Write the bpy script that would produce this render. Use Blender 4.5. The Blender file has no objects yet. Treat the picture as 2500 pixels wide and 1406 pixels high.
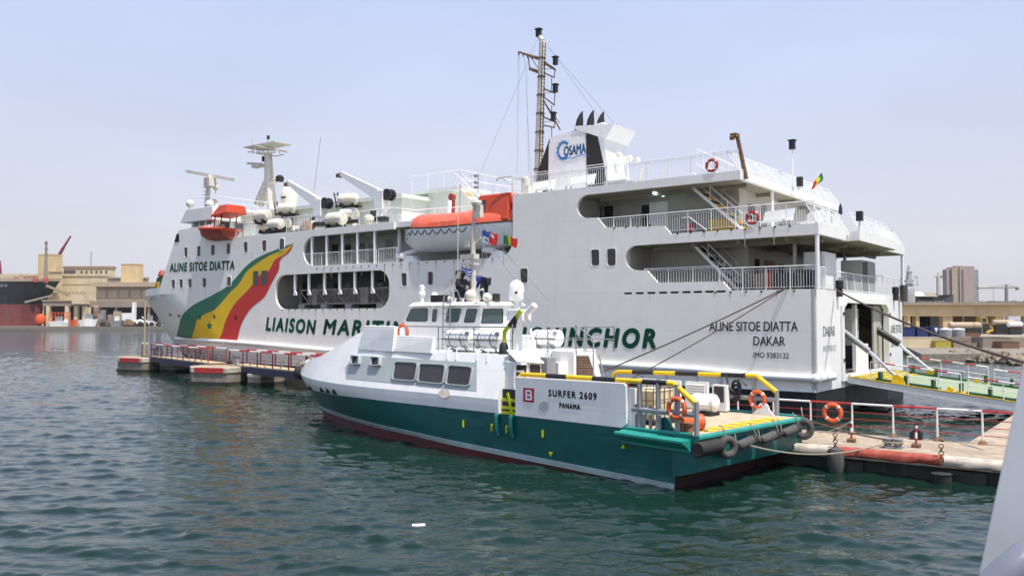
import bpy, bmesh, math, random
import numpy as np
from mathutils import Vector, Matrix
from mathutils.geometry import tessellate_polygon
random.seed(7); rng=np.random.default_rng(5)
R=math.radians
scene=bpy.context.scene; col=scene.collection
# ------------------------------------------------------------------ camera
F_PX=2090.; CX=1250.; CY=703.; YH=779.; CAM_H=4.8       # measured on the photograph
PITCH=math.atan((YH-CY)/F_PX)
cam=bpy.data.cameras.new('camera'); camo=bpy.data.objects.new('camera',cam); col.objects.link(camo)
cam.sensor_width=36; cam.lens=F_PX/2500*36; cam.clip_start=.1; cam.clip_end=20000
camo.location=(0,0,CAM_H); camo.rotation_euler=(R(90)+PITCH,0,0)
cam.dof.use_dof=True; cam.dof.focus_distance=40; cam.dof.aperture_fstop=9
scene.camera=camo
# ------------------------------------------------------------------ sky, sun, exposure
SUN_EL=R(67); SUN_AZ=(0.645,-0.764)
w=bpy.data.worlds.new("World"); scene.world=w; w.use_nodes=True
nt=w.node_tree; bg=nt.nodes['Background']; sky=nt.nodes.new('ShaderNodeTexSky'); sky.sky_type='NISHITA'
sky.sun_disc=False; sky.sun_elevation=SUN_EL; sky.sun_rotation=math.atan2(*SUN_AZ)
sky.air_density=1.0; sky.dust_density=4.0; sky.ozone_density=2.5
mixs=nt.nodes.new('ShaderNodeMix'); mixs.data_type='RGBA'; mixs.inputs[0].default_value=.78

tcw=nt.nodes.new('ShaderNodeTexCoord'); sxw=nt.nodes.new('ShaderNodeSeparateXYZ'); nt.links.new(tcw.outputs['Generated'],sxw.inputs[0])
rmp=nt.nodes.new('ShaderNodeValToRGB'); nt.links.new(sxw.outputs[2],rmp.inputs[0]); ce=rmp.color_ramp.elements
ce[0].position=0; ce[0].color=(.80,.775,.83,1); ce[1].position=.5; ce[1].color=(.50,.62,.98,1); k_=ce.new(.10); k_.color=(.78,.785,.88,1); k_=ce.new(.30); k_.color=(.66,.735,.98,1)
nzw=nt.nodes.new('ShaderNodeTexNoise'); nzw.inputs['Scale'].default_value=2.2; nzw.inputs['Detail'].default_value=5; mpw=nt.nodes.new('ShaderNodeMapping'); mpw.inputs['Scale'].default_value=(1,1,3.5)
nt.links.new(tcw.outputs['Generated'],mpw.inputs[0]); nt.links.new(mpw.outputs[0],nzw.inputs[0])
mrw=nt.nodes.new('ShaderNodeMapRange'); mrw.inputs[1].default_value=.3; mrw.inputs[2].default_value=.7; mrw.inputs[3].default_value=7.15; mrw.inputs[4].default_value=8.15; nt.links.new(nzw.outputs['Fac'],mrw.inputs[0])
vmw=nt.nodes.new('ShaderNodeVectorMath'); vmw.operation='SCALE'; nt.links.new(rmp.outputs[0],vmw.inputs[0]); nt.links.new(mrw.outputs[0],vmw.inputs['Scale']); nt.links.new(vmw.outputs[0],mixs.inputs[7])
nt.links.new(sky.outputs[0],mixs.inputs[6]); nt.links.new(mixs.outputs[2],bg.inputs[0]); bg.inputs[1].default_value=.1
sd=bpy.data.lights.new('sun','SUN'); so=bpy.data.objects.new('sun',sd); col.objects.link(so)
sd.energy=4.1; sd.angle=R(.6); sd.color=(1,.95,.86)
sv=Vector((SUN_AZ[0]*math.cos(SUN_EL),SUN_AZ[1]*math.cos(SUN_EL),math.sin(SUN_EL)))
so.rotation_euler=sv.to_track_quat('Z','Y').to_euler(); so.location=(20,-20,60)
vs=scene.view_settings; vs.view_transform='Standard'; vs.look='None'; vs.exposure=0.5; vs.gamma=1
# ------------------------------------------------------------------ pixel -> point
def ray(px,py):
    a=(px-CX)/F_PX; b=(CY-py)/F_PX
    return Vector((a, math.cos(PITCH)-b*math.sin(PITCH), math.sin(PITCH)+b*math.cos(PITCH)))
class Frame:
    def __init__(s,ox,oy,ang): s.o=Vector((ox,oy,0)); s.ang=ang; s.m=Matrix.Rotation(-ang,3,'Z')
    def loc(s,px,py): return s.m@(Vector((0,0,CAM_H))-s.o), s.m@ray(px,py)
    def on(s,ax,px,py,val):
        O,D=s.loc(px,py); return O+D*((val-O[ax])/D[ax])
    def world(s,p): return s.o+Matrix.Rotation(s.ang,3,'Z')@Vector(p)
def W(px,py,Y):
    d=ray(px,py); t=Y/d.y; return Vector((d.x*t,Y,CAM_H+d.z*t))
def G(px,py,z=0):
    d=ray(px,py); t=(z-CAM_H)/d.z; return Vector((d.x*t,d.y*t,z))
FE=Frame(.354*41.2,41.2,math.atan2(F_PX,-1480-CX))     # ferry: x to the bow, y out of the near side, z up from the water
SU=Frame(6.815,26.730,math.atan2(F_PX,-900-CX))         # crew boat: x to the bow from the transom centre
def S(px,py): p=FE.on(1,px,py,0); return (p.x,p.z)
# ------------------------------------------------------------------ materials
def mat(name,color,rough=.5,metal=0,var=.12,scale=3.,bump=0.,streak=None,streak_amt=0.,spec=.4,alpha=1,emit=None,vs=None,plates=None):
    m=bpy.data.materials.new(name); m.use_nodes=True; n=m.node_tree; L=n.links; b=n.nodes['Principled BSDF']
    c=(*color,1); b.inputs['Roughness'].default_value=rough; b.inputs['Metallic'].default_value=metal
    b.inputs['Specular IOR Level'].default_value=spec
    tc=n.nodes.new('ShaderNodeTexCoord'); no=n.nodes.new('ShaderNodeTexNoise'); no.inputs['Scale'].default_value=scale; no.inputs['Detail'].default_value=6
    L.new(tc.outputs['Object'],no.inputs['Vector'])
    mr=n.nodes.new('ShaderNodeMapRange'); mr.inputs[1].default_value=.3; mr.inputs[2].default_value=.7; mr.inputs[3].default_value=1-var; mr.inputs[4].default_value=1+var*.5
    L.new(no.outputs['Fac'],mr.inputs[0])
    mx=n.nodes.new('ShaderNodeMix'); mx.data_type='RGBA'; mx.blend_type='MULTIPLY'; mx.inputs[0].default_value=1; mx.inputs[6].default_value=c
    L.new(mr.outputs[0],mx.inputs[7]); out=mx.outputs[2]
    if streak is not None:
        mp=n.nodes.new('ShaderNodeMapping'); mp.inputs['Scale'].default_value=vs or (3.2,3.2,.22)
        L.new(tc.outputs['Object'],mp.inputs['Vector'])
        n2=n.nodes.new('ShaderNodeTexNoise'); n2.inputs['Scale'].default_value=1.; n2.inputs['Detail'].default_value=7; n2.inputs['Roughness'].default_value=.65
        L.new(mp.outputs[0],n2.inputs['Vector'])
        m2=n.nodes.new('ShaderNodeMapRange'); m2.inputs[1].default_value=.52; m2.inputs[2].default_value=.78; m2.inputs[3].default_value=0; m2.inputs[4].default_value=streak_amt
        L.new(n2.outputs['Fac'],m2.inputs[0])
        m3=n.nodes.new('ShaderNodeMix'); m3.data_type='RGBA'; m3.inputs[7].default_value=(*streak,1)
        L.new(m2.outputs[0],m3.inputs[0]); L.new(out,m3.inputs[6]); out=m3.outputs[2]
    L.new(out,b.inputs['Base Color'])
    r2=n.nodes.new('ShaderNodeMapRange'); r2.inputs[3].default_value=max(.02,rough-.1); r2.inputs[4].default_value=min(1,rough+.15)
    L.new(no.outputs['Fac'],r2.inputs[0]); L.new(r2.outputs[0],b.inputs['Roughness'])
    if bump:
        bn=n.nodes.new('ShaderNodeBump'); bn.inputs['Strength'].default_value=bump; bn.inputs['Distance'].default_value=.05
        L.new(no.outputs['Fac'],bn.inputs['Height']); L.new(bn.outputs[0],b.inputs['Normal'])
    if plates:      # welded plating: faint seams, slight dishing between frames, grime low down and rust freckles
        se=n.nodes.new('ShaderNodeSeparateXYZ'); L.new(tc.outputs['Object'],se.inputs[0]); cbn=n.nodes.new('ShaderNodeCombineXYZ'); L.new(se.outputs[0],cbn.inputs[0]); L.new(se.outputs[2],cbn.inputs[1])
        bk=n.nodes.new('ShaderNodeTexBrick'); bk.inputs['Scale'].default_value=1; bk.inputs['Brick Width'].default_value=plates[0]; bk.inputs['Row Height'].default_value=plates[1]; bk.inputs['Mortar Size'].default_value=.012; bk.inputs['Mortar Smooth'].default_value=.5
        bk.inputs['Color1'].default_value=(1,1,1,1); bk.inputs['Color2'].default_value=(.965,.965,.96,1); bk.inputs['Mortar'].default_value=(.84,.83,.81,1); L.new(cbn.outputs[0],bk.inputs['Vector'])
        mb_=n.nodes.new('ShaderNodeMix'); mb_.data_type='RGBA'; mb_.blend_type='MULTIPLY'; mb_.inputs[0].default_value=.8; L.new(out,mb_.inputs[6]); L.new(bk.outputs['Color'],mb_.inputs[7])
        n3=n.nodes.new('ShaderNodeTexNoise'); n3.inputs['Scale'].default_value=2.3; n3.inputs['Detail'].default_value=9; n3.inputs['Roughness'].default_value=.75; mp3=n.nodes.new('ShaderNodeMapping'); mp3.inputs['Scale'].default_value=(1,1,.35); L.new(tc.outputs['Object'],mp3.inputs[0]); L.new(mp3.outputs[0],n3.inputs[0])
        m4=n.nodes.new('ShaderNodeMapRange'); m4.inputs[1].default_value=.62; m4.inputs[2].default_value=.80; m4.inputs[4].default_value=.7; L.new(n3.outputs['Fac'],m4.inputs[0])
        m5=n.nodes.new('ShaderNodeMix'); m5.data_type='RGBA'; m5.inputs[7].default_value=(.36,.26,.18,1); L.new(m4.outputs[0],m5.inputs[0]); L.new(mb_.outputs[2],m5.inputs[6]); L.new(m5.outputs[2],b.inputs['Base Color'])
        wv=n.nodes.new('ShaderNodeTexNoise'); wv.inputs['Scale'].default_value=1.1; wv.inputs['Detail'].default_value=1; L.new(tc.outputs['Object'],wv.inputs[0])
        bw=n.nodes.new('ShaderNodeBump'); bw.inputs['Strength'].default_value=.5; bw.inputs['Distance'].default_value=.02; L.new(wv.outputs['Fac'],bw.inputs['Height']); L.new(bw.outputs[0],b.inputs['Normal'])
    if alpha<1: b.inputs['Alpha'].default_value=alpha
    if emit: b.inputs['Emission Color'].default_value=(*emit[0],1); b.inputs['Emission Strength'].default_value=emit[1]
    return m
M={}
M['ferry_white']=mat('ferry_white_paint',(.88,.845,.775),.38,var=.05,scale=.4,streak=(.52,.47,.42),streak_amt=.2,vs=(1.7,1.7,.25),plates=(7.5,2.1))
M['super_white']=mat('superstructure_paint',(.80,.80,.77),.45,var=.06,scale=1.2,streak=(.45,.40,.33),streak_amt=.3)
M['white']=mat('white_gloss_paint',(.82,.82,.80),.35,var=.05,scale=2,streak=(.5,.42,.34),streak_amt=.18)
M['cream']=mat('weathered_cream_plastic',(.74,.70,.58),.45,var=.14,scale=5,streak=(.32,.24,.16),streak_amt=.5)
M['pale_green']=mat('pale_green_steel',(.68,.73,.67),.5,var=.08,scale=1.5,streak=(.4,.36,.28),streak_amt=.3)
M['boot']=mat('black_antifouling',(.012,.016,.016),.5,var=.4,scale=1.5,streak=(.035,.05,.04),streak_amt=.6)
M['deck_dark']=mat('dark_green_deck',(.07,.12,.10),.7,var=.2)
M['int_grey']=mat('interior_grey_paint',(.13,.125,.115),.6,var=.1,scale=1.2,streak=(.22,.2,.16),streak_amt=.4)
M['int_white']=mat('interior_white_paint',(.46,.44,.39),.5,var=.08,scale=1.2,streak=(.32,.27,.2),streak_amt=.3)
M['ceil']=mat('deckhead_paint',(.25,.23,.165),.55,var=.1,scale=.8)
M['glass']=mat('dark_window_glass',(.035,.035,.04),.06,var=.3,scale=.8,spec=.6)
M['brownglass']=mat('brown_tinted_glass',(.04,.03,.028),.1,var=.3,scale=.8,spec=.6)
M['greenglass']=mat('green_tinted_glass',(.05,.085,.085),.05,var=.3,scale=.8,spec=.7)
M['dark']=mat('dark_opening',(.015,.015,.014),.8,var=.3)
M['black']=mat('black_paint',(.02,.02,.022),.5,var=.3,scale=4)
M['rubber']=mat('black_rubber',(.028,.027,.026),.75,var=.35,scale=9,bump=.25,streak=(.07,.06,.055),streak_amt=.4)
M['grey_rubber']=mat('worn_grey_rubber',(.085,.08,.075),.8,var=.3,scale=9,bump=.25,streak=(.2,.19,.17),streak_amt=.5)
M['funnel_black']=mat('louvre_black_brown',(.03,.022,.018),.6,var=.3,scale=4,bump=.2)
M['orange_boat']=mat('faded_orange_fibreglass',(.80,.125,.06),.42,var=.12,scale=1.6,streak=(.9,.38,.26),streak_amt=.5)
M['orange_red']=mat('orange_red_fibreglass',(.62,.07,.025),.45,var=.12,scale=2,streak=(.3,.05,.03),streak_amt=.4)
M['red_brown']=mat('dull_red_fibreglass',(.34,.055,.035),.5,var=.14,scale=2,streak=(.2,.05,.04),streak_amt=.5)
M['buoy_orange']=mat('lifebuoy_orange',(.78,.12,.03),.5,var=.12,scale=6)
M['buoy_red']=mat('lifebuoy_red',(.45,.03,.025),.5,var=.12,scale=6)
M['tape']=mat('reflective_tape',(.72,.72,.72),.3,var=.1)
M['red']=mat('red_paint',(.50,.035,.03),.45,var=.18,scale=4,streak=(.25,.06,.04),streak_amt=.4)
M['rust']=mat('rusty_steel',(.20,.11,.065),.8,var=.35,scale=6,bump=.3)
M['rustwhite']=mat('rust_stained_white',(.62,.58,.50),.6,var=.2,scale=5,streak=(.24,.13,.08),streak_amt=.75)
M['yellow']=mat('yellow_paint',(.80,.53,.01),.4,var=.1,scale=4,streak=(.4,.25,.05),streak_amt=.25)
M['lime']=mat('lime_yellow_paint',(.55,.60,.01),.4,var=.1,scale=4)
M['green_text']=mat('green_lettering',(.008,.16,.08),.45,var=.1,scale=2)
M['dark_text']=mat('dark_green_lettering',(.05,.085,.07),.5,var=.1)
M['grey_text']=mat('faded_lettering',(.33,.38,.35),.5,var=.1)
M['black_text']=mat('black_lettering',(.03,.03,.035),.5,var=.1)
M['blue_logo']=mat('blue_lettering',(.03,.20,.46),.45,var=.1)
M['flag_green']=mat('flag_green_paint',(.010,.155,.070),.42,var=.1,scale=.8,streak=(.03,.14,.08),streak_amt=.5)
M['flag_yellow']=mat('flag_yellow_paint',(.80,.50,.004),.42,var=.08,scale=.8,streak=(.68,.45,.03),streak_amt=.4)
M['flag_red']=mat('flag_red_paint',(.58,.028,.022),.42,var=.1,scale=.8,streak=(.35,.05,.04),streak_amt=.4)
M['steel']=mat('grey_steel',(.27,.28,.29),.45,metal=.0,var=.12,scale=4)
M['chrome']=mat('polished_steel',(.62,.66,.72),.22,metal=.7,var=.05)
M['boat_green']=mat('teal_green_hull_paint',(.003,.105,.098),.36,var=.22,scale=1.3,bump=.02,streak=(.045,.17,.155),streak_amt=.75,vs=(.45,.45,3.2))
M['teal']=mat('bright_teal_paint',(.02,.27,.22),.4,var=.15,scale=2,streak=(.1,.3,.26),streak_amt=.5)
M['boat_white']=mat('crew_boat_white',(.83,.825,.80),.35,var=.05,scale=1.1,streak=(.60,.57,.53),streak_amt=.35,vs=(2.2,2.2,.5),plates=(3.1,1.0))
M['boat_grey']=mat('crew_boat_light_grey',(.36,.40,.40),.4,var=.06,scale=1.5)
M['boat_red']=mat('red_antifouling',(.085,.007,.009),.5,var=.4,scale=1,streak=(.012,.010,.010),streak_amt=.9,vs=(.5,.5,1.5))
M['strake']=mat('pale_green_strake',(.36,.45,.43),.5,var=.15,scale=2,streak=(.2,.3,.27),streak_amt=.5)
M['wood']=mat('bleached_wood_deck',(.50,.40,.28),.75,var=.2,scale=3,bump=.1,streak=(.28,.2,.12),streak_amt=.5,vs=(.6,9,2))
M['concrete']=mat('tan_concrete',(.39,.31,.225),.85,var=.3,scale=2.6,bump=.3,streak=(.20,.16,.115),streak_amt=.75,vs=(.55,.55,.55))  # tan concrete base colour with random darker stains
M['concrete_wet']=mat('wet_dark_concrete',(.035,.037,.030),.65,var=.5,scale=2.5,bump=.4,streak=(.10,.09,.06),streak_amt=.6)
M['concrete_mid']=mat('stained_concrete',(.24,.21,.165),.85,var=.3,scale=1.8,bump=.3,streak=(.09,.09,.07),streak_amt=.8)
M['kerb_red']=mat('worn_red_kerb_paint',(.37,.07,.045),.75,var=.35,scale=3,bump=.3,streak=(.40,.25,.17),streak_amt=.6,vs=(3,3,3))
M['ramp_yellow']=mat('worn_yellow_edge_paint',(.52,.36,.02),.6,var=.25,scale=4,streak=(.3,.26,.16),streak_amt=.5)
M['gangway']=mat('gangway_grey_brown',(.24,.215,.18),.6,var=.2,scale=3)
M['rail_dark_red']=mat('weathered_dark_red_paint',(.26,.05,.04),.6,var=.25,scale=5)
M['boat_red_shade']=mat('shadowed_red_underside',(.03,.005,.006),.6,var=.4)  # red bottom paint with the stern recess's deep shadow darkened into its colour
M['kerb_white']=mat('worn_white_kerb_paint',(.54,.48,.39),.75,var=.3,scale=3,bump=.3,streak=(.24,.20,.15),streak_amt=.7,vs=(2.5,2.5,2.5))
M['girder_blue']=mat('navy_girder_paint',(.035,.037,.075),.6,var=.2,scale=3)
M['plank']=mat('walkway_planks',(.48,.37,.24),.8,var=.2,scale=5)
M['ramp_green']=mat('pale_green_ramp',(.27,.33,.21),.7,var=.15,scale=3,streak=(.25,.3,.2),streak_amt=.4)
M['dark_green']=mat('dark_green_strip',(.018,.10,.04),.7,var=.15)
M['rope']=mat('brown_rope',(.10,.075,.06),.9,var=.3,scale=30)
M['rope_pale']=mat('pale_rope',(.30,.27,.20),.9,var=.3,scale=30)
M['blue_cloth']=mat('blue_cloth',(.015,.05,.30),.85,var=.2,scale=9)
M['navy_cloth']=mat('dark_navy_cloth',(.014,.016,.03),.9,var=.3,scale=9)
M['skin']=mat('brown_skin',(.10,.05,.03),.6,var=.1)
M['hair']=mat('black_hair',(.012,.01,.01),.8)
M['net']=mat('brown_netting',(.30,.19,.10),.9,var=.4,scale=14,bump=.6)
M['lamp_on']=mat('lit_tube_lamp',(.7,.9,.85),.4,emit=((.55,1,.85),2.2))
M['screen']=mat('milky_screen',(.72,.76,.74),.3,var=.04,alpha=.16)
M['ibc']=mat('cream_tank_plastic',(.66,.55,.34),.5,var=.12,scale=3)
M['flag_blue']=mat('flag_blue_cloth',(.03,.10,.42),.8); M['flag_white']=mat('flag_white_cloth',(.8,.8,.8),.8); M['cloth_red']=mat('flag_red_cloth',(.62,.03,.025),.8)
M['cloth_green']=mat('flag_green_cloth',(.02,.2,.07),.8); M['cloth_yellow']=mat('flag_yellow_cloth',(.7,.58,.02),.8)
# far shore
M['bl_yellow']=mat('ochre_wall',(.64,.49,.27),.8,var=.16,scale=.3,streak=(.40,.29,.16),streak_amt=.5,vs=(.5,.5,.06)); M['bl_cream']=mat('cream_wall',(.66,.55,.36),.8,var=.16,scale=.25,streak=(.36,.28,.18),streak_amt=.6,vs=(.5,.5,.05))
M['bl_tan']=mat('tan_wall',(.45,.36,.25),.8,var=.12,scale=.2,streak=(.3,.24,.17),streak_amt=.4,vs=(.5,.5,.05)); M['bl_brown']=mat('brown_concrete_wall',(.30,.25,.19),.85,var=.15,scale=.2)
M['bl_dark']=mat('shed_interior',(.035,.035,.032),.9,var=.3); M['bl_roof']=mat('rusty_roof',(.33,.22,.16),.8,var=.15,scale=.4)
M['bl_win']=mat('far_window',(.10,.10,.10),.3); M['ship_black']=mat('cargo_hull_black',(.016,.02,.024),.6,var=.4,scale=.15,streak=(.10,.10,.07),streak_amt=.7,vs=(.3,.3,.05))
M['ship_red']=mat('cargo_hull_red',(.18,.045,.04),.65,var=.25,scale=.2,streak=(.16,.09,.075),streak_amt=.7,vs=(.3,.3,.05)); M['crane_red']=mat('crane_dark_red',(.25,.05,.05),.6)
M['brick_pink']=mat('pinkish_tower_wall',(.42,.33,.29),.85,var=.08,scale=.1); M['balcony']=mat('balcony_grey',(.36,.37,.38),.7); M['naval']=mat('naval_grey',(.33,.35,.36),.6); M['blue_drum']=mat('blue_container',(.02,.03,.13),.6,var=.25)
M['rock']=mat('shore_rock',(.27,.22,.16),.9,var=.35,scale=2,bump=.5); M['amber']=mat('machine_yellow',(.62,.38,.03),.55); M['dusty_amber']=mat('dusty_machine_yellow',(.40,.27,.05),.7,var=.25,scale=3); M['foam']=mat('white_foam_block',(.80,.76,.62),.8,var=.2,scale=8)
M['far_tree']=mat('far_scrub_leaves',(.14,.135,.105),.9,var=.4,scale=.8)
M['fg']=mat('pale_blue_grey_gloss',(.45,.47,.52),.33,var=.07,scale=5,bump=.08,streak=(.40,.40,.42),streak_amt=.4,vs=(14,14,2.5))
M['stain']=mat('pale_rust_stain',(.60,.52,.43),.6,var=.2,scale=6); M['fgpipe']=mat('painted_handrail',(.17,.18,.22),.25,var=.04)
# ------------------------------------------------------------------ mesh builder
def V3(p): return Vector(p)
class MB:
    def __init__(s): s.v=[]; s.f=[]; s.m=[]
    def add(s,vs,fs,mi=0):
        o=len(s.v); s.v+= [tuple(p) for p in vs]; s.f+=[tuple(i+o for i in f) for f in fs]; s.m+=[mi]*len(fs); return s
    def box(s,a,b,mi=0,rz=0):
        x0,y0,z0=a; x1,y1,z1=b; vs=[(x0,y0,z0),(x1,y0,z0),(x1,y1,z0),(x0,y1,z0),(x0,y0,z1),(x1,y0,z1),(x1,y1,z1),(x0,y1,z1)]
        if rz:
            c=Vector(((x0+x1)/2,(y0+y1)/2,0)); q=Matrix.Rotation(rz,3,'Z'); vs=[q@(Vector(p)-c)+c for p in vs]
        return s.add(vs,[(0,3,2,1),(4,5,6,7),(0,1,5,4),(1,2,6,5),(2,3,7,6),(3,0,4,7)],mi)
    def hexa(s,bot,top,mi=0):      # two quads
        n=len(bot); vs=list(bot)+list(top)
        return s.add(vs,[tuple(range(n-1,-1,-1)),tuple(range(n,2*n))]+[(i,(i+1)%n,(i+1)%n+n,i+n) for i in range(n)],mi)
    def bar(s,a,b,w,h,mi=0,up=(0,0,1)):
        a=V3(a); b=V3(b); d=(b-a).normalized(); u=V3(up)
        if abs(d.dot(u))>.98: u=Vector((1,0,0))
        x=d.cross(u).normalized()*w/2; y=x.cross(d).normalized()*h/2
        q=[-x-y,x-y,x+y,-x+y]; return s.hexa([a+k for k in q],[b+k for k in q],mi)
    def tube(s,pts,r,n=6,closed=False,mi=0):
        pts=[V3(p) for p in pts]; N=len(pts); rs=r if isinstance(r,(list,tuple)) else [r]*N
        t0=(pts[1]-pts[0]).normalized(); u=Vector((0,0,1)) if abs(t0.z)<.9 else Vector((1,0,0)); nx=t0.cross(u).normalized()
        vs=[]; fs=[]
        for i,p in enumerate(pts):
            if closed: t=(pts[(i+1)%N]-pts[i-1]).normalized()
            else:
                t=Vector((0,0,0))
                if i>0: t+=(p-pts[i-1]).normalized()
                if i<N-1: t+=(pts[i+1]-p).normalized()
                t.normalize()
            nx=(nx-t*nx.dot(t)).normalized(); ny=t.cross(nx)
            for k in range(n):
                a=2*math.pi*k/n+math.pi/n; vs.append(p+(nx*math.cos(a)+ny*math.sin(a))*rs[i])
        for i in range(N if closed else N-1):
            j=(i+1)%N
            for k in range(n): fs.append((i*n+k,i*n+(k+1)%n,j*n+(k+1)%n,j*n+k))
        if not closed: fs+= [tuple(range(n-1,-1,-1)),tuple(range((N-1)*n,N*n))]
        return s.add(vs,fs,mi)
    def lathe(s,prof,o=(0,0,0),ax=(0,0,1),n=16,mi=0):   # prof: (radius, along)
        ax=V3(ax).normalized(); u=Vector((1,0,0)) if abs(ax.x)<.9 else Vector((0,1,0)); x=ax.cross(u).normalized(); y=ax.cross(x); o=V3(o)
        vs=[];fs=[]
        for r,h in prof:
            for k in range(n):
                a=2*math.pi*k/n; vs.append(o+ax*h+(x*math.cos(a)+y*math.sin(a))*max(r,1e-4))
        for i in range(len(prof)-1):
            for k in range(n): fs.append((i*n+k,i*n+(k+1)%n,(i+1)*n+(k+1)%n,(i+1)*n+k))
        fs+=[tuple(range(n-1,-1,-1)),tuple(range((len(prof)-1)*n,len(prof)*n))]
        return s.add(vs,fs,mi)
    def ball(s,c,r,n=12,mi=0,sc=(1,1,1)):
        m=n//2; vs=[];fs=[]
        for i in range(1,m):
            a=math.pi*i/m
            for k in range(n):
                b=2*math.pi*k/n; vs.append((c[0]+r*sc[0]*math.sin(a)*math.cos(b),c[1]+r*sc[1]*math.sin(a)*math.sin(b),c[2]+r*sc[2]*math.cos(a)))
        vs+= [(c[0],c[1],c[2]+r*sc[2]),(c[0],c[1],c[2]-r*sc[2])]; T=len(vs)-2
        for i in range(m-2):
            for k in range(n): fs.append((i*n+k,(i+1)*n+k,(i+1)*n+(k+1)%n,i*n+(k+1)%n))
        for k in range(n): fs+= [(T,k,(k+1)%n),(T+1,(m-2)*n+(k+1)%n,(m-2)*n+k)]
        return s.add(vs,fs,mi)
    def torus(s,c,ax,Rr,r,n=24,k=10,mi=0,a0=0,a1=2*math.pi):
        ax=V3(ax).normalized(); u=Vector((0,0,1)) if abs(ax.z)<.9 else Vector((1,0,0)); x=ax.cross(u).normalized(); y=ax.cross(x); c=V3(c)
        full=abs(a1-a0-2*math.pi)<1e-6
        pts=[c+(x*math.cos(a0+(a1-a0)*i/(n if full else n-1))+y*math.sin(a0+(a1-a0)*i/(n if full else n-1)))*Rr for i in range(n)]
        return s.tube(pts,r,k,closed=full,mi=mi)
    def grid(s,rows,mi=0):
        n=len(rows[0]); vs=[p for r in rows for p in r]
        return s.add(vs,[(i*n+k,i*n+k+1,(i+1)*n+k+1,(i+1)*n+k) for i in range(len(rows)-1) for k in range(n-1)],mi)
    def prism(s,loops,fn,d0,d1,mi=0):  # loops of 2D points (outer, holes...) ; fn(a,b,d)->3D
        if isinstance(loops[0][0],(int,float)): loops=[loops]
        flat=[p for l in loops for p in l]; tri=tessellate_polygon([[Vector((p[0],p[1],0)) for p in l] for l in loops])
        n=len(flat); vs=[fn(p[0],p[1],d0) for p in flat]+[fn(p[0],p[1],d1) for p in flat]
        fs=[tuple(t) for t in tri]+[tuple(i+n for i in reversed(t)) for t in tri]; o=0
        for l in loops:
            k=len(l); fs+=[(o+i,o+(i+1)%k,o+(i+1)%k+n,o+i+n) for i in range(k)]; o+=k
        return s.add(vs,fs,mi)
    def build(s,name,mats,parent=None,smooth=40,bevel=0,loc=None):
        me=bpy.data.meshes.new(name); me.from_pydata(s.v,[],s.f); 
        if not isinstance(mats,(list,tuple)): mats=[mats]
        for q in mats: me.materials.append(M[q] if isinstance(q,str) else q)
        me.polygons.foreach_set('material_index',s.m)
        bm=bmesh.new(); bm.from_mesh(me); bmesh.ops.recalc_face_normals(bm,faces=bm.faces); bm.to_mesh(me); bm.free()
        if smooth:
            me.shade_smooth(); me.set_sharp_from_angle(angle=R(smooth))
        o=bpy.data.objects.new(name,me); col.objects.link(o)
        if parent: o.parent=parent
        if loc is not None: o.location=loc
        if bevel:
            b=o.modifiers.new('bevel','BEVEL'); b.width=bevel; b.segments=2; b.limit_method='ANGLE'; b.angle_limit=R(50)
        return o
def tag(o,label=None,cat=None,group=None,kind=None):
    if label: o['label']=label
    if cat: o['category']=cat
    if group: o['group']=group
    if kind: o['kind']=kind
    return o
def thing(name,label,cat,loc=(0,0,0),rz=0,group=None):
    o=bpy.data.objects.new(name,None); col.objects.link(o); o.location=loc; o.rotation_euler=(0,0,rz); o.empty_display_size=.2
    return tag(o,label,cat,group)
def fthing(fr,name,label,cat,p=(0,0,0),rz=0,group=None): return thing(name,label,cat,fr.world(p),fr.ang+rz,group)
kids={}
def dup(root,label,loc=None,rz=None,group=None,scale=None):
    def cp(o,parent):
        c=o.copy(); col.objects.link(c)
        if parent is not None: c.parent=parent
        for k in list(o.children): cp(k,c)
        return c
    r=cp(root,None); r['label']=label
    if loc is not None: r.location=loc
    if rz is not None: r.rotation_euler=(0,0,rz)
    if group: r['group']=group
    if scale: r.scale=scale
    return r
def arc(cx,cy,r,a0,a1,n=10,ry=None):
    ry=ry or r
    return [(cx+r*math.cos(R(a0+(a1-a0)*i/n)),cy+ry*math.sin(R(a0+(a1-a0)*i/n))) for i in range(n+1)]
def rrect(x0,y0,x1,y1,r,n=4):
    return arc(x0+r,y0+r,r,180,270,n)+arc(x1-r,y0+r,r,270,360,n)+arc(x1-r,y1-r,r,0,90,n)+arc(x0+r,y1-r,r,90,180,n)
def rail(mb,pts,h=1.05,post=1.4,bars=.14,r=.028,br=.011,mid=0,lean=(0,0,0),mi=0,bmi=None,foot=.1):
    """hand rail along pts (3D, deck level) with posts and balusters or mid rails"""
    pts=[V3(p) for p in pts]; up=Vector((lean[0],lean[1],h)); bmi=mi if bmi is None else bmi
    mb.tube([p+up for p in pts],r,6,mi=mi)
    if bars: mb.tube([p+up*.9 for p in pts],br*1.3,4,mi=bmi); mb.tube([p+up*foot for p in pts],br*1.3,4,mi=bmi)
    for k in range(mid): mb.tube([p+up*(k+1)/(mid+1) for p in pts],r*.6,4,mi=bmi)
    for a,b in zip(pts,pts[1:]):
        L=(b-a).length; n=max(1,round(L/post))
        for i in range(n+1): q=a.lerp(b,i/n); mb.tube([q,q+up],r*.85,5,mi=mi)
        if bars:
            m=max(1,round(L/bars))
            for i in range(1,m): q=a.lerp(b,i/m); mb.tube([q+up*foot,q+up*.9],br,4,mi=bmi)
    return mb
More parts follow.
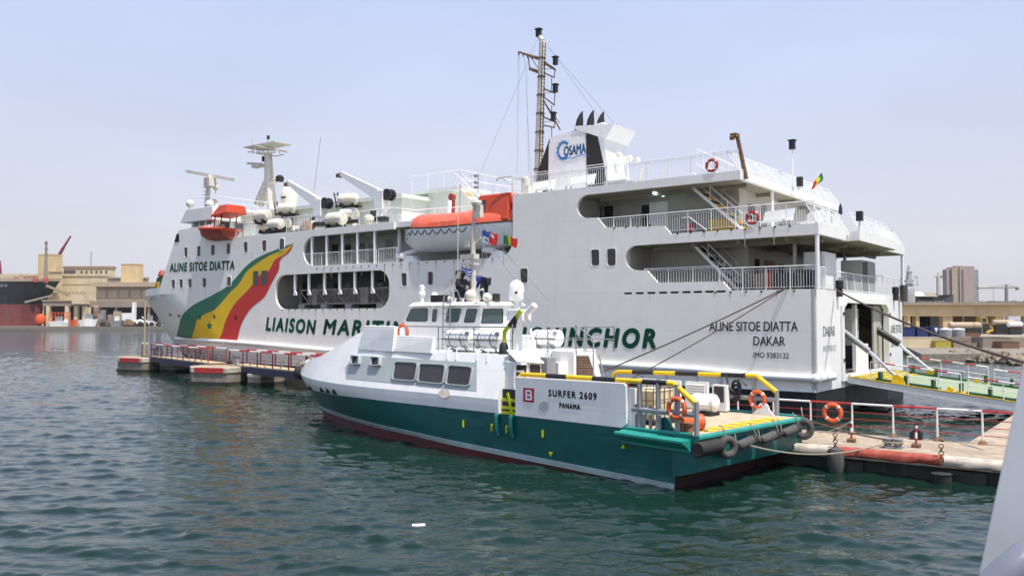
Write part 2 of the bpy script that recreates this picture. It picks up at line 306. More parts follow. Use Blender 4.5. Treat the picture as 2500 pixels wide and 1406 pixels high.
def text2d(body,shear=0,bold=0,space=1.):
    cu=bpy.data.curves.new('lettering','FONT'); cu.body=body; cu.size=1; cu.shear=shear; cu.offset=bold; cu.space_character=space; cu.resolution_u=5
    o=bpy.data.objects.new('lettering',cu); col.objects.link(o); dg=bpy.context.evaluated_depsgraph_get(); dg.update()
    me=o.evaluated_get(dg).to_mesh(); vs=[(v.co.x,v.co.y) for v in me.vertices]; fs=[tuple(p.vertices) for p in me.polygons]
    bpy.data.objects.remove(o); bpy.data.curves.remove(cu)
    xs=[v[0] for v in vs]; ys=[v[1] for v in vs]; x0,x1,y0,y1=min(xs),max(xs),min(ys),max(ys)
    return [((x-x0)/(x1-x0),(y-y0)/(y1-y0)) for x,y in vs],fs
def text(mb,body,fn,mi=0,fat=(0,0),**k):
    """fat: stroke thickening as a share of the line's length and of the cap height"""
    vs,fs=text2d(body,**k); fx,fy=fat; n=0
    for dx,dy in ([(0,0)] if not (fx or fy) else [(0,0),(1,0),(-1,0),(0,1),(0,-1),(.7,.7),(-.7,.7),(.7,-.7),(-.7,-.7)]):
        mb.add([fn(x+dx*fx,y+dy*fy) for x,y in vs],fs,mi); n+=1
    return mb
def skin(name,joints,edges,mat_,parent,sub=2,loc=None):
    me=bpy.data.meshes.new(name); me.from_pydata([j[:3] for j in joints],edges,[]); o=bpy.data.objects.new(name,me); col.objects.link(o)
    sm=o.modifiers.new('skin','SKIN'); sl=me.skin_vertices[0].data
    for i,j in enumerate(joints): sl[i].radius=(j[3],j[3] if len(j)<5 else j[4]); sl[i].use_root=(i==0)
    ss=o.modifiers.new('sub','SUBSURF'); ss.levels=sub; ss.render_levels=sub
    dg=bpy.context.evaluated_depsgraph_get(); dg.update(); ev=o.evaluated_get(dg); m2=bpy.data.meshes.new_from_object(ev)
    o.modifiers.clear(); o.data=m2; bpy.data.meshes.remove(me); m2.name=name
    m2.materials.clear(); m2.materials.append(M[mat_]); m2.shade_smooth(); o.parent=parent
    if loc: o.location=loc
    return o
# ================================================================== water
def build_water():
    ys=np.concatenate([[-400,-120,-40,-10,0,4,8],np.geomspace(11,130,560),np.geomspace(135,700,150),[1200,2500,6000,12000]])
    ks=np.concatenate([[-9,-4,-2,-1.3,-1,-.85],np.linspace(-.75,.75,560),[.85,1,1.3,2,4,9]])
    Y=np.repeat(ys[:,None],len(ks),1); X=ks[None,:]*np.maximum(np.abs(Y),9)+0*Y
    Z=np.zeros_like(X); fade=np.clip((230-Y)/150,0,1)*np.clip((Y-5)/5,0,1)
    for i in range(100):
        lam=math.exp(rng.uniform(math.log(.30),math.log(2.2))); th=rng.normal(-.10,.42)+math.pi/2; k=2*math.pi/lam
        a=.0042*lam**.85*rng.uniform(.5,1.3)*(.5 if lam>1.6 else 1); ph=rng.uniform(0,6.28); kx,ky=k*math.cos(th),k*math.sin(th)
        wob=.5*np.sin(X*.21+i)+.5*np.sin(Y*.17+2*i)
        Z+=a*np.sin(kx*X+ky*Y+ph+1.4*wob)*np.clip((lam*150-Y)/(lam*60),0,1)
    Z=Z+.9*np.abs(Z)**1.5*3
    Z*=fade; Z-=Z[200:500,100:400].mean()*fade
    n,m=X.shape; v=np.stack([X,Y,Z],-1).reshape(-1,3)
    i=np.arange(n-1)[:,None]*m+np.arange(m-1)[None,:]; q=np.stack([i,i+1,i+m+1,i+m],-1).reshape(-1,4)
    me=bpy.data.meshes.new('water'); me.vertices.add(len(v)); me.vertices.foreach_set('co',v.ravel())
    me.loops.add(q.size); me.loops.foreach_set('vertex_index',q.ravel()); me.polygons.add(len(q))
    me.polygons.foreach_set('loop_start',np.arange(0,q.size,4)); me.update(calc_edges=True); me.validate(); me.shade_smooth()
    m_=bpy.data.materials.new('harbour_water'); m_.use_nodes=True; t=m_.node_tree; L=t.links; b=t.nodes['Principled BSDF']
    b.inputs['Roughness'].default_value=.045; b.inputs['IOR'].default_value=1.333; b.inputs['Specular IOR Level'].default_value=.5
    tc=t.nodes.new('ShaderNodeTexCoord')
    n0=t.nodes.new('ShaderNodeTexNoise'); n0.inputs['Scale'].default_value=.045; n0.inputs['Detail'].default_value=3
    L.new(tc.outputs['Object'],n0.inputs['Vector'])
    cr=t.nodes.new('ShaderNodeMix'); cr.data_type='RGBA'; cr.inputs[6].default_value=(.0040,.0185,.0110,1); cr.inputs[7].default_value=(.0065,.0235,.0165,1)
    L.new(n0.outputs['Fac'],cr.inputs[0]); L.new(cr.outputs[2],b.inputs['Base Color'])
    prev=None
    for sc,st,dist,rot in (((.6,1.8,1),.22,.10,8),((2.4,5.4,1),.36,.035,-14),((8,13,1),.16,.010,20)):
        mp=t.nodes.new('ShaderNodeMapping'); mp.inputs['Scale'].default_value=sc; mp.inputs['Rotation'].default_value=(0,0,R(rot)); L.new(tc.outputs['Object'],mp.inputs['Vector'])
        no=t.nodes.new('ShaderNodeTexNoise'); no.inputs['Scale'].default_value=1; no.inputs['Detail'].default_value=3; no.inputs['Distortion'].default_value=.6; L.new(mp.outputs[0],no.inputs['Vector'])
        bn=t.nodes.new('ShaderNodeBump'); bn.inputs['Strength'].default_value=st; bn.inputs['Distance'].default_value=dist; L.new(no.outputs['Fac'],bn.inputs['Height'])
        if prev: L.new(prev.outputs[0],bn.inputs['Normal'])
        prev=bn
    # open water farther out is ruffled by the breeze
    sx=t.nodes.new('ShaderNodeSeparateXYZ'); L.new(tc.outputs['Object'],sx.inputs[0]); ms=t.nodes.new('ShaderNodeMapRange'); ms.inputs[1].default_value=45; ms.inputs[2].default_value=170; ms.inputs[3].default_value=0; ms.inputs[4].default_value=.75; L.new(sx.outputs[1],ms.inputs[0])
    mp=t.nodes.new('ShaderNodeMapping'); mp.inputs['Scale'].default_value=(.35,.8,1); L.new(tc.outputs['Object'],mp.inputs['Vector'])
    no=t.nodes.new('ShaderNodeTexNoise'); no.inputs['Scale'].default_value=1; no.inputs['Detail'].default_value=5; no.inputs['Roughness'].default_value=.65; L.new(mp.outputs[0],no.inputs['Vector'])
    bn=t.nodes.new('ShaderNodeBump'); bn.inputs['Distance'].default_value=.55; L.new(ms.outputs[0],bn.inputs['Strength']); L.new(no.outputs['Fac'],bn.inputs['Height']); L.new(prev.outputs[0],bn.inputs['Normal']); prev=bn
    L.new(prev.outputs[0],b.inputs['Normal']); me.materials.append(m_)
    o=bpy.data.objects.new('water',me); col.objects.link(o); tag(o,kind='structure')
    sb=MB().box((-9000,-9000,-9),(9000,12000,-8)).build('seabed','concrete_wet',smooth=0); tag(sb,kind='structure')
build_water()
# ================================================================== ferry
ferry=fthing(FE,'ferry','long white ferry with a green yellow and red flag painted on its bow','ferry')
HB=8.5
def lerpt(t,xs,ys): return float(np.interp(t,xs,ys))
def xe(z): return lerpt(z,[-.8,.52,2.37,4.4,6.4,6.8,7.7],[65.6,67.1,69.9,72.1,73.9,74.2,74.2])
def hullY(u,z):
    if z>7.0 and u<58.45: return 0.
    z=min(z,7.0); zz=max(0,min(1,z/7)); xs=42.5+14.0*zz
    s=max(0,min(1,(u-xs)/(xe(z)-xs))); return -HB*s**(1.5+.1*zz)
def hit(px,py,off=.015):
    O,D=FE.loc(px,py); t0=(.6-O.y)/D.y; t1=(-8.4-O.y)/D.y; a=t0
    for i in range(81):
        t=t0+(t1-t0)*i/80; p=O+D*t
        if p.y-hullY(p.x,p.z)<0:
            lo,hi=a,t
            for _ in range(30):
                m=(lo+hi)/2; p=O+D*m
                if p.y-hullY(p.x,p.z)<0: hi=m
                else: lo=m
            break
        a=t
    return Vector((p.x,p.y+off,p.z))
side=lambda a,b,d: (a,-d,b)
YS=-17.0; BT=1.28
# --- hull: bow shell, side shells, transom (white above, black boot below)
hb=MB()
zs=[-.8,0,.6,BT]+[BT+(7.0-BT)*i/14 for i in range(1,15)]; N=44
for sgn in (0,1):
    rows=[]
    for z in zs:
        r=[]
        for k in range(N+1):
            t=k/N; u=42.5+(xe(z)-42.5)*t; y=hullY(u,z); r.append((u,y if not sgn else YS-y,z))
        rows.append(r)
    hb.grid(rows[:4],1); hb.grid(rows[3:],0)
    rows=[[(58.0+(xe(z)-58.0)*k/30, (lambda y: y if not sgn else YS-y)(-HB*max(0,min(1,(58.0+(xe(z)-58.0)*k/30-56.5)/(xe(z)-56.5)))**1.6),z) for k in range(31)] for z in (7.0,7.3,7.62)]
    hb.grid(rows,0)
hb.box((0,YS,-.8),(42.5,-.002,BT),1)
hb.box((.2,YS,BT),(42.5,YS+.25,6.2),0); hb.box((10.2,YS,6.2),(42.5,YS+.25,8.9),0); hb.box((13.6,YS,8.9),(42.5,YS+.25,11.9),0)                       # far side plating
hb.build('hull',['ferry_white','boot'],ferry,smooth=30)
q=lambda *p:[S(*i) for i in p]
outer=[(0,BT),(42.5,BT),(42.5,11.48),(28.6,11.48),(28.6,10.98)]+arc(37.1,9.87,1.1,90,-90,10)+arc(19.4,9.7,1.1,-90,-180,6)+[(18.3,12.4),(3.9,12.4),(3.9,11.95)]+arc(12.95,11.28,.67,90,-90,10)
outer+=[(12.25,10.58),(11.7,9.98),S(1622,552),S(1638,572),(0,9.43),(0,8.88)]+arc(9.75,8.18,.68,90,-90,10)+[S(1580,661),S(1605,690),S(1765,687),S(1783,709),(0,6.26)]
holes=[rrect(29.0,5.56,41.5,8.2,1.05,6)]
def wrect(px0,py0,px1,py1,r=.12):
    (a,z1),(b,z0)=S(px0,py0),S(px1,py1); return rrect(min(a,b),z0,max(a,b),z1,r,3)
aftwin=[wrect(1443,610,1463,648),wrect(1482,608,1503,648),wrect(1270,656,1288,690),wrect(1111,660,1127,693),wrect(1044,664,1057,695),wrect(980,667,993,698)]
flagwin=[wrect(619,662,631,696,.02),wrect(639,661,652,694,.02)]
slots=[]
for i in range(9):
    a,_=S(1523+i*28.2,714); slots.append(rrect(a-.52,6.17,a,6.28,.05,3))
upwin=[]; 
for px in (454,485.5,520,557.7,599.7,645,689):
    u,_=S(px,600); upwin.append(rrect(u-.27,10.15,u+.27,11.0,.12,3))
lowwin=[]
for px in (423,442,463.5,499,560): u,_=S(px,690); lowwin.append(rrect(u-.27,7.5,u+.27,8.26,.12,3))
f42=[h for h in upwin+lowwin+flagwin if min(p[0] for p in h)>42.5]; a42=[h for h in upwin+lowwin+flagwin if h not in f42]
sp=MB().prism([outer]+holes+aftwin+a42+slots,side,0,.22)
sp.prism([[(42.5,7.0),(58.4,7.0),(55.2,12.55),(50.6,12.75),(50.2,11.9),(47.0,11.48),(42.5,11.48)]]+f42,side,0,.22)
sp.build('side_plating','ferry_white',ferry,smooth=0)
for h in aftwin+upwin+lowwin+flagwin+slots:
    z0=min(p[1] for p in h); sm=h in slots; u0=sum(p[0] for p in h)/len(h)
    proud=h in flagwin or h is upwin[6] or h is lowwin[4]
    wdw=MB().prism(h,side,*((-.035,.04) if proud else (.10,.14))).build('window' if not sm else 'vent_slot','dark' if sm else ('brownglass' if h in aftwin else 'glass'),ferry,smooth=0)
    if not sm and h not in flagwin:
        big=[(a+(a-u0)*.16,b+(b-(z0+.4))*.10) for a,b in h]
        MB().prism([big,h],side,-.045 if proud else -.012,.05).build('window_frame','ferry_white',wdw,smooth=0)
# dark trim lips under the open galleries
def scup(x0,x1,z,n):
    for i in range(n): x=x0+(x1-x0)*(i+.5)/n; MB().box((x-.05,.0,z-.1),(x+.05,.02,z-.02)).build('scupper','dark',ferry,smooth=0)
def stains(x0,x1,z,n):
    for i in range(n):
        if random.random()<.45: continue
        x=x0+(x1-x0)*(i+.5)/n+random.uniform(-.05,.05); L_=random.uniform(.25,1.1); w_=random.uniform(.02,.05)
        MB().add([(x-w_,.003,z),(x+w_,.003,z),(x+w_*.3,.003,z-L_),(x-w_*.3,.003,z-L_)],[(0,1,2,3)]).build('rust_stain','stain',ferry,smooth=0)
stains(30,41,5.44,14); stains(19.5,37,8.48,22); stains(.6,5.5,6.12,6); stains(.8,7.6,9.31,9); stains(5,10.4,6.16,9); stains(42.6,54,10.1,9); stains(47,56,7.45,8)
scup(30,41,5.56,14); scup(19.5,37,8.6,22); scup(0.6,5.5,6.24,6); scup(.8,7.6,9.43,9); scup(8.5,11.5,9.97,4)
# transom
def tran(a,b,d): return (d,a,b)
door=[(-4.3,1.9),(-13.2,1.9),(-13.2,5.35),(-12.7,5.66),(-4.9,5.66),(-4.3,5.35)]
MB().prism([[(-.0,BT),(YS,BT),(YS,6.26),(0,6.26)],door],tran,.0,.2).build('transom','white',ferry,smooth=0)
fr=MB(); dd=[(-3.95,1.6),(-13.55,1.6),(-13.55,5.5),(-12.85,5.95),(-4.75,5.95),(-3.95,5.5)]
fr.prism([dd,door],tran,-.12,-.002)
for y in (-4.12,-13.38):
    for z in (2.6,5.0): fr.box((-.17,y-.08,z),(-.12,y+.08,z+.16),1)
fr.build('stern_door_frame',['white','dark'],ferry,smooth=0)
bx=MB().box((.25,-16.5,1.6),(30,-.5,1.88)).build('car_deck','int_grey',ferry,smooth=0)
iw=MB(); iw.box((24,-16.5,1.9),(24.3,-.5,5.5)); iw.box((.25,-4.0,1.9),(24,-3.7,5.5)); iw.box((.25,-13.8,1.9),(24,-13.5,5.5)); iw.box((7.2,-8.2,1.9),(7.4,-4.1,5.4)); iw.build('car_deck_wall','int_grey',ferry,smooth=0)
MB().box((.22,-7.75,1.9),(.42,-7.5,5.62)).box((.22,-9.9,1.9),(.36,-7.75,3.4)).box((.5,-9.0,3.3),(2.2,-8.9,5.4)).build('inner_door_post','white',ferry,smooth=0)
MB().box((.3,-13.4,1.9),(.4,-11.4,5.6)).build('inner_panel','int_white',ferry,smooth=0)
MB().box((2.2,-7.2,1.9),(4.2,-4.6,3.6)).box((2.4,-7.0,3.6),(4.0,-4.8,4.2)).build('stowed_machinery','dark',ferry,smooth=0)
# rubbing rail
pts=[hit(*p,.1) for p in [(1700,902),(1400,885),(1100,869.5),(820,857),(720,848),(632,840),(560,834.5),(500,830),(432,826)]]
rb=MB().tube([(0.05,.1,1.95),(3,.1,1.97)]+pts,.17,10).tube([(-.12,.0,1.95),(-.12,-2.2,1.95)],.2,10).ball((.0,.05,1.95),.24).ball((-.12,-2.2,1.95),.21)
rb.tube([(0,.06,1.32),(42,.06,1.32)],.05,6).build('rubbing_rail','white',ferry)
# ---- painted flag on the bow
Z3=lambda p:(340+p[0]/5,550+p[1]/5)
C1=[(1885,218),(1720,280),(1540,350),(1400,425),(1290,515),(1190,630),(1075,745),(880,860),(690,955),(590,1030),(520,1110),(495,1190),(455,1357)]
C2=[(1885,218),(1770,295),(1590,370),(1420,480),(1310,570),(1215,720),(1110,820),(1000,950),(920,1030),(790,1090),(705,1165),(685,1240),(640,1382)]
C3=[(1885,218),(1835,290),(1760,365),(1660,420),(1580,555),(1480,600),(1395,710),(1310,810),(1190,930),(1110,1050),(1050,1180),(1010,1320),(955,1410)]
C4=[(1885,218),(1840,320),(1725,420),(1705,540),(1620,700),(1545,850),(1490,910),(1380,1000),(1310,1090),(1240,1230),(1200,1390),(1175,1435)]
def resample(c,n,sub=8):
    P=np.array([Z3(p) for p in c]); Q=[]
    for i in range(len(P)-1):
        p0=P[max(0,i-1)];p1=P[i];p2=P[i+1];p3=P[min(len(P)-1,i+2)]
        for k in range(sub):
            t=k/sub; Q.append(.5*((2*p1)+(p2-p0)*t+(2*p0-5*p1+4*p2-p3)*t*t+(3*p1-p0-3*p2+p3)*t**3))
    Q.append(P[-1]); Q=np.array(Q); s=np.concatenate([[0],np.cumsum(np.hypot(*np.diff(Q,axis=0).T))]); g=np.linspace(0,s[-1],n)
    return np.stack([np.interp(g,s,Q[:,0]),np.interp(g,s,Q[:,1])],1)
cs=[resample(c,64) for c in (C1,C2,C3,C4)]
inwin=[(min(p[0] for p in h)-.02,max(p[0] for p in h)+.02,min(p[1] for p in h)-.02,max(p[1] for p in h)+.02) for h in flagwin+upwin[6:7]+lowwin[4:5]]
fl=MB()
for j in range(3):
    A,B=cs[j],cs[j+1]; rows=[[hit(*(A[i]*(1-k/12)+B[i]*k/12)) for k in range(13)] for i in range(64)]
    n=13; vs=[p for r in rows for p in r]
    fs=[]
    for i in range(63):
        for k in range(12):
            f=(i*n+k,i*n+k+1,(i+1)*n+k+1,(i+1)*n+k); c=sum((vs[x] for x in f),Vector())/4
            fs.append(f)
    fl.add(vs,fs,j)
sc=[]
for i in range(10):
    r=10.2 if i%2==0 else 4.2; a=R(-90+36*i); sc.append(hit(512+r*.88*math.cos(a),795.5+r*1.12*math.sin(a),.03))
cst=sum(sc,Vector())/10; fl.add(sc+[cst],[(i,(i+1)%10,10) for i in range(10)],0)
fl.build('painted_flag',['flag_green','flag_yellow','flag_red'],ferry,smooth=60)
for px,py in ((437,770),(416,767),(488,775),(523,773),(575,775),(381,766)):
    p=hit(px,py,0); MB().lathe([(.17,-.02),(.17,.03)],p,(0.15,1,.0),10).build('hawse_port','dark',ferry)
# ---- lettering
def sidetext(name,body,a,b,h,mat_,shear=0,bold=0,space=1,fat=0):
    """baseline from a to b in (u,z) on the near side, cap height h"""
    def fn(x,y):
        u=a[0]+(b[0]-a[0])*x; z=a[1]+(b[1]-a[1])*x+h*y
        return (u,hullY(u,z)+.016,z)
    return text(MB(),body,fn,shear=shear,space=space,fat=(fat/abs(a[0]-b[0]),fat/h)).build(name,mat_,ferry,smooth=0)
# lettering on the curved bow is laid on the plating through measured points of the photograph
def hitline(name,body,pa,pb,hp,mat_,**k):
    A=hit(*pa); B=hit(*pb); T=hit(pa[0]+hp[0],pa[1]-hp[1]); h=T.z-A.z
    return sidetext(name,body,(A.x,A.z),(B.x,B.z),h,mat_,**k)
hitline('name_lettering','ALINE SITOE DIATTA',(415,663),(572,658),(0,19.5),'green_text',shear=.08,fat=.045,space=1.15)
hitline('slogan_lettering','LIAISON',(650,806),(771,815),(0,31),'green_text',shear=.2,fat=.07,space=1.25)
hitline('slogan_lettering','MARITIME',(790,814.5),(1025,825),(0,34),'green_text',shear=.2,fat=.07,space=1.25)
sidetext('slogan_lettering','DAKAR -',(25.3,3.36),(19.9,3.31),1.0,'green_text',shear=.2,fat=.08,space=1.2)
sidetext('slogan_lettering','ZIGUINCHOR',(18.75,3.28),(8.62,3.24),1.0,'green_text',shear=.2,fat=.075,space=1.3)
sidetext('port_lettering','ALINE SITOE DIATTA',S(1732,808),S(1948,808.5),.47,'dark_text',fat=.008)
sidetext('port_lettering','DAKAR',S(1840,842.5),S(1917,844),.44,'dark_text',fat=.008)
sidetext('port_lettering','IMO 9383132',S(1840,872.5),S(1926,875.5),.27,'dark_text',fat=.004)
def sterntext(body,ya,yb,z,h,m='dark_text'):
    return text(MB(),body,lambda x,y:(-.014,ya+(yb-ya)*x,z+h*y)).build('stern_lettering',m,ferry,smooth=0)
sterntext('DAKAR',-1.15,-3.0,3.95,.5); sterntext('IMO 9383132',-1.15,-3.1,3.2,.3,'grey_text'); sterntext('ALINE SITOE',-13.75,-16.75,3.95,.5,'dark_text'); sterntext('DIATTA',-14.1,-16.1,3.1,.45); 
hitline('draught_lettering','LM D',(367,734),(383,731.5),(0,8),'grey_text')
# ---- decks, deckheads, inner walls
dk=MB()
dk.box((.2,YS+.25,5.95),(28.5,-.24,6.2)); dk.box((28.5,YS+.25,5.2),(42.4,-.24,5.5)); dk.box((42.4,YS+.25,6.3),(57.5,-.4,6.6)); dk.box((42.4,YS+.25,8.75),(56.5,-.5,8.95))
dk.prism([(57.5,-1.2),(74.3,-HB),(57.5,YS+1.2)],lambda a,b,d:(a,b,d),6.55,6.7)
dk.build('deck_plating','deck_dark',ferry,smooth=0)
d1=MB()
d1.box((-.2,YS,8.9),(3.9,-.23,9.42)); d1.box((-.2,-.23,8.9),(0,0,9.42)); d1.box((3.9,YS+.25,8.9),(18.3,-.23,9.41)); d1.box((18.3,YS+.25,8.35),(42.3,-.23,8.62))
d1.box((-.75,-12.6,8.92),(-.2,-5.0,9.4))
d1.build('promenade_deck','super_white',ferry,smooth=0)
d2=MB(); d2.box((3.7,YS,11.96),(3.9,0,12.4)); d2.box((3.9,YS+.25,11.96),(18.3,-.23,12.39)); d2.box((18.3,YS+.25,11.1),(47.0,-.23,11.46)); d2.box((47.0,YS+.25,11.1),(55,-.3,11.46))
d2.build('upper_deck','super_white',ferry,smooth=0)
MB().box((18.31,YS+.3,11.5),(18.5,-.24,12.39)).box((18.31,-4.2,8.62),(18.5,-.24,11.1)).build('forward_bulkhead','super_white',ferry,smooth=0)
# gallery inner walls with doors and windows
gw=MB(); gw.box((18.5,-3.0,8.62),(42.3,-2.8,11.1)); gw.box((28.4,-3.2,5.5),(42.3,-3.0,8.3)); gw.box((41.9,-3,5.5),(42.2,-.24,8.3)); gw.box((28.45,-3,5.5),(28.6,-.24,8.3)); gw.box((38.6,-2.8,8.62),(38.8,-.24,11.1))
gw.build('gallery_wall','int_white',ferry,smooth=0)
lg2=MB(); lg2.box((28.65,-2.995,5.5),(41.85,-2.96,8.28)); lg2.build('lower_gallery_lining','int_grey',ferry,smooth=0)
for px,w0,z0,z1 in ((792,.5,8.7,10.4),(818,.7,9.3,10.6),(850,.62,9.3,10.5),(885,.55,9.3,10.5),(905,.5,8.7,10.5),(950,.8,9.3,10.6)):
    p=FE.on(1,px,590,-2.8); f=MB().box((p.x-w0/2,-2.8,z0),(p.x+w0/2,-2.77,z1)).build('gallery_window','glass',ferry,smooth=0)
for px,w0,z0,z1 in ((700,1.1,5.6,7.7),(745,.6,5.6,7.7),(822,.4,6.9,7.6),(930,.5,5.6,7.7)):
    p=FE.on(1,px,700,-3.0); MB().box((p.x-w0/2,-2.955,z0),(p.x+w0/2,-2.93,z1)).build('gallery_door','dark',ferry,smooth=0)
# pillars and railing of the two galleries
for px in (718,752,790,827,864,907):
    pl=MB(); u,_=S(px,680); pl.box((u-.05,-.2,6.75),(u+.07,-.02,8.18)); pl.hexa([(u-.2,-.2,6.6),(u+.1,-.2,6.6),(u+.1,-.02,6.6),(u-.35,-.02,6.6)],[(u-.07,-.2,6.95),(u+.07,-.2,6.95),(u+.07,-.02,6.95),(u-.07,-.02,6.95)])
    pl.build('gallery_pillar','white',ferry,smooth=0)
for px in (759,795,833,870,912):
    u,_=S(px,610); MB().box((u-.055,-.2,8.64),(u+.055,-.02,10.98)).build('pillar','white',ferry,smooth=0)
MB().box((28.9,-1.0,8.64),(29.05,-.85,11.1)).build('pillar','white',ferry,smooth=0)
rl=MB(); rail(rl,[(38.2,-.12,8.64),(30.4,-.12,8.64)],1.05,1.9,.16); rail(rl,[(30.2,-.12,8.64),(28.4,-.12,8.64)],1.05,1.8,.16); rl.build('gallery_railing','white',ferry,smooth=60)
# gangway stowed in the lower gallery
gg=MB(); g0,g1=29.4,39.4
for z in (5.95,7.0): gg.bar((g0,-.75,z),(g1,-.75,z),.1,.12); gg.bar((g0,-1.7,z),(g1,-1.7,z),.1,.12)
n=10
for i in range(n):
    a=g0+(g1-g0)*i/n; b=g0+(g1-g0)*(i+1)/n; z0,z1=(6.0,6.95) if i%2 else (6.95,6.0); gg.bar((a,-.75,z0),(b,-.75,z1),.07,.07); gg.bar((b,-.75,6),(b,-.75,6.95),.06,.06)
gg.box((g0,-1.65,5.9),(g1,-.85,6.0)); gg.box((g0,-1.68,6.02),(g1,-1.6,6.94)); gg.box((31.8,-.72,5.85),(32.6,-.66,7.1)); gg.box((37.4,-.72,5.85),(37.9,-.66,7.1))
gg.build('stowed_gangway','gangway',ferry,smooth=0)
for x in (30.2,33.5,36.2,38.8): MB().box((x,-1.4,5.5),(x+.7,-.6,5.9)).build('gangway_chock','steel',ferry,smooth=0,bevel=.03)
for x,z in ((31,7.05),(34.4,7.05),(37.5,7.05)): MB().lathe([(.05,0),(.3,.1),(.28,.3),(.1,.42)],(x,-1.2,z),(0,0,1),10).build('gangway_light','int_grey',ferry)
# ---- aft deckhouse inside the open decks
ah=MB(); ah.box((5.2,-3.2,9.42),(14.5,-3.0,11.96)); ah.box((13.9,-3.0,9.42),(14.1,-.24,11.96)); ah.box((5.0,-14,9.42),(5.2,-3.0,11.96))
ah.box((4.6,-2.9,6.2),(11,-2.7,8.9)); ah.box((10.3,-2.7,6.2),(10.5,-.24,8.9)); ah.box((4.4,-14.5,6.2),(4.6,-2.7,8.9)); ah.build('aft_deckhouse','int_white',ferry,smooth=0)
for px0,py0,px1,py1,m in ((1475,505,1497,535,'dark'),(1448,505,1471,533,'int_grey'),(1567,502,1585,555,'dark'),(1552,500,1565,540,'int_white'),(1586,495,1632,552,'white')):
    a=FE.on(1,px0,py0,-3.0); b=FE.on(1,px1,py1,-3.0); MB().box((b.x,-3.0,max(9.45,b.z)),(a.x,-2.96,a.z)).build('deckhouse_door',m,ferry,smooth=0)
for px0,py0,px1,py1,m in ((1567,608,1597,690,'int_white'),):
    a=FE.on(1,px0,py0,-2.7); b=FE.on(1,px1,py1,-2.7); MB().box((b.x,-2.7,6.25),(a.x,-2.67,a.z)).build('deckhouse_door',m,ferry,smooth=0)
for y0,z0,z1,w0,m in ((-3.6,6.3,8.1,.6,'dark'),(-5.0,7.0,8.1,1.6,'red_brown'),(-7.2,6.3,8.0,.8,'dark')):
    MB().box((4.36,y0-w0,z0),(4.4,y0,z1)).build('deckhouse_door',m,ferry,smooth=0)
for y0,z0,z1,w0,m in ((-4.2,10.4,11.2,.9,'black'),(-6.0,9.5,11.4,.9,'int_grey'),(-9.0,10.2,11.2,1.6,'glass')):
    MB().box((4.96,y0-w0,z0),(5.0,y0,z1)).build('deckhouse_door',m,ferry,smooth=0)
a=FE.on(1,1608,481,-1.8); MB().box((a.x-.05,-2.4,11.80),(a.x+.05,-1.2,11.93)).build('tube_lamp','lamp_on',ferry,smooth=0)
a=FE.on(1,1663,457,-2.2); MB().box((a.x-.05,-2.8,11.84),(a.x+.05,-1.8,11.94)).build('tube_lamp','white',ferry,smooth=0)
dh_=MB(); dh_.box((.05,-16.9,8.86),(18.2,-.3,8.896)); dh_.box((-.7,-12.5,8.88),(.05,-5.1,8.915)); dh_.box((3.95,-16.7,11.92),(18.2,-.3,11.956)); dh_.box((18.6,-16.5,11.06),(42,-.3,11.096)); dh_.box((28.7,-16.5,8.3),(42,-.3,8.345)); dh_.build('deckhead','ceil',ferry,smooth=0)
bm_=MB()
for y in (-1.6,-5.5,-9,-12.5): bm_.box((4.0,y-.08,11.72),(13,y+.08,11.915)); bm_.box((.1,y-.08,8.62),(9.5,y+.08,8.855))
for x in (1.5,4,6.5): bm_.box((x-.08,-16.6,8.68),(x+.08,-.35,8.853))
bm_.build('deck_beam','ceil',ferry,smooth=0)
# pillars aft
for p,z0,z1 in (((-.1,-.12),6.26,8.9),((-.1,-16.85),6.26,8.9),((2.2,-3.6),6.2,8.9),((2.2,-12.5),6.2,8.9),((4.0,-5.2),9.42,11.96),((4.1,-16.4),9.42,11.96)):
    MB().tube([(p[0],p[1],z0),(p[0],p[1],z1)],.1,8).build('pillar','white',ferry)
# stairs
def stairs(name,p0,p1,w0,mats,n=11,hand=True,face=True):
    a=V3(p0); b=V3(p1); st=MB(); d=Vector((0,w0,0))
    for s_ in (0,1): st.bar(a+d*s_,b+d*s_,.06,.15,0)
    for i in range(1,n):
        c=a.lerp(b,i/n); st.box((c.x-.12,a.y,c.z-.02),(c.x+.12,a.y+w0,c.z+.03),1 if i%2 else 2)
        if face: st.box((c.x-.13,a.y,c.z-.2),(c.x-.10,a.y+w0,c.z-.02),2 if i%2 else 1)
    if hand:
        for s_ in (0,1):
            u=Vector((0,0,.85)); st.tube([a+d*s_+u,b+d*s_+u],.025,5,mi=0); st.tube([a+d*s_+u*.5,b+d*s_+u*.5],.018,4,mi=0)
            for t in (.02,.35,.7,.98): c=a.lerp(b,t)+d*s_; st.tube([c,c+u],.02,4,mi=0)
    return st.build(name,mats,ferry,smooth=50)
A=FE.on(1,1690,452,-1.0); B=FE.on(1,1812,558,-1.0); stairs('upper_stairs',(A.x,-2.6,11.9),(B.x,-2.6,9.45),1.5,['white','amber','black'])
A=FE.on(1,1690,592,-1.0); B=FE.on(1,1805,708,-1.0); stairs('lower_stairs',(A.x,-2.5,8.88),(B.x,-2.5,6.25),1.5,['super_white','rustwhite','black'])
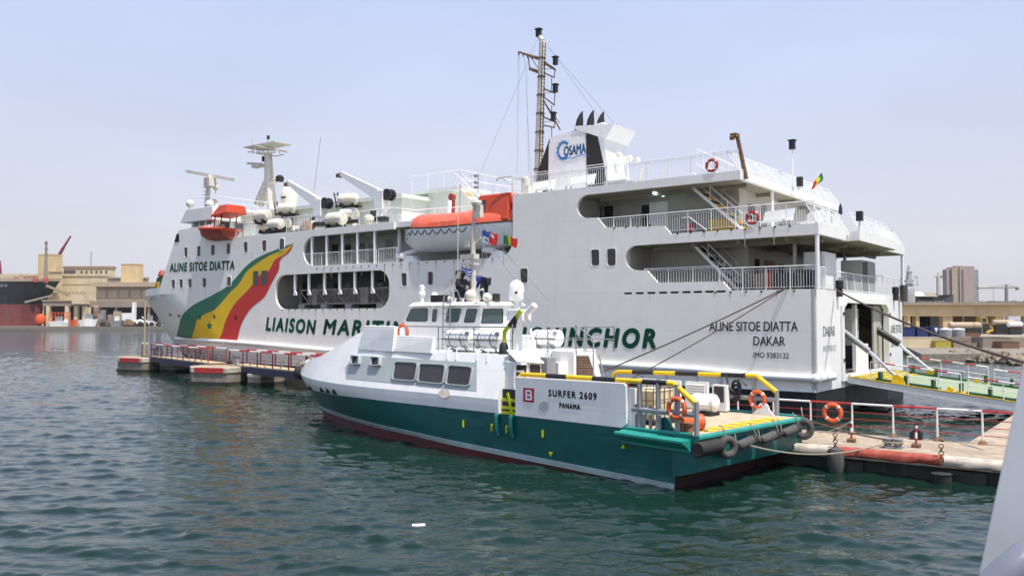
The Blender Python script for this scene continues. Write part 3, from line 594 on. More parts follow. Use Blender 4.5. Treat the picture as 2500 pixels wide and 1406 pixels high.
# ---- railings of the open decks
rr=MB(); y=-.1
rail(rr,[(12.3,y,9.42),(8.0,y,9.42)],1.1,1.2,.16); rr.build('deck_railing','white',ferry,smooth=60)
rr=MB(); rail(rr,[(8.0,y,9.43),(.05,y,9.43)],1.1,1.3,.14); rr.tube([(7.0,y,10.2),(6.6,y,10.2),(5.6,y,9.45)],.03,5); rr.build('deck_railing','white',ferry,smooth=60)
rr=MB(); rail(rr,[(9.3,-.15,6.6),(5.0,-.15,6.6)],.95,1.4,.16); rail(rr,[(4.9,y,6.26),(.0,y,6.26)],1.15,1.1,.14); rail(rr,[(-.0,-.2,6.26),(0,-1.6,6.26)],1.1,.7,.14); rr.build('deck_railing','white',ferry,smooth=60)
rr=MB(); rail(rr,[(18.2,y,12.4),(3.85,y,12.4)],1.08,1.3,.14); rr.build('deck_railing','white',ferry,smooth=60)
def screen(name,x,y0,y1,z,h,lean,n):
    f=MB(); g=MB()
    for i in range(n+1):
        yy=y0+(y1-y0)*i/n; f.tube([(x,yy,z),(x+lean,yy,z+h)],.022,5)
    f.tube([(x+lean,y0,z+h),(x+lean,y1,z+h)],.035,6); f.tube([(x,y0,z+.05),(x,y1,z+.05)],.03,5)
    o=f.build(name,'white',ferry,smooth=60)
    g.hexa([(x+.02,y0,z+.08),(x+.03,y0,z+.08),(x+.03,y1,z+.08),(x+.02,y1,z+.08)],[(x+lean+.02,y0,z+h-.05),(x+lean+.03,y0,z+h-.05),(x+lean+.03,y1,z+h-.05),(x+lean+.02,y1,z+h-.05)])
    g.build('screen_panel','screen',o,smooth=0)
screen('wind_screen',3.72,-.1,-16.9,12.4,1.05,.75,9)
screen('wind_screen',-.15,-.1,-4.9,9.42,1.05,.6,4); screen('wind_screen',-.7,-5.05,-12.5,9.4,1.05,.5,6); screen('wind_screen',-.15,-12.7,-16.9,9.42,1.05,.6,4)
screen('wind_screen',.02,-4.0,-11.0,6.26,1.0,.1,5); 
rr=MB(); rail(rr,[(.05,-11.2,6.26),(.05,-16.6,6.26)],1.1,1.4,0,mid=1); rr.build('deck_railing','white',ferry,smooth=60)
# stern deck fittings
for nm,a,b,m in (('winch',(1.0,-1.4,6.2),(2.2,-.3,7.1),'black'),('locker',(.6,-5.4,6.2),(1.6,-3.2,8.3),'white'),('locker',(.4,-11.8,6.2),(1.6,-9.6,8.2),'super_white'),('bollard_box',(.15,-8.4,6.2),(.9,-6.6,7.1),'steel'),('winch',(.8,-3.0,6.2),(1.6,-1.9,7.3),'black')):
    MB().box(a,b).box((a[0]-.04,a[1]+.12,a[2]+.15),(a[0]-.005,b[1]-.12,b[2]-.15)).build(nm,m,ferry,smooth=0,bevel=.05)
MB().box((.1,-11.2,6.3),(.38,-9.62,8.1)).build('locker_door','steel',ferry,smooth=0)
for yy in (-3.5,-14.9):
    MB().lathe([(.17,0),(.15,.4),(.2,.45),(.2,.8),(.14,.85)],(-.12,yy,5.95),(0,0,1),12).build('fairlead','black',ferry)
MB().lathe([(.22,0),(.24,1.0),(.18,1.05)],(-.3,-16.2,5.9),(0,0,1),12).build('fairlead','grey_rubber',ferry)
for x,y_,c in ((2.6,-1.9,'orange_red'),(3.3,-2.2,'wood'),(1.8,-2.4,'amber')): MB().box((x,y_-.5,6.2),(x+.6,y_,7.2)).build('deck_box',c,ferry,smooth=0,bevel=.03)
MB().box((6.2,-2.6,9.42),(4.7,-1.6,10.2)).build('yellow_locker','amber',ferry,smooth=0,bevel=.03)
MB().box((7.6,-2.2,9.42),(7.2,-1.8,10.1)).build('fire_box','red',ferry,smooth=0,bevel=.03)
# ---- ramp
rp=MB()
def rampz(x): return 1.78+ (x+.1)*.115
def slab(x0,x1,y0,y1,t0,t1,mi,mb=rp):
    mb.hexa([(x0,y0,rampz(x0)+t0),(x1,y0,rampz(x1)+t0),(x1,y1,rampz(x1)+t0),(x0,y1,rampz(x0)+t0)],[(x0,y0,rampz(x0)+t1),(x1,y0,rampz(x1)+t1),(x1,y1,rampz(x1)+t1),(x0,y1,rampz(x0)+t1)],mi)
rp.hexa([(-.1,-4.62,1.5),(-.1,-13.0,1.5),(-9.2,-13.0,.3),(-9.2,-4.62,.3)],[(-.1,-4.62,rampz(-.1)),(-.1,-13,rampz(-.1)),(-9.2,-13,rampz(-9.2)),(-9.2,-4.62,rampz(-9.2))],0)
slab(-9.1,-.2,-12.85,-4.8,.004,.02,1)
slab(-9.15,-.15,-4.8,-4.6,.003,.05,2); slab(-9.15,-.15,-13.05,-12.85,.003,.05,2)
for k in range(4): slab(-.3-.45*k-.3,-.3-.45*k,-12,-5.2,.021,.06,2)
for y0,y1 in ((-5.5,-5.05),(-12.6,-12.2)):
    slab(-4.4,-1.4,y0,y1,.021,.12,3); slab(-9.0,-5.6,y0,y1,.021,.12,3)
slab(-5.6,-4.6,-6.0,-5.0,.021,.04,2)
for k in range(6): slab(-1.6-1.25*k-.06,-1.6-1.25*k+.06,-5.56,-5.0,.1,.5,3); slab(-1.6-1.25*k-.06,-1.6-1.25*k+.06,-12.66,-12.2,.1,.5,3)
ramp=rp.build('stern_ramp',['super_white','ramp_green','ramp_yellow','dark_green'],ferry,smooth=0)
for y0 in (-5.0,-12.5):
    MB().prism([(-2.9,0),(-2.2,0),(-2.3,.42),(-2.5,.5),(-2.75,.35)],lambda a,b,d:(a,d,rampz(a)+b),y0-.15,y0+.15).build('ramp_lug','yellow',ramp,smooth=30); MB().lathe([(.12,-.2),(.12,.2)],(-4.9,y0,rampz(-4.9)+.15),(0,1,0),10).build('ramp_roller','yellow',ramp)
def striped(mb,pts,r,seg,mis=(0,1),n=6):
    pts=[V3(p) for p in pts]; c=0
    for a,b in zip(pts,pts[1:]):
        L=(b-a).length; k=max(1,round(L/seg))
        for i in range(k): mb.tube([a.lerp(b,i/k),a.lerp(b,(i+1)/k)],r,n,mi=mis[c%2]); c+=1
for y0 in (-4.95,-12.9):
    rm=MB(); zz=lambda x,h:(x,y0,rampz(x)+h)
    striped(rm,[zz(-1.2,.95),zz(-5.4,.95)],.035,.62); rm.tube([zz(-1.2,.5),zz(-5.4,.5)],.022,5)
    striped(rm,[zz(-5.7,.85),zz(-9.0,.85)],.035,.62); rm.tube([zz(-5.7,.45),zz(-9.0,.45)],.022,5)
    for x in (-1.2,-3.0,-4.4,-5.4,-5.7,-7.2,-9): rm.tube([zz(x,0),zz(x,.95 if x>-5.6 else .85)],.026,5)
    rm.build('ramp_railing',['white','red'],ramp,smooth=60)
cy=MB().tube([(.5,-4.9,4.45),(-1.15,-4.9,3.15)],.16,10,mi=0).tube([(-1.1,-4.9,3.2),(-2.5,-4.95,rampz(-2.5)+.3)],.085,10,mi=1); cy.build('ramp_cylinder',['steel','chrome'],ferry)
cy=MB().tube([(3.2,-12.2,6.0),(-.9,-12.3,3.35)],.2,10,mi=0).tube([(-.8,-12.3,3.4),(-2.6,-12.4,rampz(-2.6)+.3)],.085,10,mi=1); cy.build('ramp_cylinder',['black','chrome'],ferry)
# ---- funnel
fy0,fy1=-5.5,-8.3
FS=lambda px,py:(lambda p:(p.x,p.z))(FE.on(1,px,py,fy0))
prof=[(20.75,12.4),FS(1344,336),FS(1470,298),(14.65,12.4)]
fz=lambda a,b,d:(a,d,b)
fn=MB().prism(prof,fz,fy0-.06,fy1).build('funnel','white',ferry,smooth=0)
MB().prism([FS(1340,350),FS(1428,327),FS(1428,420),(16.55,12.4),(19.55,12.4)],fz,fy0-.05,fy0).build('funnel_panel','white',fn,smooth=0)
def louv(pts,n):
    g=MB().prism(pts,fz,fy0-.055,fy0-.03,0); x0=min(p[0] for p in pts); x1=max(p[0] for p in pts)
    mx=sum(p[0] for p in pts)/len(pts)
    g.box((mx-.9,fy0-.04,14.75),(mx+.75,fy0-.015,14.8),1)
    return g.build('funnel_louvre',['funnel_black','super_white'],fn,smooth=0)
louv([FS(1341,338),FS(1338,445),(19.6,12.5),(20.6,12.5),FS(1310,425)],9); louv([FS(1430,322),FS(1455,319),FS(1474,405),(14.85,12.5),(16.45,12.5)],9)
tp=[FE.on(1,1466,296,fy0)]
x=FS(1470,298)[0]; z=FS(1470,298)[1]
vt_=FE.on(1,1540,318,fy1); vx=max(min(vt_.x,x-.9),x-1.3)
MB().hexa([(x+2.2,fy0+.03,z-.14),(x+2.2,fy1-.03,z-.14),(x-.28,fy1-.03,z-1.15),(x-.28,fy0+.03,z-1.15)],[(x+2.2,fy0+.03,z+.02),(x+2.2,fy1-.03,z+.02),(vx,fy1-.03,z-.25),(vx,fy0+.03,z-.25)]).build('funnel_visor','white',fn,smooth=0)
for px,h in ((1388,1.5),(1415,1.55),(1440,1.45),(1472,.6)):
    u,zz=FS(px,318); yy=-6.9
    MB().tube([(u+.1,yy,zz-.4),(u+.1,yy,zz+.25),(u+.0,yy,zz+h*.6),(u-.1,yy,zz+h*.85),(u-.22,yy,zz+h)],[.32,.30,.24,.13,.03] if h>1 else [.2,.2,.15,.1,.03],12).build('exhaust_pipe','black',fn)
for px,py in ((1480,371),(1502,378),(1520,382)):
    p=FE.on(0,px,py,14.6); MB().lathe([(.12,0),(.2,.15),(.2,.3),(.06,.32)],(14.75+.0,-6.5-(px-1480)*.06,p.z),(-1,0,.1),12).build('floodlight','cream',fn)
lg=MB()
def lfn(x0,x1): 
    a=FS(*x0); b=FS(*x1); return a,b
a,b=FS(1377,381),FS(1430,374)
text(lg,'OSAMA',lambda x,y:(a[0]+(b[0]-a[0])*x*1.0,fy0+.012,a[1]+(b[1]-a[1])*x+.66*y*(.9+.1*x)),fat=(.012,.04),shear=.05)
cc=FS(1376,368); cx_,cz_=cc
pr=[(cx_-math.cos(R(t))*.50,cz_+math.sin(R(t))*.62) for t in range(42,321,12)]; pr2=[(cx_-math.cos(R(t))*.36,cz_+math.sin(R(t))*.47) for t in range(318,41,-12)]
lg.prism(pr+pr2,lambda a,b,d:(a,d,b),fy0+.004,fy0+.014)
for t in range(50,320,27): lg.ball((cx_-math.cos(R(t))*.55,fy0+.012,cz_+math.sin(R(t))*.67),.055,6)
wv=[(a[0]+.3-i*.19,a[1]-.16+.07*math.sin(i*.9)) for i in range(13)]; lg.tube([(p[0],fy0+.012,p[1]) for p in wv],.03,4)
lg.build('funnel_logo','blue_logo',fn,smooth=0)
# ---- main mast behind the funnel
YM=-8.5
FM=lambda px,py,y=YM:FE.on(1,px,py,y)
b0=Vector((22.6,YM,11.5)); t0=FM(1324,100)
mm=MB(); mm.tube([b0,b0.lerp(t0,.5),t0],[.34,.30,.22],10,mi=0); mm.tube([t0,t0+Vector((.25,0,.35))],[.2,.16],8,mi=0)
for i in range(7): p=b0.lerp(t0,.3+.1*i); mm.tube([p,p+Vector((0,0,.12))],.37-.015*i,10,mi=1)
mm.box((t0.x+.15,YM-.15,t0.z+.35),(t0.x+.5,YM+.15,t0.z+.9),2); mm.box((t0.x+.1,YM-.2,t0.z+.85),(t0.x+.55,YM+.2,t0.z+.95),2)
mast=mm.build('main_mast',['rustwhite','rust','black'],ferry)
ld=MB(); off=Vector((-.45,.25,0))
for s_ in (0,.32): ld.tube([b0+off+Vector((-s_*.0,s_,1)),t0+off+Vector((0,s_,-.3))],.03,4)
for i in range(44): p=b0.lerp(t0,.12+.85*i/44)+off; ld.tube([p+Vector((-.12,0,0)),p+Vector((0,.32,0))],.022,4)
ld.build('mast_ladder','black',mast,smooth=0)
ys=MB(); L0=FM(1266,127); R0=FM(1357,172); ys.tube([L0,FM(1322,146)],[.07,.13],6); ys.tube([FM(1322,150),R0],[.1,.06],6)
ys.tube([FM(1293,168),FM(1318,178)],.12,6); ys.tube([FM(1293,168),FM(1290,140)],.04,5); ys.tube([FM(1296,140),FM(1317,172)],.03,5)
for k in range(4): p=L0.lerp(FM(1322,146),k*.2); ys.tube([p,p+Vector((0,0,-.25))],.05,5)
for (y0_,y1_,y2_) in ((148,170,190),(215,228,258),(284,298,312)):
    c=FM(1356 if y0_<280 else 1351,y0_); ys.box((c.x-.14,YM-.14,c.z-.32),(c.x+.14,YM+.14,c.z+.25),1); ys.box((c.x-.2,YM-.2,c.z+.2),(c.x+.2,YM+.2,c.z+.28),1)
    ys.tube([FM(1322,y0_-2 if y0_<200 else y0_),FM(1355,y1_)],.06,5); ys.tube([FM(1355,y1_),FM(1353,y2_)],.035,5); ys.tube([FM(1326,y1_+8),FM(1354,y2_)],.05,5); ys.tube([FM(1326,y1_),FM(1354,y1_-2)],.02,4)
    ys.tube([FM(1347,y2_),FM(1347,y2_+32)],.03,4)
ys.tube([FM(1318,230),FM(1368,318)],.06,5); ys.tube([FM(1328,250),FM(1366,300)],.03,5)
ys.build('mast_yard',['rust','black'],mast,smooth=60)
wr=MB()
for a,b in (((1268,130),(1262,425)),((1280,135),(1296,430)),((1310,100),(1170,430)),((1336,110),(1468,296)),((1340,118),(1498,300)),((1266,128),(1262,300)),((1286,165),(1290,420))): wr.tube([FM(*a),FM(*b)],.012,3)
wr.build('stay_wire','steel',mast,smooth=0)
# ---- bridge
br=MB()
def tbox(mb,x0,x1,y0,y1,z0,z1,dx0=0,dx1=0,dy=0,mi=0):
    mb.hexa([(x0,y0,z0),(x1,y0,z0),(x1,y1,z0),(x0,y1,z0)],[(x0+dx0,y0+dy,z1),(x1+dx1,y0+dy,z1),(x1+dx1,y1-dy,z1),(x0+dx0,y1-dy,z1)],mi)
tbox(br,50.4,54.2,YS+.5,-.5,11.4,13.25,0,-.3,0,1)
tbox(br,50.1,54.9,YS-.0,.0,13.2,14.25,0,-.9,0,0)
br.box((50.2,YS+.1,14.2),(53.9,-.1,14.33),0)
tbox(br,54.1,55.3,YS+.6,-.4,11.4,12.5,0,-.2,0,0)
bridge=br.build('bridge',['super_white','pale_green'],ferry,smooth=0)
for x0,x1 in ((50.9,51.6),(52.0,52.6),(52.85,53.5)):
    MB().hexa([(x0,-.49,12.45),(x1,-.49,12.45),(x1,-.47,12.45),(x0,-.47,12.45)],[(x0,-.49,13.15),(x1,-.49,13.15),(x1,-.47,13.15),(x0,-.47,13.15)]).build('bridge_window','glass',bridge,smooth=0)
for y0 in (-1.0,-2.4,-3.8): MB().box((50.36,y0-.8,12.4),(50.39,y0,13.1)).build('bridge_window','glass',bridge,smooth=0)
MB().hexa([(49.2,-.05,11.5),(50.3,-.05,11.5),(50.3,.0,11.5),(49.2,.0,11.5)],[(50.0,-.05,12.8),(50.3,-.05,12.8),(50.3,.0,12.8),(50.0,.0,12.8)]).build('wing_bracket','white',bridge,smooth=0)
p=FE.on(1,434,585,0); MB().prism([(55.75,11.55),(55.0,11.55),(55.05,12.25),(55.4,12.25)],side,-.03,.02).build('wing_opening','dark',bridge,smooth=0)
rr=MB(); rail(rr,[(53.8,-.3,14.33),(50.3,-.3,14.33),(50.3,-9,14.33)],.9,1.5,0,r=.018,mid=1); rr.build('deck_railing','white',bridge,smooth=60)
for px,py,r,y in ((464,500,.36,-1.2),(512,502,.42,-4.0),(505,470,.0,-4)):
    if r: c=FM(px,py,y); MB().ball((c.x,y,c.z+.1),r,12).lathe([(.12,-.6),(.1,0)],(c.x,y,c.z-.1),(0,0,1),8).build('antenna_dome','cream',bridge)
# radar mast
rm=MB(); a=FM(505,512,-5); rm.tube([(a.x,-5,14.2),(a.x-.2,-5,FM(513,455,-5).z)],[.28,.2],8); c=FM(513,446,-5); rm.box((c.x-.45,-5.4,c.z-.4),(c.x+.45,-4.6,c.z+.45)); rm.lathe([(.25,.45),(.15,.75)],(c.x,-5,c.z),(0,0,1),8)
for i in range(9): rm.box((a.x+.25,-5.1,14.6+i*.33),(a.x+.5,-4.9,14.64+i*.33))
l=FM(473,421,-5); r_=FM(553,437,-5); l.y=-4.2; r_.y=-5.8
rm.bar(l,r_,.2,.28,0); rmo=rm.build('radar_mast','rustwhite',bridge)
g=MB(); a=FM(526,512,-6); g.hexa([(a.x-.5,-6.3,14.2),(a.x+.5,-6.3,14.2),(a.x+.5,-5.7,14.2),(a.x-.5,-5.7,14.2)],[(a.x-.12,-6.1,16.2),(a.x+.12,-6.1,16.2),(a.x+.12,-5.9,16.2),(a.x-.12,-5.9,16.2)]); t=FM(526,458,-6); g.tube([(a.x,-6,16.2),(a.x,-6,t.z)],.05,6); g.ball((a.x,-6,t.z),.28,10); g.box((a.x-.3,-6.2,16.15),(a.x+.3,-5.8,16.25)); g.build('antenna_post','cream',bridge)
# ---- forward mast (tapered, stepped, cross trees)
P=lambda px,py:FM(px,py,YM)
fm=MB(); fm.tube([P(668,540),P(657,440),P(655,375)],[.55,.46,.36],8); fm.tube([P(632,500),P(652,447),P(683,438)],[.5,.42,.2],8)
fm.tube([P(655,372),P(655,338)],.06,6); fm.box((P(655,338).x-.1,YM-.1,P(655,338).z-.1),(P(655,338).x+.1,YM+.1,P(655,338).z+.25),1)
for px in (634,): fm.box((P(643,387).x-.1,YM-.1,P(643,387).z-.3),(P(643,387).x+.12,YM+.1,P(643,387).z+.2),1)
a,b=P(616,364),P(692,370)
for y in (-1.2,1.2): fm.tube([a+Vector((0,y*.0+y*.4,0)),P(655,362)+Vector((0,y,0)),b+Vector((0,y*.4,0))],.07,5); fm.tube([P(616,373)+Vector((0,y*.4,0)),P(650,377)+Vector((0,y,0)),P(682,375)+Vector((0,y*.4,0))],.06,5)
for px in (616,628,642,668,680): fm.tube([P(px,363),P(px+3,375)],.05,4)
fm.tube([a,a+Vector((0,0,1))],.03,4); fm.tube([P(692,372),P(692,360)],.03,4); fm.box((a.x-.0,YM-1,a.z-.05),(b.x,YM+1,a.z+.03))
fm.bar(P(603,399),P(640,401),.12,.22); fm.box((P(620,403).x-.0,YM-.3,P(620,411).z),(P(640,403).x,YM+.3,P(620,403).z))
fm.lathe([(.35,-.1),(.4,.3),(.2,.5)],P(683,441),(0,0,1),10,1); fm.tube([P(664,370),P(662,520)],.03,4); fm.tube([P(662,370),P(658,520)],.03,4)
fm.build('forward_mast',['rustwhite','black'],ferry)
# ---- deckhouse amidships and what stands on its roof
dh=MB(); dh.box((31.0,-14,11.46),(50.2,-3.2,13.75),0); dh.box((30.6,-14.3,13.7),(50.3,-2.8,13.95),0); dh.box((28.6,-14,11.46),(31,-6,14.3),1); dh.box((27.4,-14.3,14.3),(32.4,-5.6,14.55),1)
house=dh.build('deckhouse',['pale_green','pale_green'],ferry,smooth=0)
for u in (34,38.2,41,45): MB().box((u-.3,-3.18,12.2),(u+.3,-3.15,13.0)).build('deckhouse_window','glass',house,smooth=0)
rr=MB(); rail(rr,[(45,-3,13.95),(32.4,-3,13.95)],1.1,2.2,0,r=.018,mid=1); rail(rr,[(32.4,-5.7,14.55),(27.5,-5.7,14.55),(27.5,-13,14.55)],1.2,1.6,0,r=.022,mid=1); rr.build('deck_railing','white',house,smooth=60)
A=FM(1030,460,-5); B=FM(1085,512,-5); st_=stairs('house_stairs',(27.2,-5.6,14.5),(23.6,-5.6,11.5),.9,['white','amber','white'],n=10)
rr=MB(); rail(rr,[(27.4,-5.7,14.5),(24.6,-5.9,13.9),(21.5,-5.9,13.4)],.5,1.5,0,r=.02,mid=0); rr.build('deck_railing','white',ferry,smooth=60)
dm=MB(); c=FM(705,480,-5); dm.lathe([(.62,-.9),(.72,-.4),(.72,.1),(.6,.5),(.35,.78),(.05,.86)],c,(0,0,1),16); dm.lathe([(.5,-1.3),(.55,-.9)],c,(0,0,1),12); dm.box((c.x-.5,-4.29,c.z-.25),(c.x+.05,-4.25,c.z-.1),1); dm.build('satellite_dome',['cream','black'],ferry)
wp=MB(); wp.tube([FM(765,478,-4),FM(783,335,-4)],.02,4); wp.tube([FM(1122,520,-4),FM(1124,450,-4)],.03,4); wp.build('whip_antenna','steel',ferry)
ya=MB(); c=FM(1167,470,-4); ya.tube([c,FM(1168,424,-4)],.03,5)
for py in (430,446,458): ya.tube([FM(1147,py,-4),FM(1169,py,-4)],.02,4); ya.box((FM(1162,py,-4).x-.1,-4.1,FM(1162,py+3,-4).z),(FM(1162,py,-4).x+.1,-3.9,FM(1162,py-3,-4).z))
ya.build('yagi_antenna','steel',ferry)
# small cranes
def crane(nm,tip,knee,base,y):
    t,k,b=[FE.on(1,*p,y) for p in (tip,knee,base)]
    c=MB(); d=(k-t).normalized(); n=Vector((-d.z,0,d.x))
    def sec(p,h): return [p+Vector((0,-.18,0))+n*h,p+Vector((0,.18,0))+n*h,p+Vector((0,.18,0))-n*h,p+Vector((0,-.18,0))-n*h]
    c.hexa(sec(t,.16),sec(k,.42)); c.box((k.x-.45,y-.4,k.z-.9),(k.x+.35,y+.4,k.z+.35)); c.tube([(k.x,y,k.z-.8),(k.x,y,b.z)],[.38,.42],12)
    o=c.build(nm,'white',ferry,smooth=40)
    MB().lathe([(.42,0),(.42,.2),(.3,.25),(.3,.45),(.42,.5),(.42,.6)],(k.x-.75,y-.3,k.z+.05),(0,1,0),14).build('winch_drum','black',o)
    MB().lathe([(.55,0),(.55,.3)],(k.x,y,b.z-.05),(0,0,1),12).build('crane_foot','black',o); h=MB().box((t.x-.05,y-.22,t.z-.28),(t.x+.35,y+.22,t.z-.02)).lathe([(.16,-.12),(.16,.12)],t+Vector((.1,0,-.1)),(0,1,0),10); h.build('hook_block','rust',o)
crane('davit_crane',(705,446),(782,500),(775,552),-1.2); crane('davit_crane',(833,424),(932,480),(922,540),-1.2)
# lifeboat davit arms
def davit(x,y=-.7):
    d=MB(); d.hexa([(x-.9,y-.25,8.64),(x+.7,y-.25,8.64),(x+.7,y+.25,8.64),(x-.9,y+.25,8.64)],[(x-.3,y-.25,9.1),(x+.2,y-.25,9.1),(x+.2,y+.25,9.1),(x-.3,y+.25,9.1)])
    d.tube([(x-.2,y,8.9),(x+1.2,y+.1,9.25),(x+.3,y+.3,9.1)],.2,8); d.tube([(x+.9,y,9.2),(x-1.6,y-1.9,10.2),(x-1.6,y-2.1,13.0)],.2,8); return d.build('davit','white',ferry)
davit(27.6); davit(19.9)
MB().box((26.15,-3.3,11.5),(25.9,-3.05,13.3)).lathe([(.24,-.15),(.24,.15)],(26,-3.1,13.3),(0,1,0),12).box((26.4,-3.25,12.6),(25.9,-3.05,12.8)).build('davit_head','red_brown',ferry)
rr=MB(); rail(rr,[(34.0,-.2,11.48),(28.7,-.2,11.48),(28.6,-2.0,11.48),(23.5,-2.9,11.48),(18.6,-2.9,11.48)],1.0,1.7,0,mid=1); rr.build('deck_railing','white',ferry,smooth=60)
rr=MB(); rail(rr,[(47.0,-.15,11.48),(44.5,-.15,11.48)],1.1,1,.18); rail(rr,[(40.4,-.15,11.48),(37.5,-.15,11.48)],1.15,1.2,.2); rr.build('deck_railing','white',ferry,smooth=60)
# ventilators and lockers between the rafts
for x,z,r in ((46.0,12.4,.35),(39.6,12.0,.4),(36.7,12.0,.3),(33.4,12.0,.4)): MB().lathe([(r*.7,-1),(r*.7,.1),(r,.15),(r,.35),(r*.5,.5)],(x,-2.2,z),(0,0,1),12).build('deck_ventilator','cream',ferry)
for a_,b_ in (((43.0,-2.6,11.48),(42.0,-2.0,12.3)),((35.9,-2.7,11.5),(35.2,-2.2,12.6))): MB().box(a_,b_).build('deck_locker','cream',ferry,smooth=0,bevel=.03)
MB().lathe([(.3,0),(.42,.05),(.42,.3),(.3,.35)],(38.9,-1.0,11.9),(0,1,.3),14).ball((39.2,-1,11.8),.45,12,sc=(1.2,.7,.8)).ball((38.5,-.9,11.8),.4,12,sc=(1.2,.7,.8)).build('net_bundle','net',ferry)
for px,py in ((660,560),(700,562),(735,561)): c=FE.on(1,px,py,-.9); MB().box((c.x-.35,-1.4,11.46),(c.x+.35,-.6,11.75)).build('raft_stand','black',ferry,smooth=0)
# aft upper deck
pz=MB(); a=FE.on(0,1812,425,3.8); b=FE.on(0,1790,352,3.8); yb=a.y
pz.hexa([(3.5,yb-.1,12.0),(3.68,yb-.1,12.0),(3.68,yb+.08,12.0),(3.5,yb+.08,12.0)],[(3.95,yb-.08,14.25),(4.12,yb-.08,14.25),(4.12,yb+.1,14.25),(3.95,yb+.1,14.25)]); pz.box((3.95,yb-.1,14.2),(4.3,yb+.35,14.38)); pz.lathe([(.12,-.1),(.12,.1)],(4.2,yb+.3,14.15),(1,0,0),10); pz.build('hose_davit','rust',ferry)
lp=MB()
c=FE.on(0,1934,470,3.7); t=FE.on(0,1932,357,3.7); lp.tube([(3.65,c.y,12.1),(3.65,t.y,t.z-.2)],.05,6,mi=0); lp.box((3.5,t.y-.14,t.z-.2),(3.8,t.y+.14,t.z+.3),1); lp.box((3.45,t.y-.2,t.z+.28),(3.85,t.y+.2,t.z+.36),1); lp.bar((3.65,c.y+.25,12.0),(3.2,c.y,12.5),.1,.2,0); lp.box((3.1,c.y-.15,12.45),(3.4,c.y+.15,13.0),1)
lp.build('stern_light_post',['white','black'],ferry)
c=FE.on(0,2097,580,-.8); lp=MB().tube([(-.8,c.y,9.0),(-.85,c.y,9.95)],.06,6,mi=0).box((-1.0,c.y-.16,9.9),(-.7,c.y+.16,10.4),1); lp.build('stern_light',['white','black'],ferry)
c=FE.on(0,2052,520,.5); MB().lathe([(.05,0),(.11,.05),(.09,.4),(.03,.6)],(.5,c.y,10.45),(0,0,1),8).build('stern_light','black',ferry)
vb=MB(); c=FE.on(1,1280,440,-.6); vb.box((18.0,-1.2,12.4),(17.4,-.4,13.0)); vb.lathe([(.2,0),(.3,.2),(.3,.6),(.1,.7)],(17.9,-.8,12.9),(0,0,1),10); vb.tube([(18.4,-.1,12.4),(18.4,-.1,13.6),(19.4,.1,13.55),(19.5,.1,13.35)],.05,5); vb.tube([(18.4,-.1,13.0),(19.1,0,13.5)],.03,4); vb.build('boat_winch','cream',ferry)
MB().box((13.4,-3.6,12.4),(11.9,-2.6,13.1)).build('deck_locker','steel',ferry,smooth=0,bevel=.03); MB().box((11.4,-3.2,12.4),(10.6,-2.6,12.9)).bar((11.2,-3,12.9),(10.9,-2.8,13.6),.15,.1).build('deck_locker','cream',ferry,smooth=0)
rr=stairs('sundeck_stairs',(7.6,-4.0,13.6),(5.4,-4.0,12.4),.8,['white','white','white'],n=6)
# forecastle crane seen past the bow
fc=MB(); c=FE.on(1,388,700,-10); fc.hexa([(c.x-.5,-10.4,6.7),(c.x+.7,-10.4,6.7),(c.x+.7,-9.6,6.7),(c.x-.5,-9.6,6.7)],[(c.x-.9,-10.3,9.4),(c.x-.1,-10.3,9.4),(c.x-.1,-9.7,9.4),(c.x-.9,-9.7,9.4)],0); fc.lathe([(.3,0),(.45,.2),(.35,.6),(.15,.8)],(c.x-.6,-10,9.4),(0,0,1),10,1); fc.bar((c.x-.7,-9.5,8.9),(c.x-.5,-9.5,7.0),.2,.3,2)
fc.build('forecastle_crane',['dark_green','red_brown','amber'],ferry)
# ================================================================== things carried by the ferry
def lifebuoy_parts(o,m='buoy_orange'):
    MB().torus((0,0,0),(0,1,0),.30,.075,28,10).build('ring',m,o)
    for k in range(4):
        a=R(45+90*k); MB().torus((0,0,0),(0,1,0),.30,.079,5,10,a0=a-.10,a1=a+.10).build('reflective_band','tape',o)
    MB().torus((0,0,0),(0,1,0),.385,.010,28,4).build('grab_line','rope_pale',o)
def fe_at(px,py,y): return FE.on(1,px,py,y)
lb=fthing(FE,'lifebuoy','red lifebuoy hung on the white railing at the corner of the ferry top deck','lifebuoy',fe_at(1738,404,-.02),group='lifebuoys on railings'); lifebuoy_parts(lb,'buoy_red'); lb.scale=(.95,.95,.95)
l2=dup(lb,'red lifebuoy hung on the railing of the ferry middle deck beside the white benches',FE.world(fe_at(1837,531,-.02)))
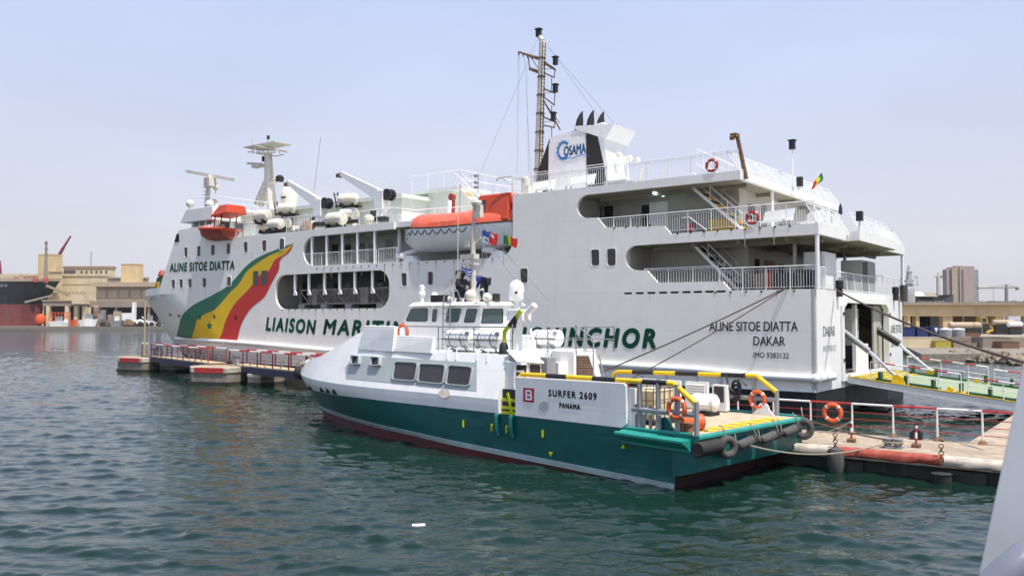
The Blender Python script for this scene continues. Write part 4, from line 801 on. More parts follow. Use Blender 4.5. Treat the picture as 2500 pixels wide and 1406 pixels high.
# enclosed lifeboat
LBx0,LBx1=18.5,28.6; yb=-1.25
lfb=fthing(FE,'lifeboat','large enclosed orange and white lifeboat hanging in its davits on the ferry side','lifeboat',((LBx0+LBx1)/2,yb,9.2))
o0=Vector(((LBx0+LBx1)/2,yb,9.2)); Lh=(LBx1-LBx0)/2
def half(t): # t -1..1 aft..fore
    return 1.55*(1-max(0,t-.25)**2.2/.75**2.2*.88)*(1-max(0,-t-.55)**2/.45**2*.25)
def lrow(t,zf): 
    h=half(t); x=t*Lh+ (0.0); sh=.28*max(0,t)**2+.05*t*t; rows=[]
    for s_,z in zf(h,sh,t): rows.append((x,s_,z))
    return rows
hs=[];cs_=[]
for i in range(33):
    t=-1+2*i/32
    def hullsec(h,sh,t):
        keel=.15+.75*max(0,(t-.62)/.38)**1.6+.25*max(0,(-t-.7)/.3)
        pts=[(0,keel)]
        for k in range(1,9): a=k/8*math.pi/2; pts.append((h*math.sin(a)**.8,keel+(1.55+sh-keel)*(1-math.cos(a))**1.15))
        return [(-a,b) for a,b in reversed(pts[1:])]+pts
    hs.append(lrow(t,hullsec))
    def can(h,sh,t):
        top=(1.05 if t>-.2 else 1.15)*min(1,((1-t)/.34)**.6 if t>.66 else 1); h2=h*.99; 
        return [(-h2,1.58+sh),(-h2*.97,1.58+sh+top*.35),(-h2*.74,1.58+sh+top*.72),(-h2*.3,1.58+sh+top*.98),(0,1.58+sh+top),(h2*.3,1.58+sh+top*.98),(h2*.74,1.58+sh+top*.72),(h2*.97,1.58+sh+top*.35),(h2,1.58+sh)]
    cs_.append(lrow(t,can))
def cap(mb,row): mb.add(row,[tuple(range(len(row)))])
h_=MB().grid(hs); cap(h_,hs[0]); cap(h_,hs[-1]); h_.build('hull','white',lfb,smooth=60)
c_=MB().grid(cs_); cap(c_,cs_[0]); cap(c_,cs_[-1]); c_.build('canopy','orange_boat',lfb,smooth=35)
MB().tube([(r[0][0],r[0][1]-.03,r[0][2]) for r in cs_]+[(r[-1][0],r[-1][1]+.03,r[-1][2]) for r in reversed(cs_)],.045,6,closed=True).build('gunwale_fender','rubber',lfb)
tw=MB(); tw.hexa([(-Lh+.15,-1.35,1.7),(-Lh+3.4,-1.35,1.7),(-Lh+3.4,1.35,1.7),(-Lh+.15,1.35,1.7)],[(-Lh+.15,-1.1,3.45),(-Lh+2.6,-1.1,3.45),(-Lh+2.6,1.1,3.45),(-Lh+.15,1.1,3.45)]); 
tw=tw.build('helm_tower','orange_red',lfb,smooth=0,bevel=.1)
MB().hexa([(-Lh+2.0,1.295,2.3),(-Lh+2.75,1.295,2.3),(-Lh+2.75,1.315,2.3),(-Lh+2.0,1.315,2.3)],[(-Lh+2.0,1.165,3.1),(-Lh+2.45,1.165,3.1),(-Lh+2.45,1.185,3.1),(-Lh+2.0,1.185,3.1)]).build('tower_window','glass',tw,smooth=0)
MB().box((-Lh+.13,-.5,2.2),(-Lh+.145,.5,3.1)).build('tower_door','glass',tw,smooth=0)
gl=MB(); pts=[]
for i in range(8):
    for k in range(7):
        t=-.35+ (i+k/7)*.145; h=half(t)+.03; pts.append((t*Lh,h*.985,1.46-.30*math.sin(math.pi*k/7)+.28*max(0,t)**2))
gl.tube(pts,.03,5).build('grab_line','black',lfb)
text(MB(),'2',lambda x,y:(4.45-.25*x,half(.88)+.03-.25*(.5-y)*.2,1.05+.35*y)).build('number_lettering','black_text',lfb,smooth=0)
# rescue boat
rb_=fthing(FE,'rescue_boat','small red and orange rescue boat with a hood hanging beside the bridge wing','boat',(49.2,.2,11.3))
def rsec(t):
    h=.95*(1-max(0,t-.2)**2/.64*.92); z=.0+.55*max(0,t)**2
    return [(t*2.1,-h,.95+.15*t),(t*2.1,-h*.8,.35+z*.7),(t*2.1,0,z*.9),(t*2.1,h*.8,.35+z*.7),(t*2.1,h,.95+.15*t)]
rows=[rsec(-1+2*i/14) for i in range(15)]; r_=MB().grid(rows); cap(r_,rows[0]); cap(r_,rows[-1]); r_.build('hull','red_brown',rb_,smooth=40)
MB().tube([r[4] for r in rows]+[r[0] for r in reversed(rows)],.13,8,closed=True).build('fender_tube','orange_red',rb_)
rows2=[[(r[0][0],r[0][1],r[0][2]-.05),(r[4][0],r[4][1],r[4][2]-.05)] for r in rows]; MB().grid(rows2).build('deck','orange_red',rb_,smooth=0)
MB().hexa([(-2.9,-1,2.05),(-.6,-1,1.85),(-.6,1,1.85),(-2.9,1,2.05)],[(-2.8,-.8,2.75),(-1.6,-.8,2.75),(-1.6,.8,2.75),(-2.8,.8,2.75)]).build('hood','orange_red',rb_,smooth=0,bevel=.06)
fp=MB()
for x,y in ((-1.0,.7),(-1.0,-.7),(-1.9,.7),(-1.9,-.7)): fp.tube([(x+.3,y,.9),(x,y,2.1)],.045,6)
fp.build('hood_frame','black',rb_); MB().ball((-.6,0,1.1),.4,10,sc=(1,1,.7)).build('console','cream',rb_)
# life raft canisters on the ferry
rc=fthing(FE,'raft_canister','x','life raft',(0,0,0),group='raft canisters on the ferry deck')
MB().lathe([(.05,-.78),(.32,-.74),(.42,-.6),(.44,-.3),(.44,.3),(.42,.6),(.32,.74),(.05,.78)],(0,0,.62),(1,0,0),18).build('shell','cream',rc)
MB().torus((0,0,.62),(1,0,0),.445,.02,24,5).tube([(-.8,.42,.62),(.8,.42,.62)],.025,5).build('band','rustwhite',rc); 
MB().box((-.5,-.4,0),(-.35,.4,.3)).box((.35,-.4,0),(.5,.4,.3)).box((-.5,-.45,.0),(.5,-.35,.08)).box((-.5,.35,.0),(.5,.45,.08)).build('cradle','black',rc,smooth=0)
first=True
for px,py,y,lab,sc in ((640,527,-1.0,'grimy cream raft canister just behind the orange rescue boat hood',1.1),(673,548,-.6,'cream raft canister low at the deck edge below the white satellite dome',1.0),(650,553,-1.7,'cream raft canister half hidden behind another at the rescue boat',.95),(692,546,-1.6,'cream raft canister nearest the brown net bundle',.9),(701,509,-2.6,'cream raft canister tipped in a high black rack under the satellite dome',1.0),(820,535,-.6,'cream raft canister standing alone between the two white davit cranes',1.15),(851,523,-1.5,'cream raft canister close behind the lone one between the cranes',1.05),(851,487,-2.6,'cream raft canister tipped in a high black rack beside the aft davit crane',1.05)):
    p=FE.on(1,px,py,y); p.z-=.62*sc; t=rc if first else dup(rc,lab); t['label']=lab; t.location=FE.world(p); t.scale=(sc,)*3; t.rotation_euler=(0,0,FE.ang+(R(25) if y<-2 else R(4))); first=False
    if y<-2:
        k=MB(); 
        for yy in (-.5,.5): k.bar((p.x-.9,p.y+yy,p.z+.1),(p.x+.9,p.y+yy,p.z+.1),.06,.08); k.bar((p.x+.75,p.y+yy,p.z),(p.x+1.1,p.y+yy,p.z+1.2),.06,.08); k.bar((p.x+.35,p.y+yy,p.z),(p.x+.7,p.y+yy,p.z+1.2),.06,.08); k.bar((p.x,p.y+yy,11.48),(p.x,p.y+yy,p.z+.1),.08,.08)
        for i in range(4): k.bar((p.x+.8+.08*i,p.y-.5,p.z+.2+.28*i),(p.x+.8+.08*i,p.y+.5,p.z+.2+.28*i),.04,.04)
        k.build('raft_rack','black',ferry,smooth=0)
# benches
bn=fthing(FE,'bench','white bench on the ferry top deck below the funnel lettering','bench',(17.0,-1.4,12.4),group='white benches on the ferry decks')
MB().box((-.95,-.1,.38),(.95,.45,.44)).build('seat','white',bn,smooth=0); MB().hexa([(-.95,-.12,.4),(.95,-.12,.4),(.95,-.06,.4),(-.95,-.06,.4)],[(-.95,-.30,1.0),(.95,-.30,1.0),(.95,-.24,1.0),(-.95,-.24,1.0)]).build('backrest','white',bn,smooth=0)
for x in (-.8,.8): MB().box((x-.04,-.05,0),(x+.04,.0,.38)).box((x-.04,.38,0),(x+.04,.43,.38)).build('leg','steel',bn,smooth=0)
def mv(o,p,rz=0): o.location=FE.world(p); o.rotation_euler=(0,0,FE.ang+rz)
mv(bn,(17.2,-1.5,12.4),R(-8))
mv(dup(bn,'white bench on the ferry top deck under the aft black funnel louvre'),(14.2,-1.3,12.4),R(-8))
mv(dup(bn,'white bench on the ferry middle deck right of the red lifebuoy'),(2.4,-1.5,9.42),R(-20))
mv(dup(bn,'white bench on the ferry middle deck at the aft corner screen'),(.9,-2.9,9.42),R(-40))
mv(dup(bn,'white bench further in on the ferry middle deck behind the corner bench'),(.9,-6.0,9.42),R(-70))
# ensign on its staff
es=fthing(FE,'flag','drooping green yellow and red ensign on a slanting staff at the ferry stern','flag',FE.on(0,1965,470,3.4))
def ens():
    MB().tube([(0,0,0),(-.9,-.55,1.3)],.025,5).build('staff','white',es)
    f=MB(); rows=[]
    for i in range(7):
        a=Vector((-.9,-.55,1.3)).lerp(Vector((-.4,-.25,.6)),i/6); r=[a+Vector((.05*math.sin(k*1.3+i*.5)+.01*k,.03*math.cos(k+i),-.13*k*(1-.05*i))) for k in range(6)]; rows.append(r)
    n=6; vs=[p for r in rows for p in r]
    for i in range(6):
        f.add([vs[i*n+k] for k in range(n)]+[vs[(i+1)*n+k] for k in range(n)],[(k,k+1,n+k+1,n+k) for k in range(n-1)],0 if i<2 else (1 if i<4 else 2))
    f.build('cloth',['cloth_green','cloth_yellow','cloth_red'],es,smooth=60)
ens()
# ================================================================== crew boat
boat=fthing(SU,'crew_boat','teal green and white crew boat with yellow and black deck rails','boat')
def hw(x,z=2.07):      # half breadth at height z
    f=max(0,min(1,(z-.3)/1.5)); x0=8.5+4.5*f; xe_=21.9+2.7*max(0,min(1,(z+.3)/2.3)); Hm=3.12+.13*f
    s=max(0,min(1,(x-x0)/(xe_-x0))); return Hm*(1-s**(1.75+.45*f)),xe_
def zb(x): return 1.56+.04*min(1,x/7)-.22*max(0,(x-15)/9.5)
def zc(x): return min(.5,.10+.033*max(0,x))
hb=MB(); NX=56
def hrow(fz,sg,grow=0.):
    r=[]
    for i in range(NX+1):
        t=i/NX; x=24.4*t
        for _ in range(3): z=fz(x); h,e=hw(x,z); x=e*t
        r.append((x,sg*(hw(x,z)[0]+grow*(1 if t<.985 else 0)),z))
    return r
for sg in (1,-1):
    hb.grid([hrow(lambda x:-.7,sg),hrow(lambda x:zc(x)-.16,sg)],1)
    hb.grid([hrow(lambda x:zc(x)-.16,sg),hrow(lambda x:zc(x)-.15,sg,.05),hrow(lambda x:zc(x)+.0,sg,.06),hrow(lambda x:zc(x)+.02,sg)],2)
    hb.grid([hrow(lambda x,k=k:zc(x)+.02+(zb(x)-zc(x)-.02)*k/8,sg) for k in range(9)],0)
    hb.grid([[(p[0],p[1],p[2]) for p in hrow(lambda x,k=k:zb(x)+(2.07-zb(x))*k/3,sg) if p[0]>=6.95 or True] for k in range(1)]+[hrow(zb,sg)],3)
# transom with its overhang
hh=3.25
sect=[(-.75,1.56),(-.75,.55),(0,.35)]
hb.hexa([(-.75,-hh,.55),(.02,-hh,.33),(.02,hh,.33),(-.75,hh,.55)],[(-.75,-hh,1.55),(.02,-hh,1.55),(.02,hh,1.55),(-.75,hh,1.55)],0)
hb.add([(0,-3.12,-.7),(0,3.12,-.7),(0,3.14,.33),(0,-3.14,.33)],[(0,1,2,3)],4)
hb.build('hull',['boat_green','boat_red','strake','boat_white','boat_red_shade'],boat,smooth=35)
wb=MB()
for sg in (1,-1):
    rows=[]
    for k in range(4):
        r=[]
        for i in range(45):
            t=i/44; z=2.07
            x=7.0+(24.6-7.0)*t
            for _ in range(3): z=zb(x)+(2.07-zb(x))*k/3; e=hw(x,z)[1]; x=7.0+(e-7.0)*t
            r.append((x,sg*(hw(x,z)[0]+.012),z))
        rows.append(r)
    wb.grid(rows)
wb.build('topside_band','boat_white',boat,smooth=40)
# cabin: inward sloping sides, wedge to the bow
def ztop(x): return lerpt(x,[6.9,15.6,17.7,19.9,24.5],[3.57,4.48,3.72,3.12,2.42]) if x>15.6 else 3.57
def cy_(x,z): return max(.0,(hw(x,2.07)[0]+.012)-.36*(z-2.07))
cb=MB(); xs_=[7.0+ (15.6-7.0)*i/20 for i in range(21)]; xf=[15.6+(24.35-15.6)*i/30 for i in range(31)]
XS=SU.on(1,1453,861,-cy_(7,3.57)).x; xs2_=[XS+(15.6-XS)*i/20 for i in range(21)]
for sg in (1,-1):
    cb.grid([[(x,sg*cy_(x,2.07+(3.57-2.07)*k/4),2.07+(3.57-2.07)*k/4) for x in (xs_ if sg>0 else xs2_)] for k in range(5)])
    zt=lambda x: 4.48 if x<=15.601 else ztop(x)
    cb.grid([[(x,sg*cy_(x,2.07+(zt(x)-2.07)*k/5),2.07+(zt(x)-2.07)*k/5) for x in xf] for k in range(6)])
cb.grid([[(x,-cy_(x,3.57),3.57) for x in xs2_],[(x,cy_(x,3.57),3.57) for x in xs_]])
cb.grid([[(x,-cy_(x,zt(x)),zt(x)) for x in xf],[(x,cy_(x,zt(x)),zt(x)) for x in xf]])
cb.add([(15.6,-cy_(15.6,3.5),3.5),(15.6,cy_(15.6,3.5),3.5),(15.6,cy_(15.6,4.48),4.48),(15.6,-cy_(15.6,4.48),4.48)],[(0,1,2,3)])
cb.add([(XS,-3.26,1.5),(7,3.24,1.5),(7,3.26,2.07),(7,cy_(7,3.57),3.57),(XS,-cy_(7,3.57),3.57),(XS,-3.26,2.07)],[(0,1,2,3,4,5)])
cabin=cb.build('cabin','boat_white',boat,smooth=25)
for sg in (1,-1):
    for x0,x1,z in ((11.0,13.4,4.08),(13.35,15.7,4.47)):
        a=cy_(x0,3.57)+.13; b=cy_(x1,3.57)+.10
        lo=3.5; co=MB()
        co.hexa([(x0,sg*(a-.2),lo),(x1+.25,sg*(b-.3),lo),(x1+.25,sg*(b-.04),lo+.02),(x0,sg*a,lo)],[(x0,sg*(a-.28),z),(x1,sg*(b-.34),z),(x1,sg*(b-.16),z),(x0,sg*(a-.1),z)])
        co.tube([(x0,sg*(a-.15),z+.02),(x1,sg*(b-.2),z+.02)],.045,6)
        co.build('coaming','boat_white',boat,smooth=0,bevel=.03)
def shit(px,py,d=0.):
    O,D=SU.loc(px,py); lo,hi=(3.6-O.y)/D.y,(.0-O.y)/D.y
    g=lambda t:(lambda p:p.y-cy_(p.x,p.z))(O+D*t)
    for i in range(60):
        t=lo+(hi-lo)*(i+1)/60
        if g(t)<0: break
    a,b=lo+(hi-lo)*i/60,t
    for _ in range(30):
        m=(a+b)/2
        if g(m)<0: b=m
        else: a=m
    return O+D*b+Vector((0,.94,.34))*d
top_=[(843,897),(864,867.5),(940,872),(1020,876.5),(1090,881),(1164,885)]; bot_=[(845,921),(846,924),(930,932),(1015,940),(1090,947.5),(1164,954.5)]
def fine(P,n=8): return [(p[0]+(q[0]-p[0])*i/n,p[1]+(q[1]-p[1])*i/n) for p,q in zip(P,P[1:]) for i in range(n)]+[P[-1]]
top_,bot_=fine(top_),fine(bot_)
MB().grid([[shit(a[0]+(b[0]-a[0])*k/4,a[1]+(b[1]-a[1])*k/4,.012) for a,b in zip(top_,bot_)] for k in range(5)]).build('window_belt','boat_grey',cabin,smooth=60)
def quad_loop(c,r=.18,grow=0.):
    cx_=sum(p[0] for p in c)/4; cy2=sum(p[1] for p in c)/4; c=[(cx_+(p[0]-cx_)*(1+grow),cy2+(p[1]-cy2)*(1+grow)) for p in c]
    out=[]
    for i in range(4):
        p=c[i]; a=c[i-1]; b=c[(i+1)%4]
        for k in range(5):
            t=k/4; q0=(p[0]+(a[0]-p[0])*r,p[1]+(a[1]-p[1])*r); q1=(p[0]+(b[0]-p[0])*r,p[1]+(b[1]-p[1])*r)
            out.append(((1-t)**2*q0[0]+2*t*(1-t)*p[0]+t*t*q1[0],(1-t)**2*q0[1]+2*t*(1-t)*p[1]+t*t*q1[1]))
    return out
def bwin(c,fn,glass,frame,parent,proud=.05,g=.13,r=.16):
    lo=quad_loop(c,r); bi=quad_loop(c,r,g)
    f=MB().prism([bi,lo],lambda a,b,d:fn(a,b,d),.0,proud).build('window','white' if frame is None else frame,parent,smooth=30)
    MB().prism(lo,lambda a,b,d:fn(a,b,d),.006,.018).build('pane',glass,f,smooth=0)
for c in ([(967,884),(1021,887),(1014,930),(960,925)],[(1028,889),(1089,892),(1082,937),(1022,931)],[(1098,893),(1155,897.5),(1147,942),(1091,937)]): bwin(c,shit,'brownglass','boat_grey',cabin,.07,.10)
for c in ([(864,871),(881,872),(880,890),(862,889)],[(912,874),(931,875),(930,893),(910,892)]): bwin(c,shit,'brownglass','boat_grey',cabin,.16,.2)
for px,py in ((1096,857),(1117,858),(1168,861),(1193,863)): a=shit(px,py+1,.02); MB().tube([a+Vector((0,-.12,.16)),a+Vector((0,.0,.1)),a+Vector((0,.05,-.1)),shit(px-3,py+20,.03)],.022,5).build('scupper_pipe','white',cabin)
pp=MB()
pa=[shit(1085+14*math.cos(t*.7),962+12*math.sin(t*.7)-2,.008) for t in range(9)]; pp.add(pa,[tuple(range(9))])
pp.build('scuffed_patch',mat('scuffed_primer',(.55,.47,.40),.6,var=.2),cabin,smooth=0)
# decks
dm=MB(); dm.box((-.72,-3.1,1.5),(7.05,3.1,1.555)); dm.build('aft_deck','wood',boat,smooth=0)
hs=MB()
for i in range(7):
    y0=2.15-i*.66; hs.box((-.6,y0-.44,1.56),(-.02,y0,1.575))
hs.build('anti_slip_stripe','yellow',boat,smooth=0)
# white bulwark panel with name and logo
YB=3.26
bp=MB().prism([(6.19,1.58),(6.2,2.88),(1.7,2.9),(1.62,2.83),(1.60,1.70),(1.78,1.56)],lambda a,b,d:(a,d,b),YB-.1,YB).box((1.45,2.95,1.56),(1.7,YB-.1,2.75)); panel=bp.build('bulwark_panel','boat_white',boat,smooth=0,bevel=.02)
U=lambda px,py:(lambda p:(p.x,p.z))(SU.on(1,px,py,YB))
def btext(name,body,a,b,h,m,bold=0,sp=1.):
    return text(MB(),body,lambda x,y:(a[0]+(b[0]-a[0])*x,YB+.008,a[1]+(b[1]-a[1])*x+h*y),fat=(bold/abs(a[0]-b[0]),bold/h),space=sp).build(name,m,panel,smooth=0)
hN=U(1340,951)[1]-U(1340,966)[1]
btext('name_lettering','SURFER 2609',U(1340,966.5),U(1456.5,976),U(1340,951)[1]-U(1340,966.5)[1],'black_text',.014,1.3); btext('port_lettering','PANAMA',U(1366.5,994.5),U(1416.5,999.5),U(1366,983)[1]-U(1366,994.5)[1],'black_text',.013,1.2)
lo=MB(); a=U(1278,946); b=U(1304,982.5)
x0,z1=a; x1,z0=b
bl=lambda u0,v0,u1,v1,mi,d: lo.hexa([(x0+(x1-x0)*u0,YB+.004,z0+(z1-z0)*v0),(x0+(x1-x0)*u1,YB+.004,z0+(z1-z0)*v0),(x0+(x1-x0)*u1,YB+d,z0+(z1-z0)*v0),(x0+(x1-x0)*u0,YB+d,z0+(z1-z0)*v0)],[(x0+(x1-x0)*u0,YB+.004,z0+(z1-z0)*v1),(x0+(x1-x0)*u1,YB+.004,z0+(z1-z0)*v1),(x0+(x1-x0)*u1,YB+d,z0+(z1-z0)*v1),(x0+(x1-x0)*u0,YB+d,z0+(z1-z0)*v1)],mi)
bl(0,0,1,1,0,.008)
for r_ in ((.2,.14,.35,.86),(.35,.73,.74,.86),(.35,.44,.78,.56),(.35,.14,.78,.27),(.64,.56,.78,.80),(.66,.20,.82,.46)): bl(*r_,1,.013)
lo.build('panel_emblem',[mat('emblem_red',(.42,.012,.03),.5),'white'],panel,smooth=0)
pp=MB(); pp.add([(U(1328+13*math.cos(t*.785),992+13*math.sin(t*.785))[0],YB+.006,U(1328+13*math.cos(t*.785),992+13*math.sin(t*.785))[1]) for t in range(8)],[tuple(range(8))]); pp.build('scuffed_patch',mat('scuffed_grey',(.52,.52,.55),.6,var=.2),panel,smooth=0)
# boarding gate
gt=MB(); gt.box((6.22,3.0,1.6),(6.98,3.05,2.42),0); gt.bar((6.2,3.07,1.62),(7.0,3.07,1.62),.05,.12,1); gt.bar((6.22,3.08,2.06),(6.98,3.08,2.06),.04,.1,1); gt.bar((6.22,3.08,1.8),(6.98,3.08,1.8),.04,.1,1); gt.bar((6.72,3.09,2.3),(6.5,3.09,1.65),.04,.09,1); gt.build('boarding_gate',['black','lime'],boat,smooth=0)
# side fenders and marks
for px in (1212,1247):
    p=SU.on(1,px,1055,3.3); MB().tube([(p.x,3.26,.85),(p.x,3.32,.95),(p.x,3.32,1.5),(p.x,3.26,1.55)],.085,10).build('vertical_fender','boat_green',boat)
for px,py in ((1130,1034),(1200,1043),(1236,1048),(1324,1058)): p=SU.on(1,px,py,3.26); MB().box((p.x-.025,3.2,p.z-.12),(p.x+.025,3.275,p.z+.12)).build('hull_mark','lime',boat,smooth=0)
for px,py,s_ in ((1344,1108,-1),(1521,1090,1)): p=SU.on(1,px,py,3.26); MB().prism([(-.07,-.05*s_),(.07,-.05*s_),(0,.07*s_)],lambda a,b,d:(p.x+a,d,p.z+b),3.2,3.27).build('hull_mark','lime',boat,smooth=0)
rs=MB(); rs.hexa([(1.75,3.2,1.18),(-.6,3.2,1.12),(-.6,3.3,1.14),(1.75,3.3,1.2)],[(1.75,3.2,1.54),(-.6,3.2,1.46),(-.55,3.62,1.40),(1.75,3.62,1.46)],0); rs.tube([(1.76,3.6,1.45),(-.6,3.6,1.40)],.07,8,mi=1); rs.tube([(1.75,3.28,1.18),(-.6,3.28,1.12)],.06,8,mi=0); rs.build('push_rail',['teal','teal'],boat,smooth=30)
rs=MB(); rs.tube([(-.78,3.2,1.5),(-.78,-3.2,1.5)],.085,8); rs.tube([(-.6,3.2,1.58),(1.7,3.2,1.58)],.05,6); rs.tube([(-.6,-3.2,1.58),(6,-3.2,1.58)],.05,6); rs.build('stern_bumper','teal',boat)
for x,y in ((.42,3.0),(.5,-3.0)):
    MB().prism([(-.4,0)]+arc(0,.1,.22,170,10,8)+[(.4,0)],lambda a,b,d:(x+a,y+d,1.56+b*1.3),-.05,.05).build('towing_eye','boat_green' if y>0 else 'white',boat,smooth=0)
for x in (-.25,-.05,.1):
    MB().lathe([(.12,0),(.1,.06),(.1,.2),(.14,.24),(.14,.28)],(x,2.75-(x+.2)*.5,1.56),(0,0,1),10).build('mooring_bitt','rust',boat)
# rope wrapped corner fender
cf=MB()
for i in range(15): cf.torus((-.86,3.3-.075*i,1.2),(0,1,.02),.17,.05,12,6)
cf.tube([(-.86,3.34,1.2),(-.86,2.2,1.2)],.17,10); cf.build('corner_fender','rubber',boat)
# deck rails yellow / black
def brail(pts,posts,name,mid=None):
    m=MB()
    for seg,k in pts: m.tube(seg,.08,8,mi=k)
    o=m.build(name,['yellow','black'],boat,smooth=60)
    for p in posts: MB().tube([(p[0],p[1],1.55),(p[0],p[1],p[2])],.075,8).build('rail_post','steel',o)
    if mid: MB().tube(mid,.085,8).build('mid_rail','steel',o)
    return o
RX=lambda px,py,y:SU.on(1,px,py,y)
n_=[RX(px,916+(px-1275)*.055,3.13) for px in (1275,1335,1385,1448,1505,1570,1630)]
for p in n_: p.z=2.965
brail([([(n_[0].x+.12,3.13,2.86),n_[0],n_[1]],0)]+[([n_[i],n_[i+1]],i%2) for i in range(1,6)]+[([n_[6],(n_[6].x-.2,3.13,2.96),RX(1655,945,3.13),RX(1699,985,3.13)],0)],[(-.73,3.15,2.5),(.55,3.15,2.95),(-.1+.0,3.15,2.95),(1.2,3.15,2.95)],'deck_rail',[(1.45,3.15,2.15),(-.7,3.15,2.13)])
f_=[RX(px,907+(px-1510)*.03,-3.1) for px in (1510,1545,1597,1650,1706,1762,1822,1848)]
brail([([RX(1497,925,-3.1),RX(1500,911,-3.1),f_[0],f_[1]],0)]+[([f_[i],f_[i+1]],i%2) for i in range(1,6)]+[([f_[6],f_[7],RX(1896,957,-3.1)],0)],[(.06,-3.1,2.4),(.9,-3.1,2.8),(5.6,-3.1,2.65),(3.2,-3.1,2.7),(2.2,-3.1,2.75),(4.5,-3.1,2.7)],'deck_rail',[(2.3,-3.1,2.1),(.05,-3.1,2.08)])
for x in (1.32,1.05,.82,.5): MB().tube([(x,3.15,1.55),(x,3.15,2.3)],.05,8,mi=0).tube([(x,3.15,2.02),(x,3.15,2.14)],.056,8,mi=1).build('rail_stanchion',['steel','white'],boat)
for x0,x1 in ((5.6,4.85),(4.6,3.75),(3.5,2.6)):
    lv=MB(); lv.box((x1,-3.0,1.6),(x0,-2.85,2.55),0)
    for i in range(9): z=1.72+i*.09; lv.hexa([(x1+.06,-2.85,z),(x0-.06,-2.85,z),(x0-.06,-2.80,z-.02),(x1+.06,-2.80,z-.02)],[(x1+.06,-2.85,z+.03),(x0-.06,-2.85,z+.03),(x0-.06,-2.80,z+.01),(x1+.06,-2.80,z+.01)],1)
    lv.build('louvre_locker',['super_white','white'],boat,smooth=0)
MB().box((6.6,-2.95,1.6),(6.1,-2.8,2.5)).build('red_locker','red_brown',boat,smooth=0); MB().box((2.3,-2.95,1.6),(1.75,-2.7,2.5)).box((2.22,-2.7,1.9),(1.83,-2.68,2.45),1).build('white_locker',['white','brownglass'],boat,smooth=0,bevel=.02)
hz=MB()
for i in range(4): hz.torus((1.55,-3.05,2.45-.12*i),(.3,1,.1*i),.2-.02*i,.045,12,5)
hz.tube([(1.9,-3,2.85),(1.75,-2.9,2.4),(1.5,-3,2.2),(1.4,-2.95,2.75),(1.1,-3,2.5)],.04,5); hz.build('hose_coil','black',boat)
# companionway and engine casing on the after deck
XP=6.55; PP=lambda px,py,x=XP:SU.on(0,px,py,x)
def slabx(mb,q,x0,x1,mi=0): mb.hexa([(x0,p[0],p[1]) for p in q],[(x1,p[0],p[1]) for p in q],mi)
yz=lambda px,py,x=XP:(lambda p:(p.y,p.z))(SU.on(0,px,py,x))
cm=MB(); q4=[(yz(1256,900)[0],1.56),(yz(1256,882)[0],yz(1256,882)[1]),yz(1322,887),(yz(1322,900)[0],1.56)]; slabx(cm,q4,XP,7.0)
ya_,za_=yz(1254,880); yb_,zb2=yz(1324,885)
cm.hexa([(XP-.12,ya_,za_-.04),(XP-.12,yb_,zb2-.04),(7.0,yb_+.1,zb2+.3),(7.0,ya_-.1,za_+.3)],[(XP-.10,ya_,za_+.03),(XP-.10,yb_,zb2+.03),(7.0,yb_+.1,zb2+.37),(7.0,ya_-.1,za_+.37)])
como=cm.build('companionway','white',boat,smooth=0,bevel=.04)
for c,m in (([(1259,888),(1284,889),(1284,932),(1259,932)],'dark'),([(1291,888),(1318,890),(1318,918),(1291,918)],'brownglass')):
    bwin(c,lambda a,b,d:Vector((XP-d-.002,*yz(a,b))),m,'boat_white',como,.03,.12,.2)
for a_,b_,m in ((1336,1358,'steel'),(1364,1390,'white')):
    y0_=yz(a_,900,6.4)[0]; y1_=yz(b_,900,6.4)[0]; MB().box((6.4,y1_,1.56),(6.75,y0_,yz(a_,872 if m=='steel' else 884,6.4)[1])).build('deck_cabinet',m,boat,smooth=0,bevel=.03)
cs=MB(); XC=6.1; q4=[(yz(1402,900,XC)[0],1.56),yz(1402,856,XC),yz(1452,860,XC),(yz(1480,930,XC)[0],1.56)]; slabx(cs,q4,XC,XC+1.1)
cas=cs.build('engine_casing','white',boat,smooth=0,bevel=.04)
k_=MB(); q4=[yz(1407,918,XC),yz(1407,868,XC),yz(1436,868,XC),yz(1453,920,XC)]; slabx(k_,q4,XC-.02,XC-.004); k_.build('casing_opening','rust',cas,smooth=0)
k_=MB()
for i in range(8):
    t_=(i+.5)/8; a_=yz(1407,868+50*t_,XC); b_=yz(1436+17*t_,868+51*t_,XC); k_.tube([(XC-.03,*a_),(XC-.03,*b_)],.012,4)
k_.build('casing_louvre','gangway',cas,smooth=0)
st2=MB(); 
for i in range(6): st2.box((6.85-.12*i-.0,2.62,2.0+.25*i),(7.0,2.9,2.06+.25*i))
for x in (7.02,7.12): st2.tube([(x,2.75,1.6),(x,2.75,3.5)],.04,6)
st2.build('cabin_pilaster','white',boat)
MB().lathe([(.12,0),(.16,.1),(.16,.4),(.05,.5)],(5.95,.1,1.56),(0,0,1),10).build('fire_bottle','red',boat)
MB().box((6.0,.3,1.6),(5.7,.7,2.3)).build('deck_box','steel',boat,smooth=0,bevel=.03); MB().tube([(5.9,-.1,2.2),(5.5,-.2,2.6)],.05,5).build('hose_reel','amber',boat); MB().box((5.75,-.6,1.56),(5.4,-.2,2.2)).build('deck_box','teal',boat,smooth=0,bevel=.03)
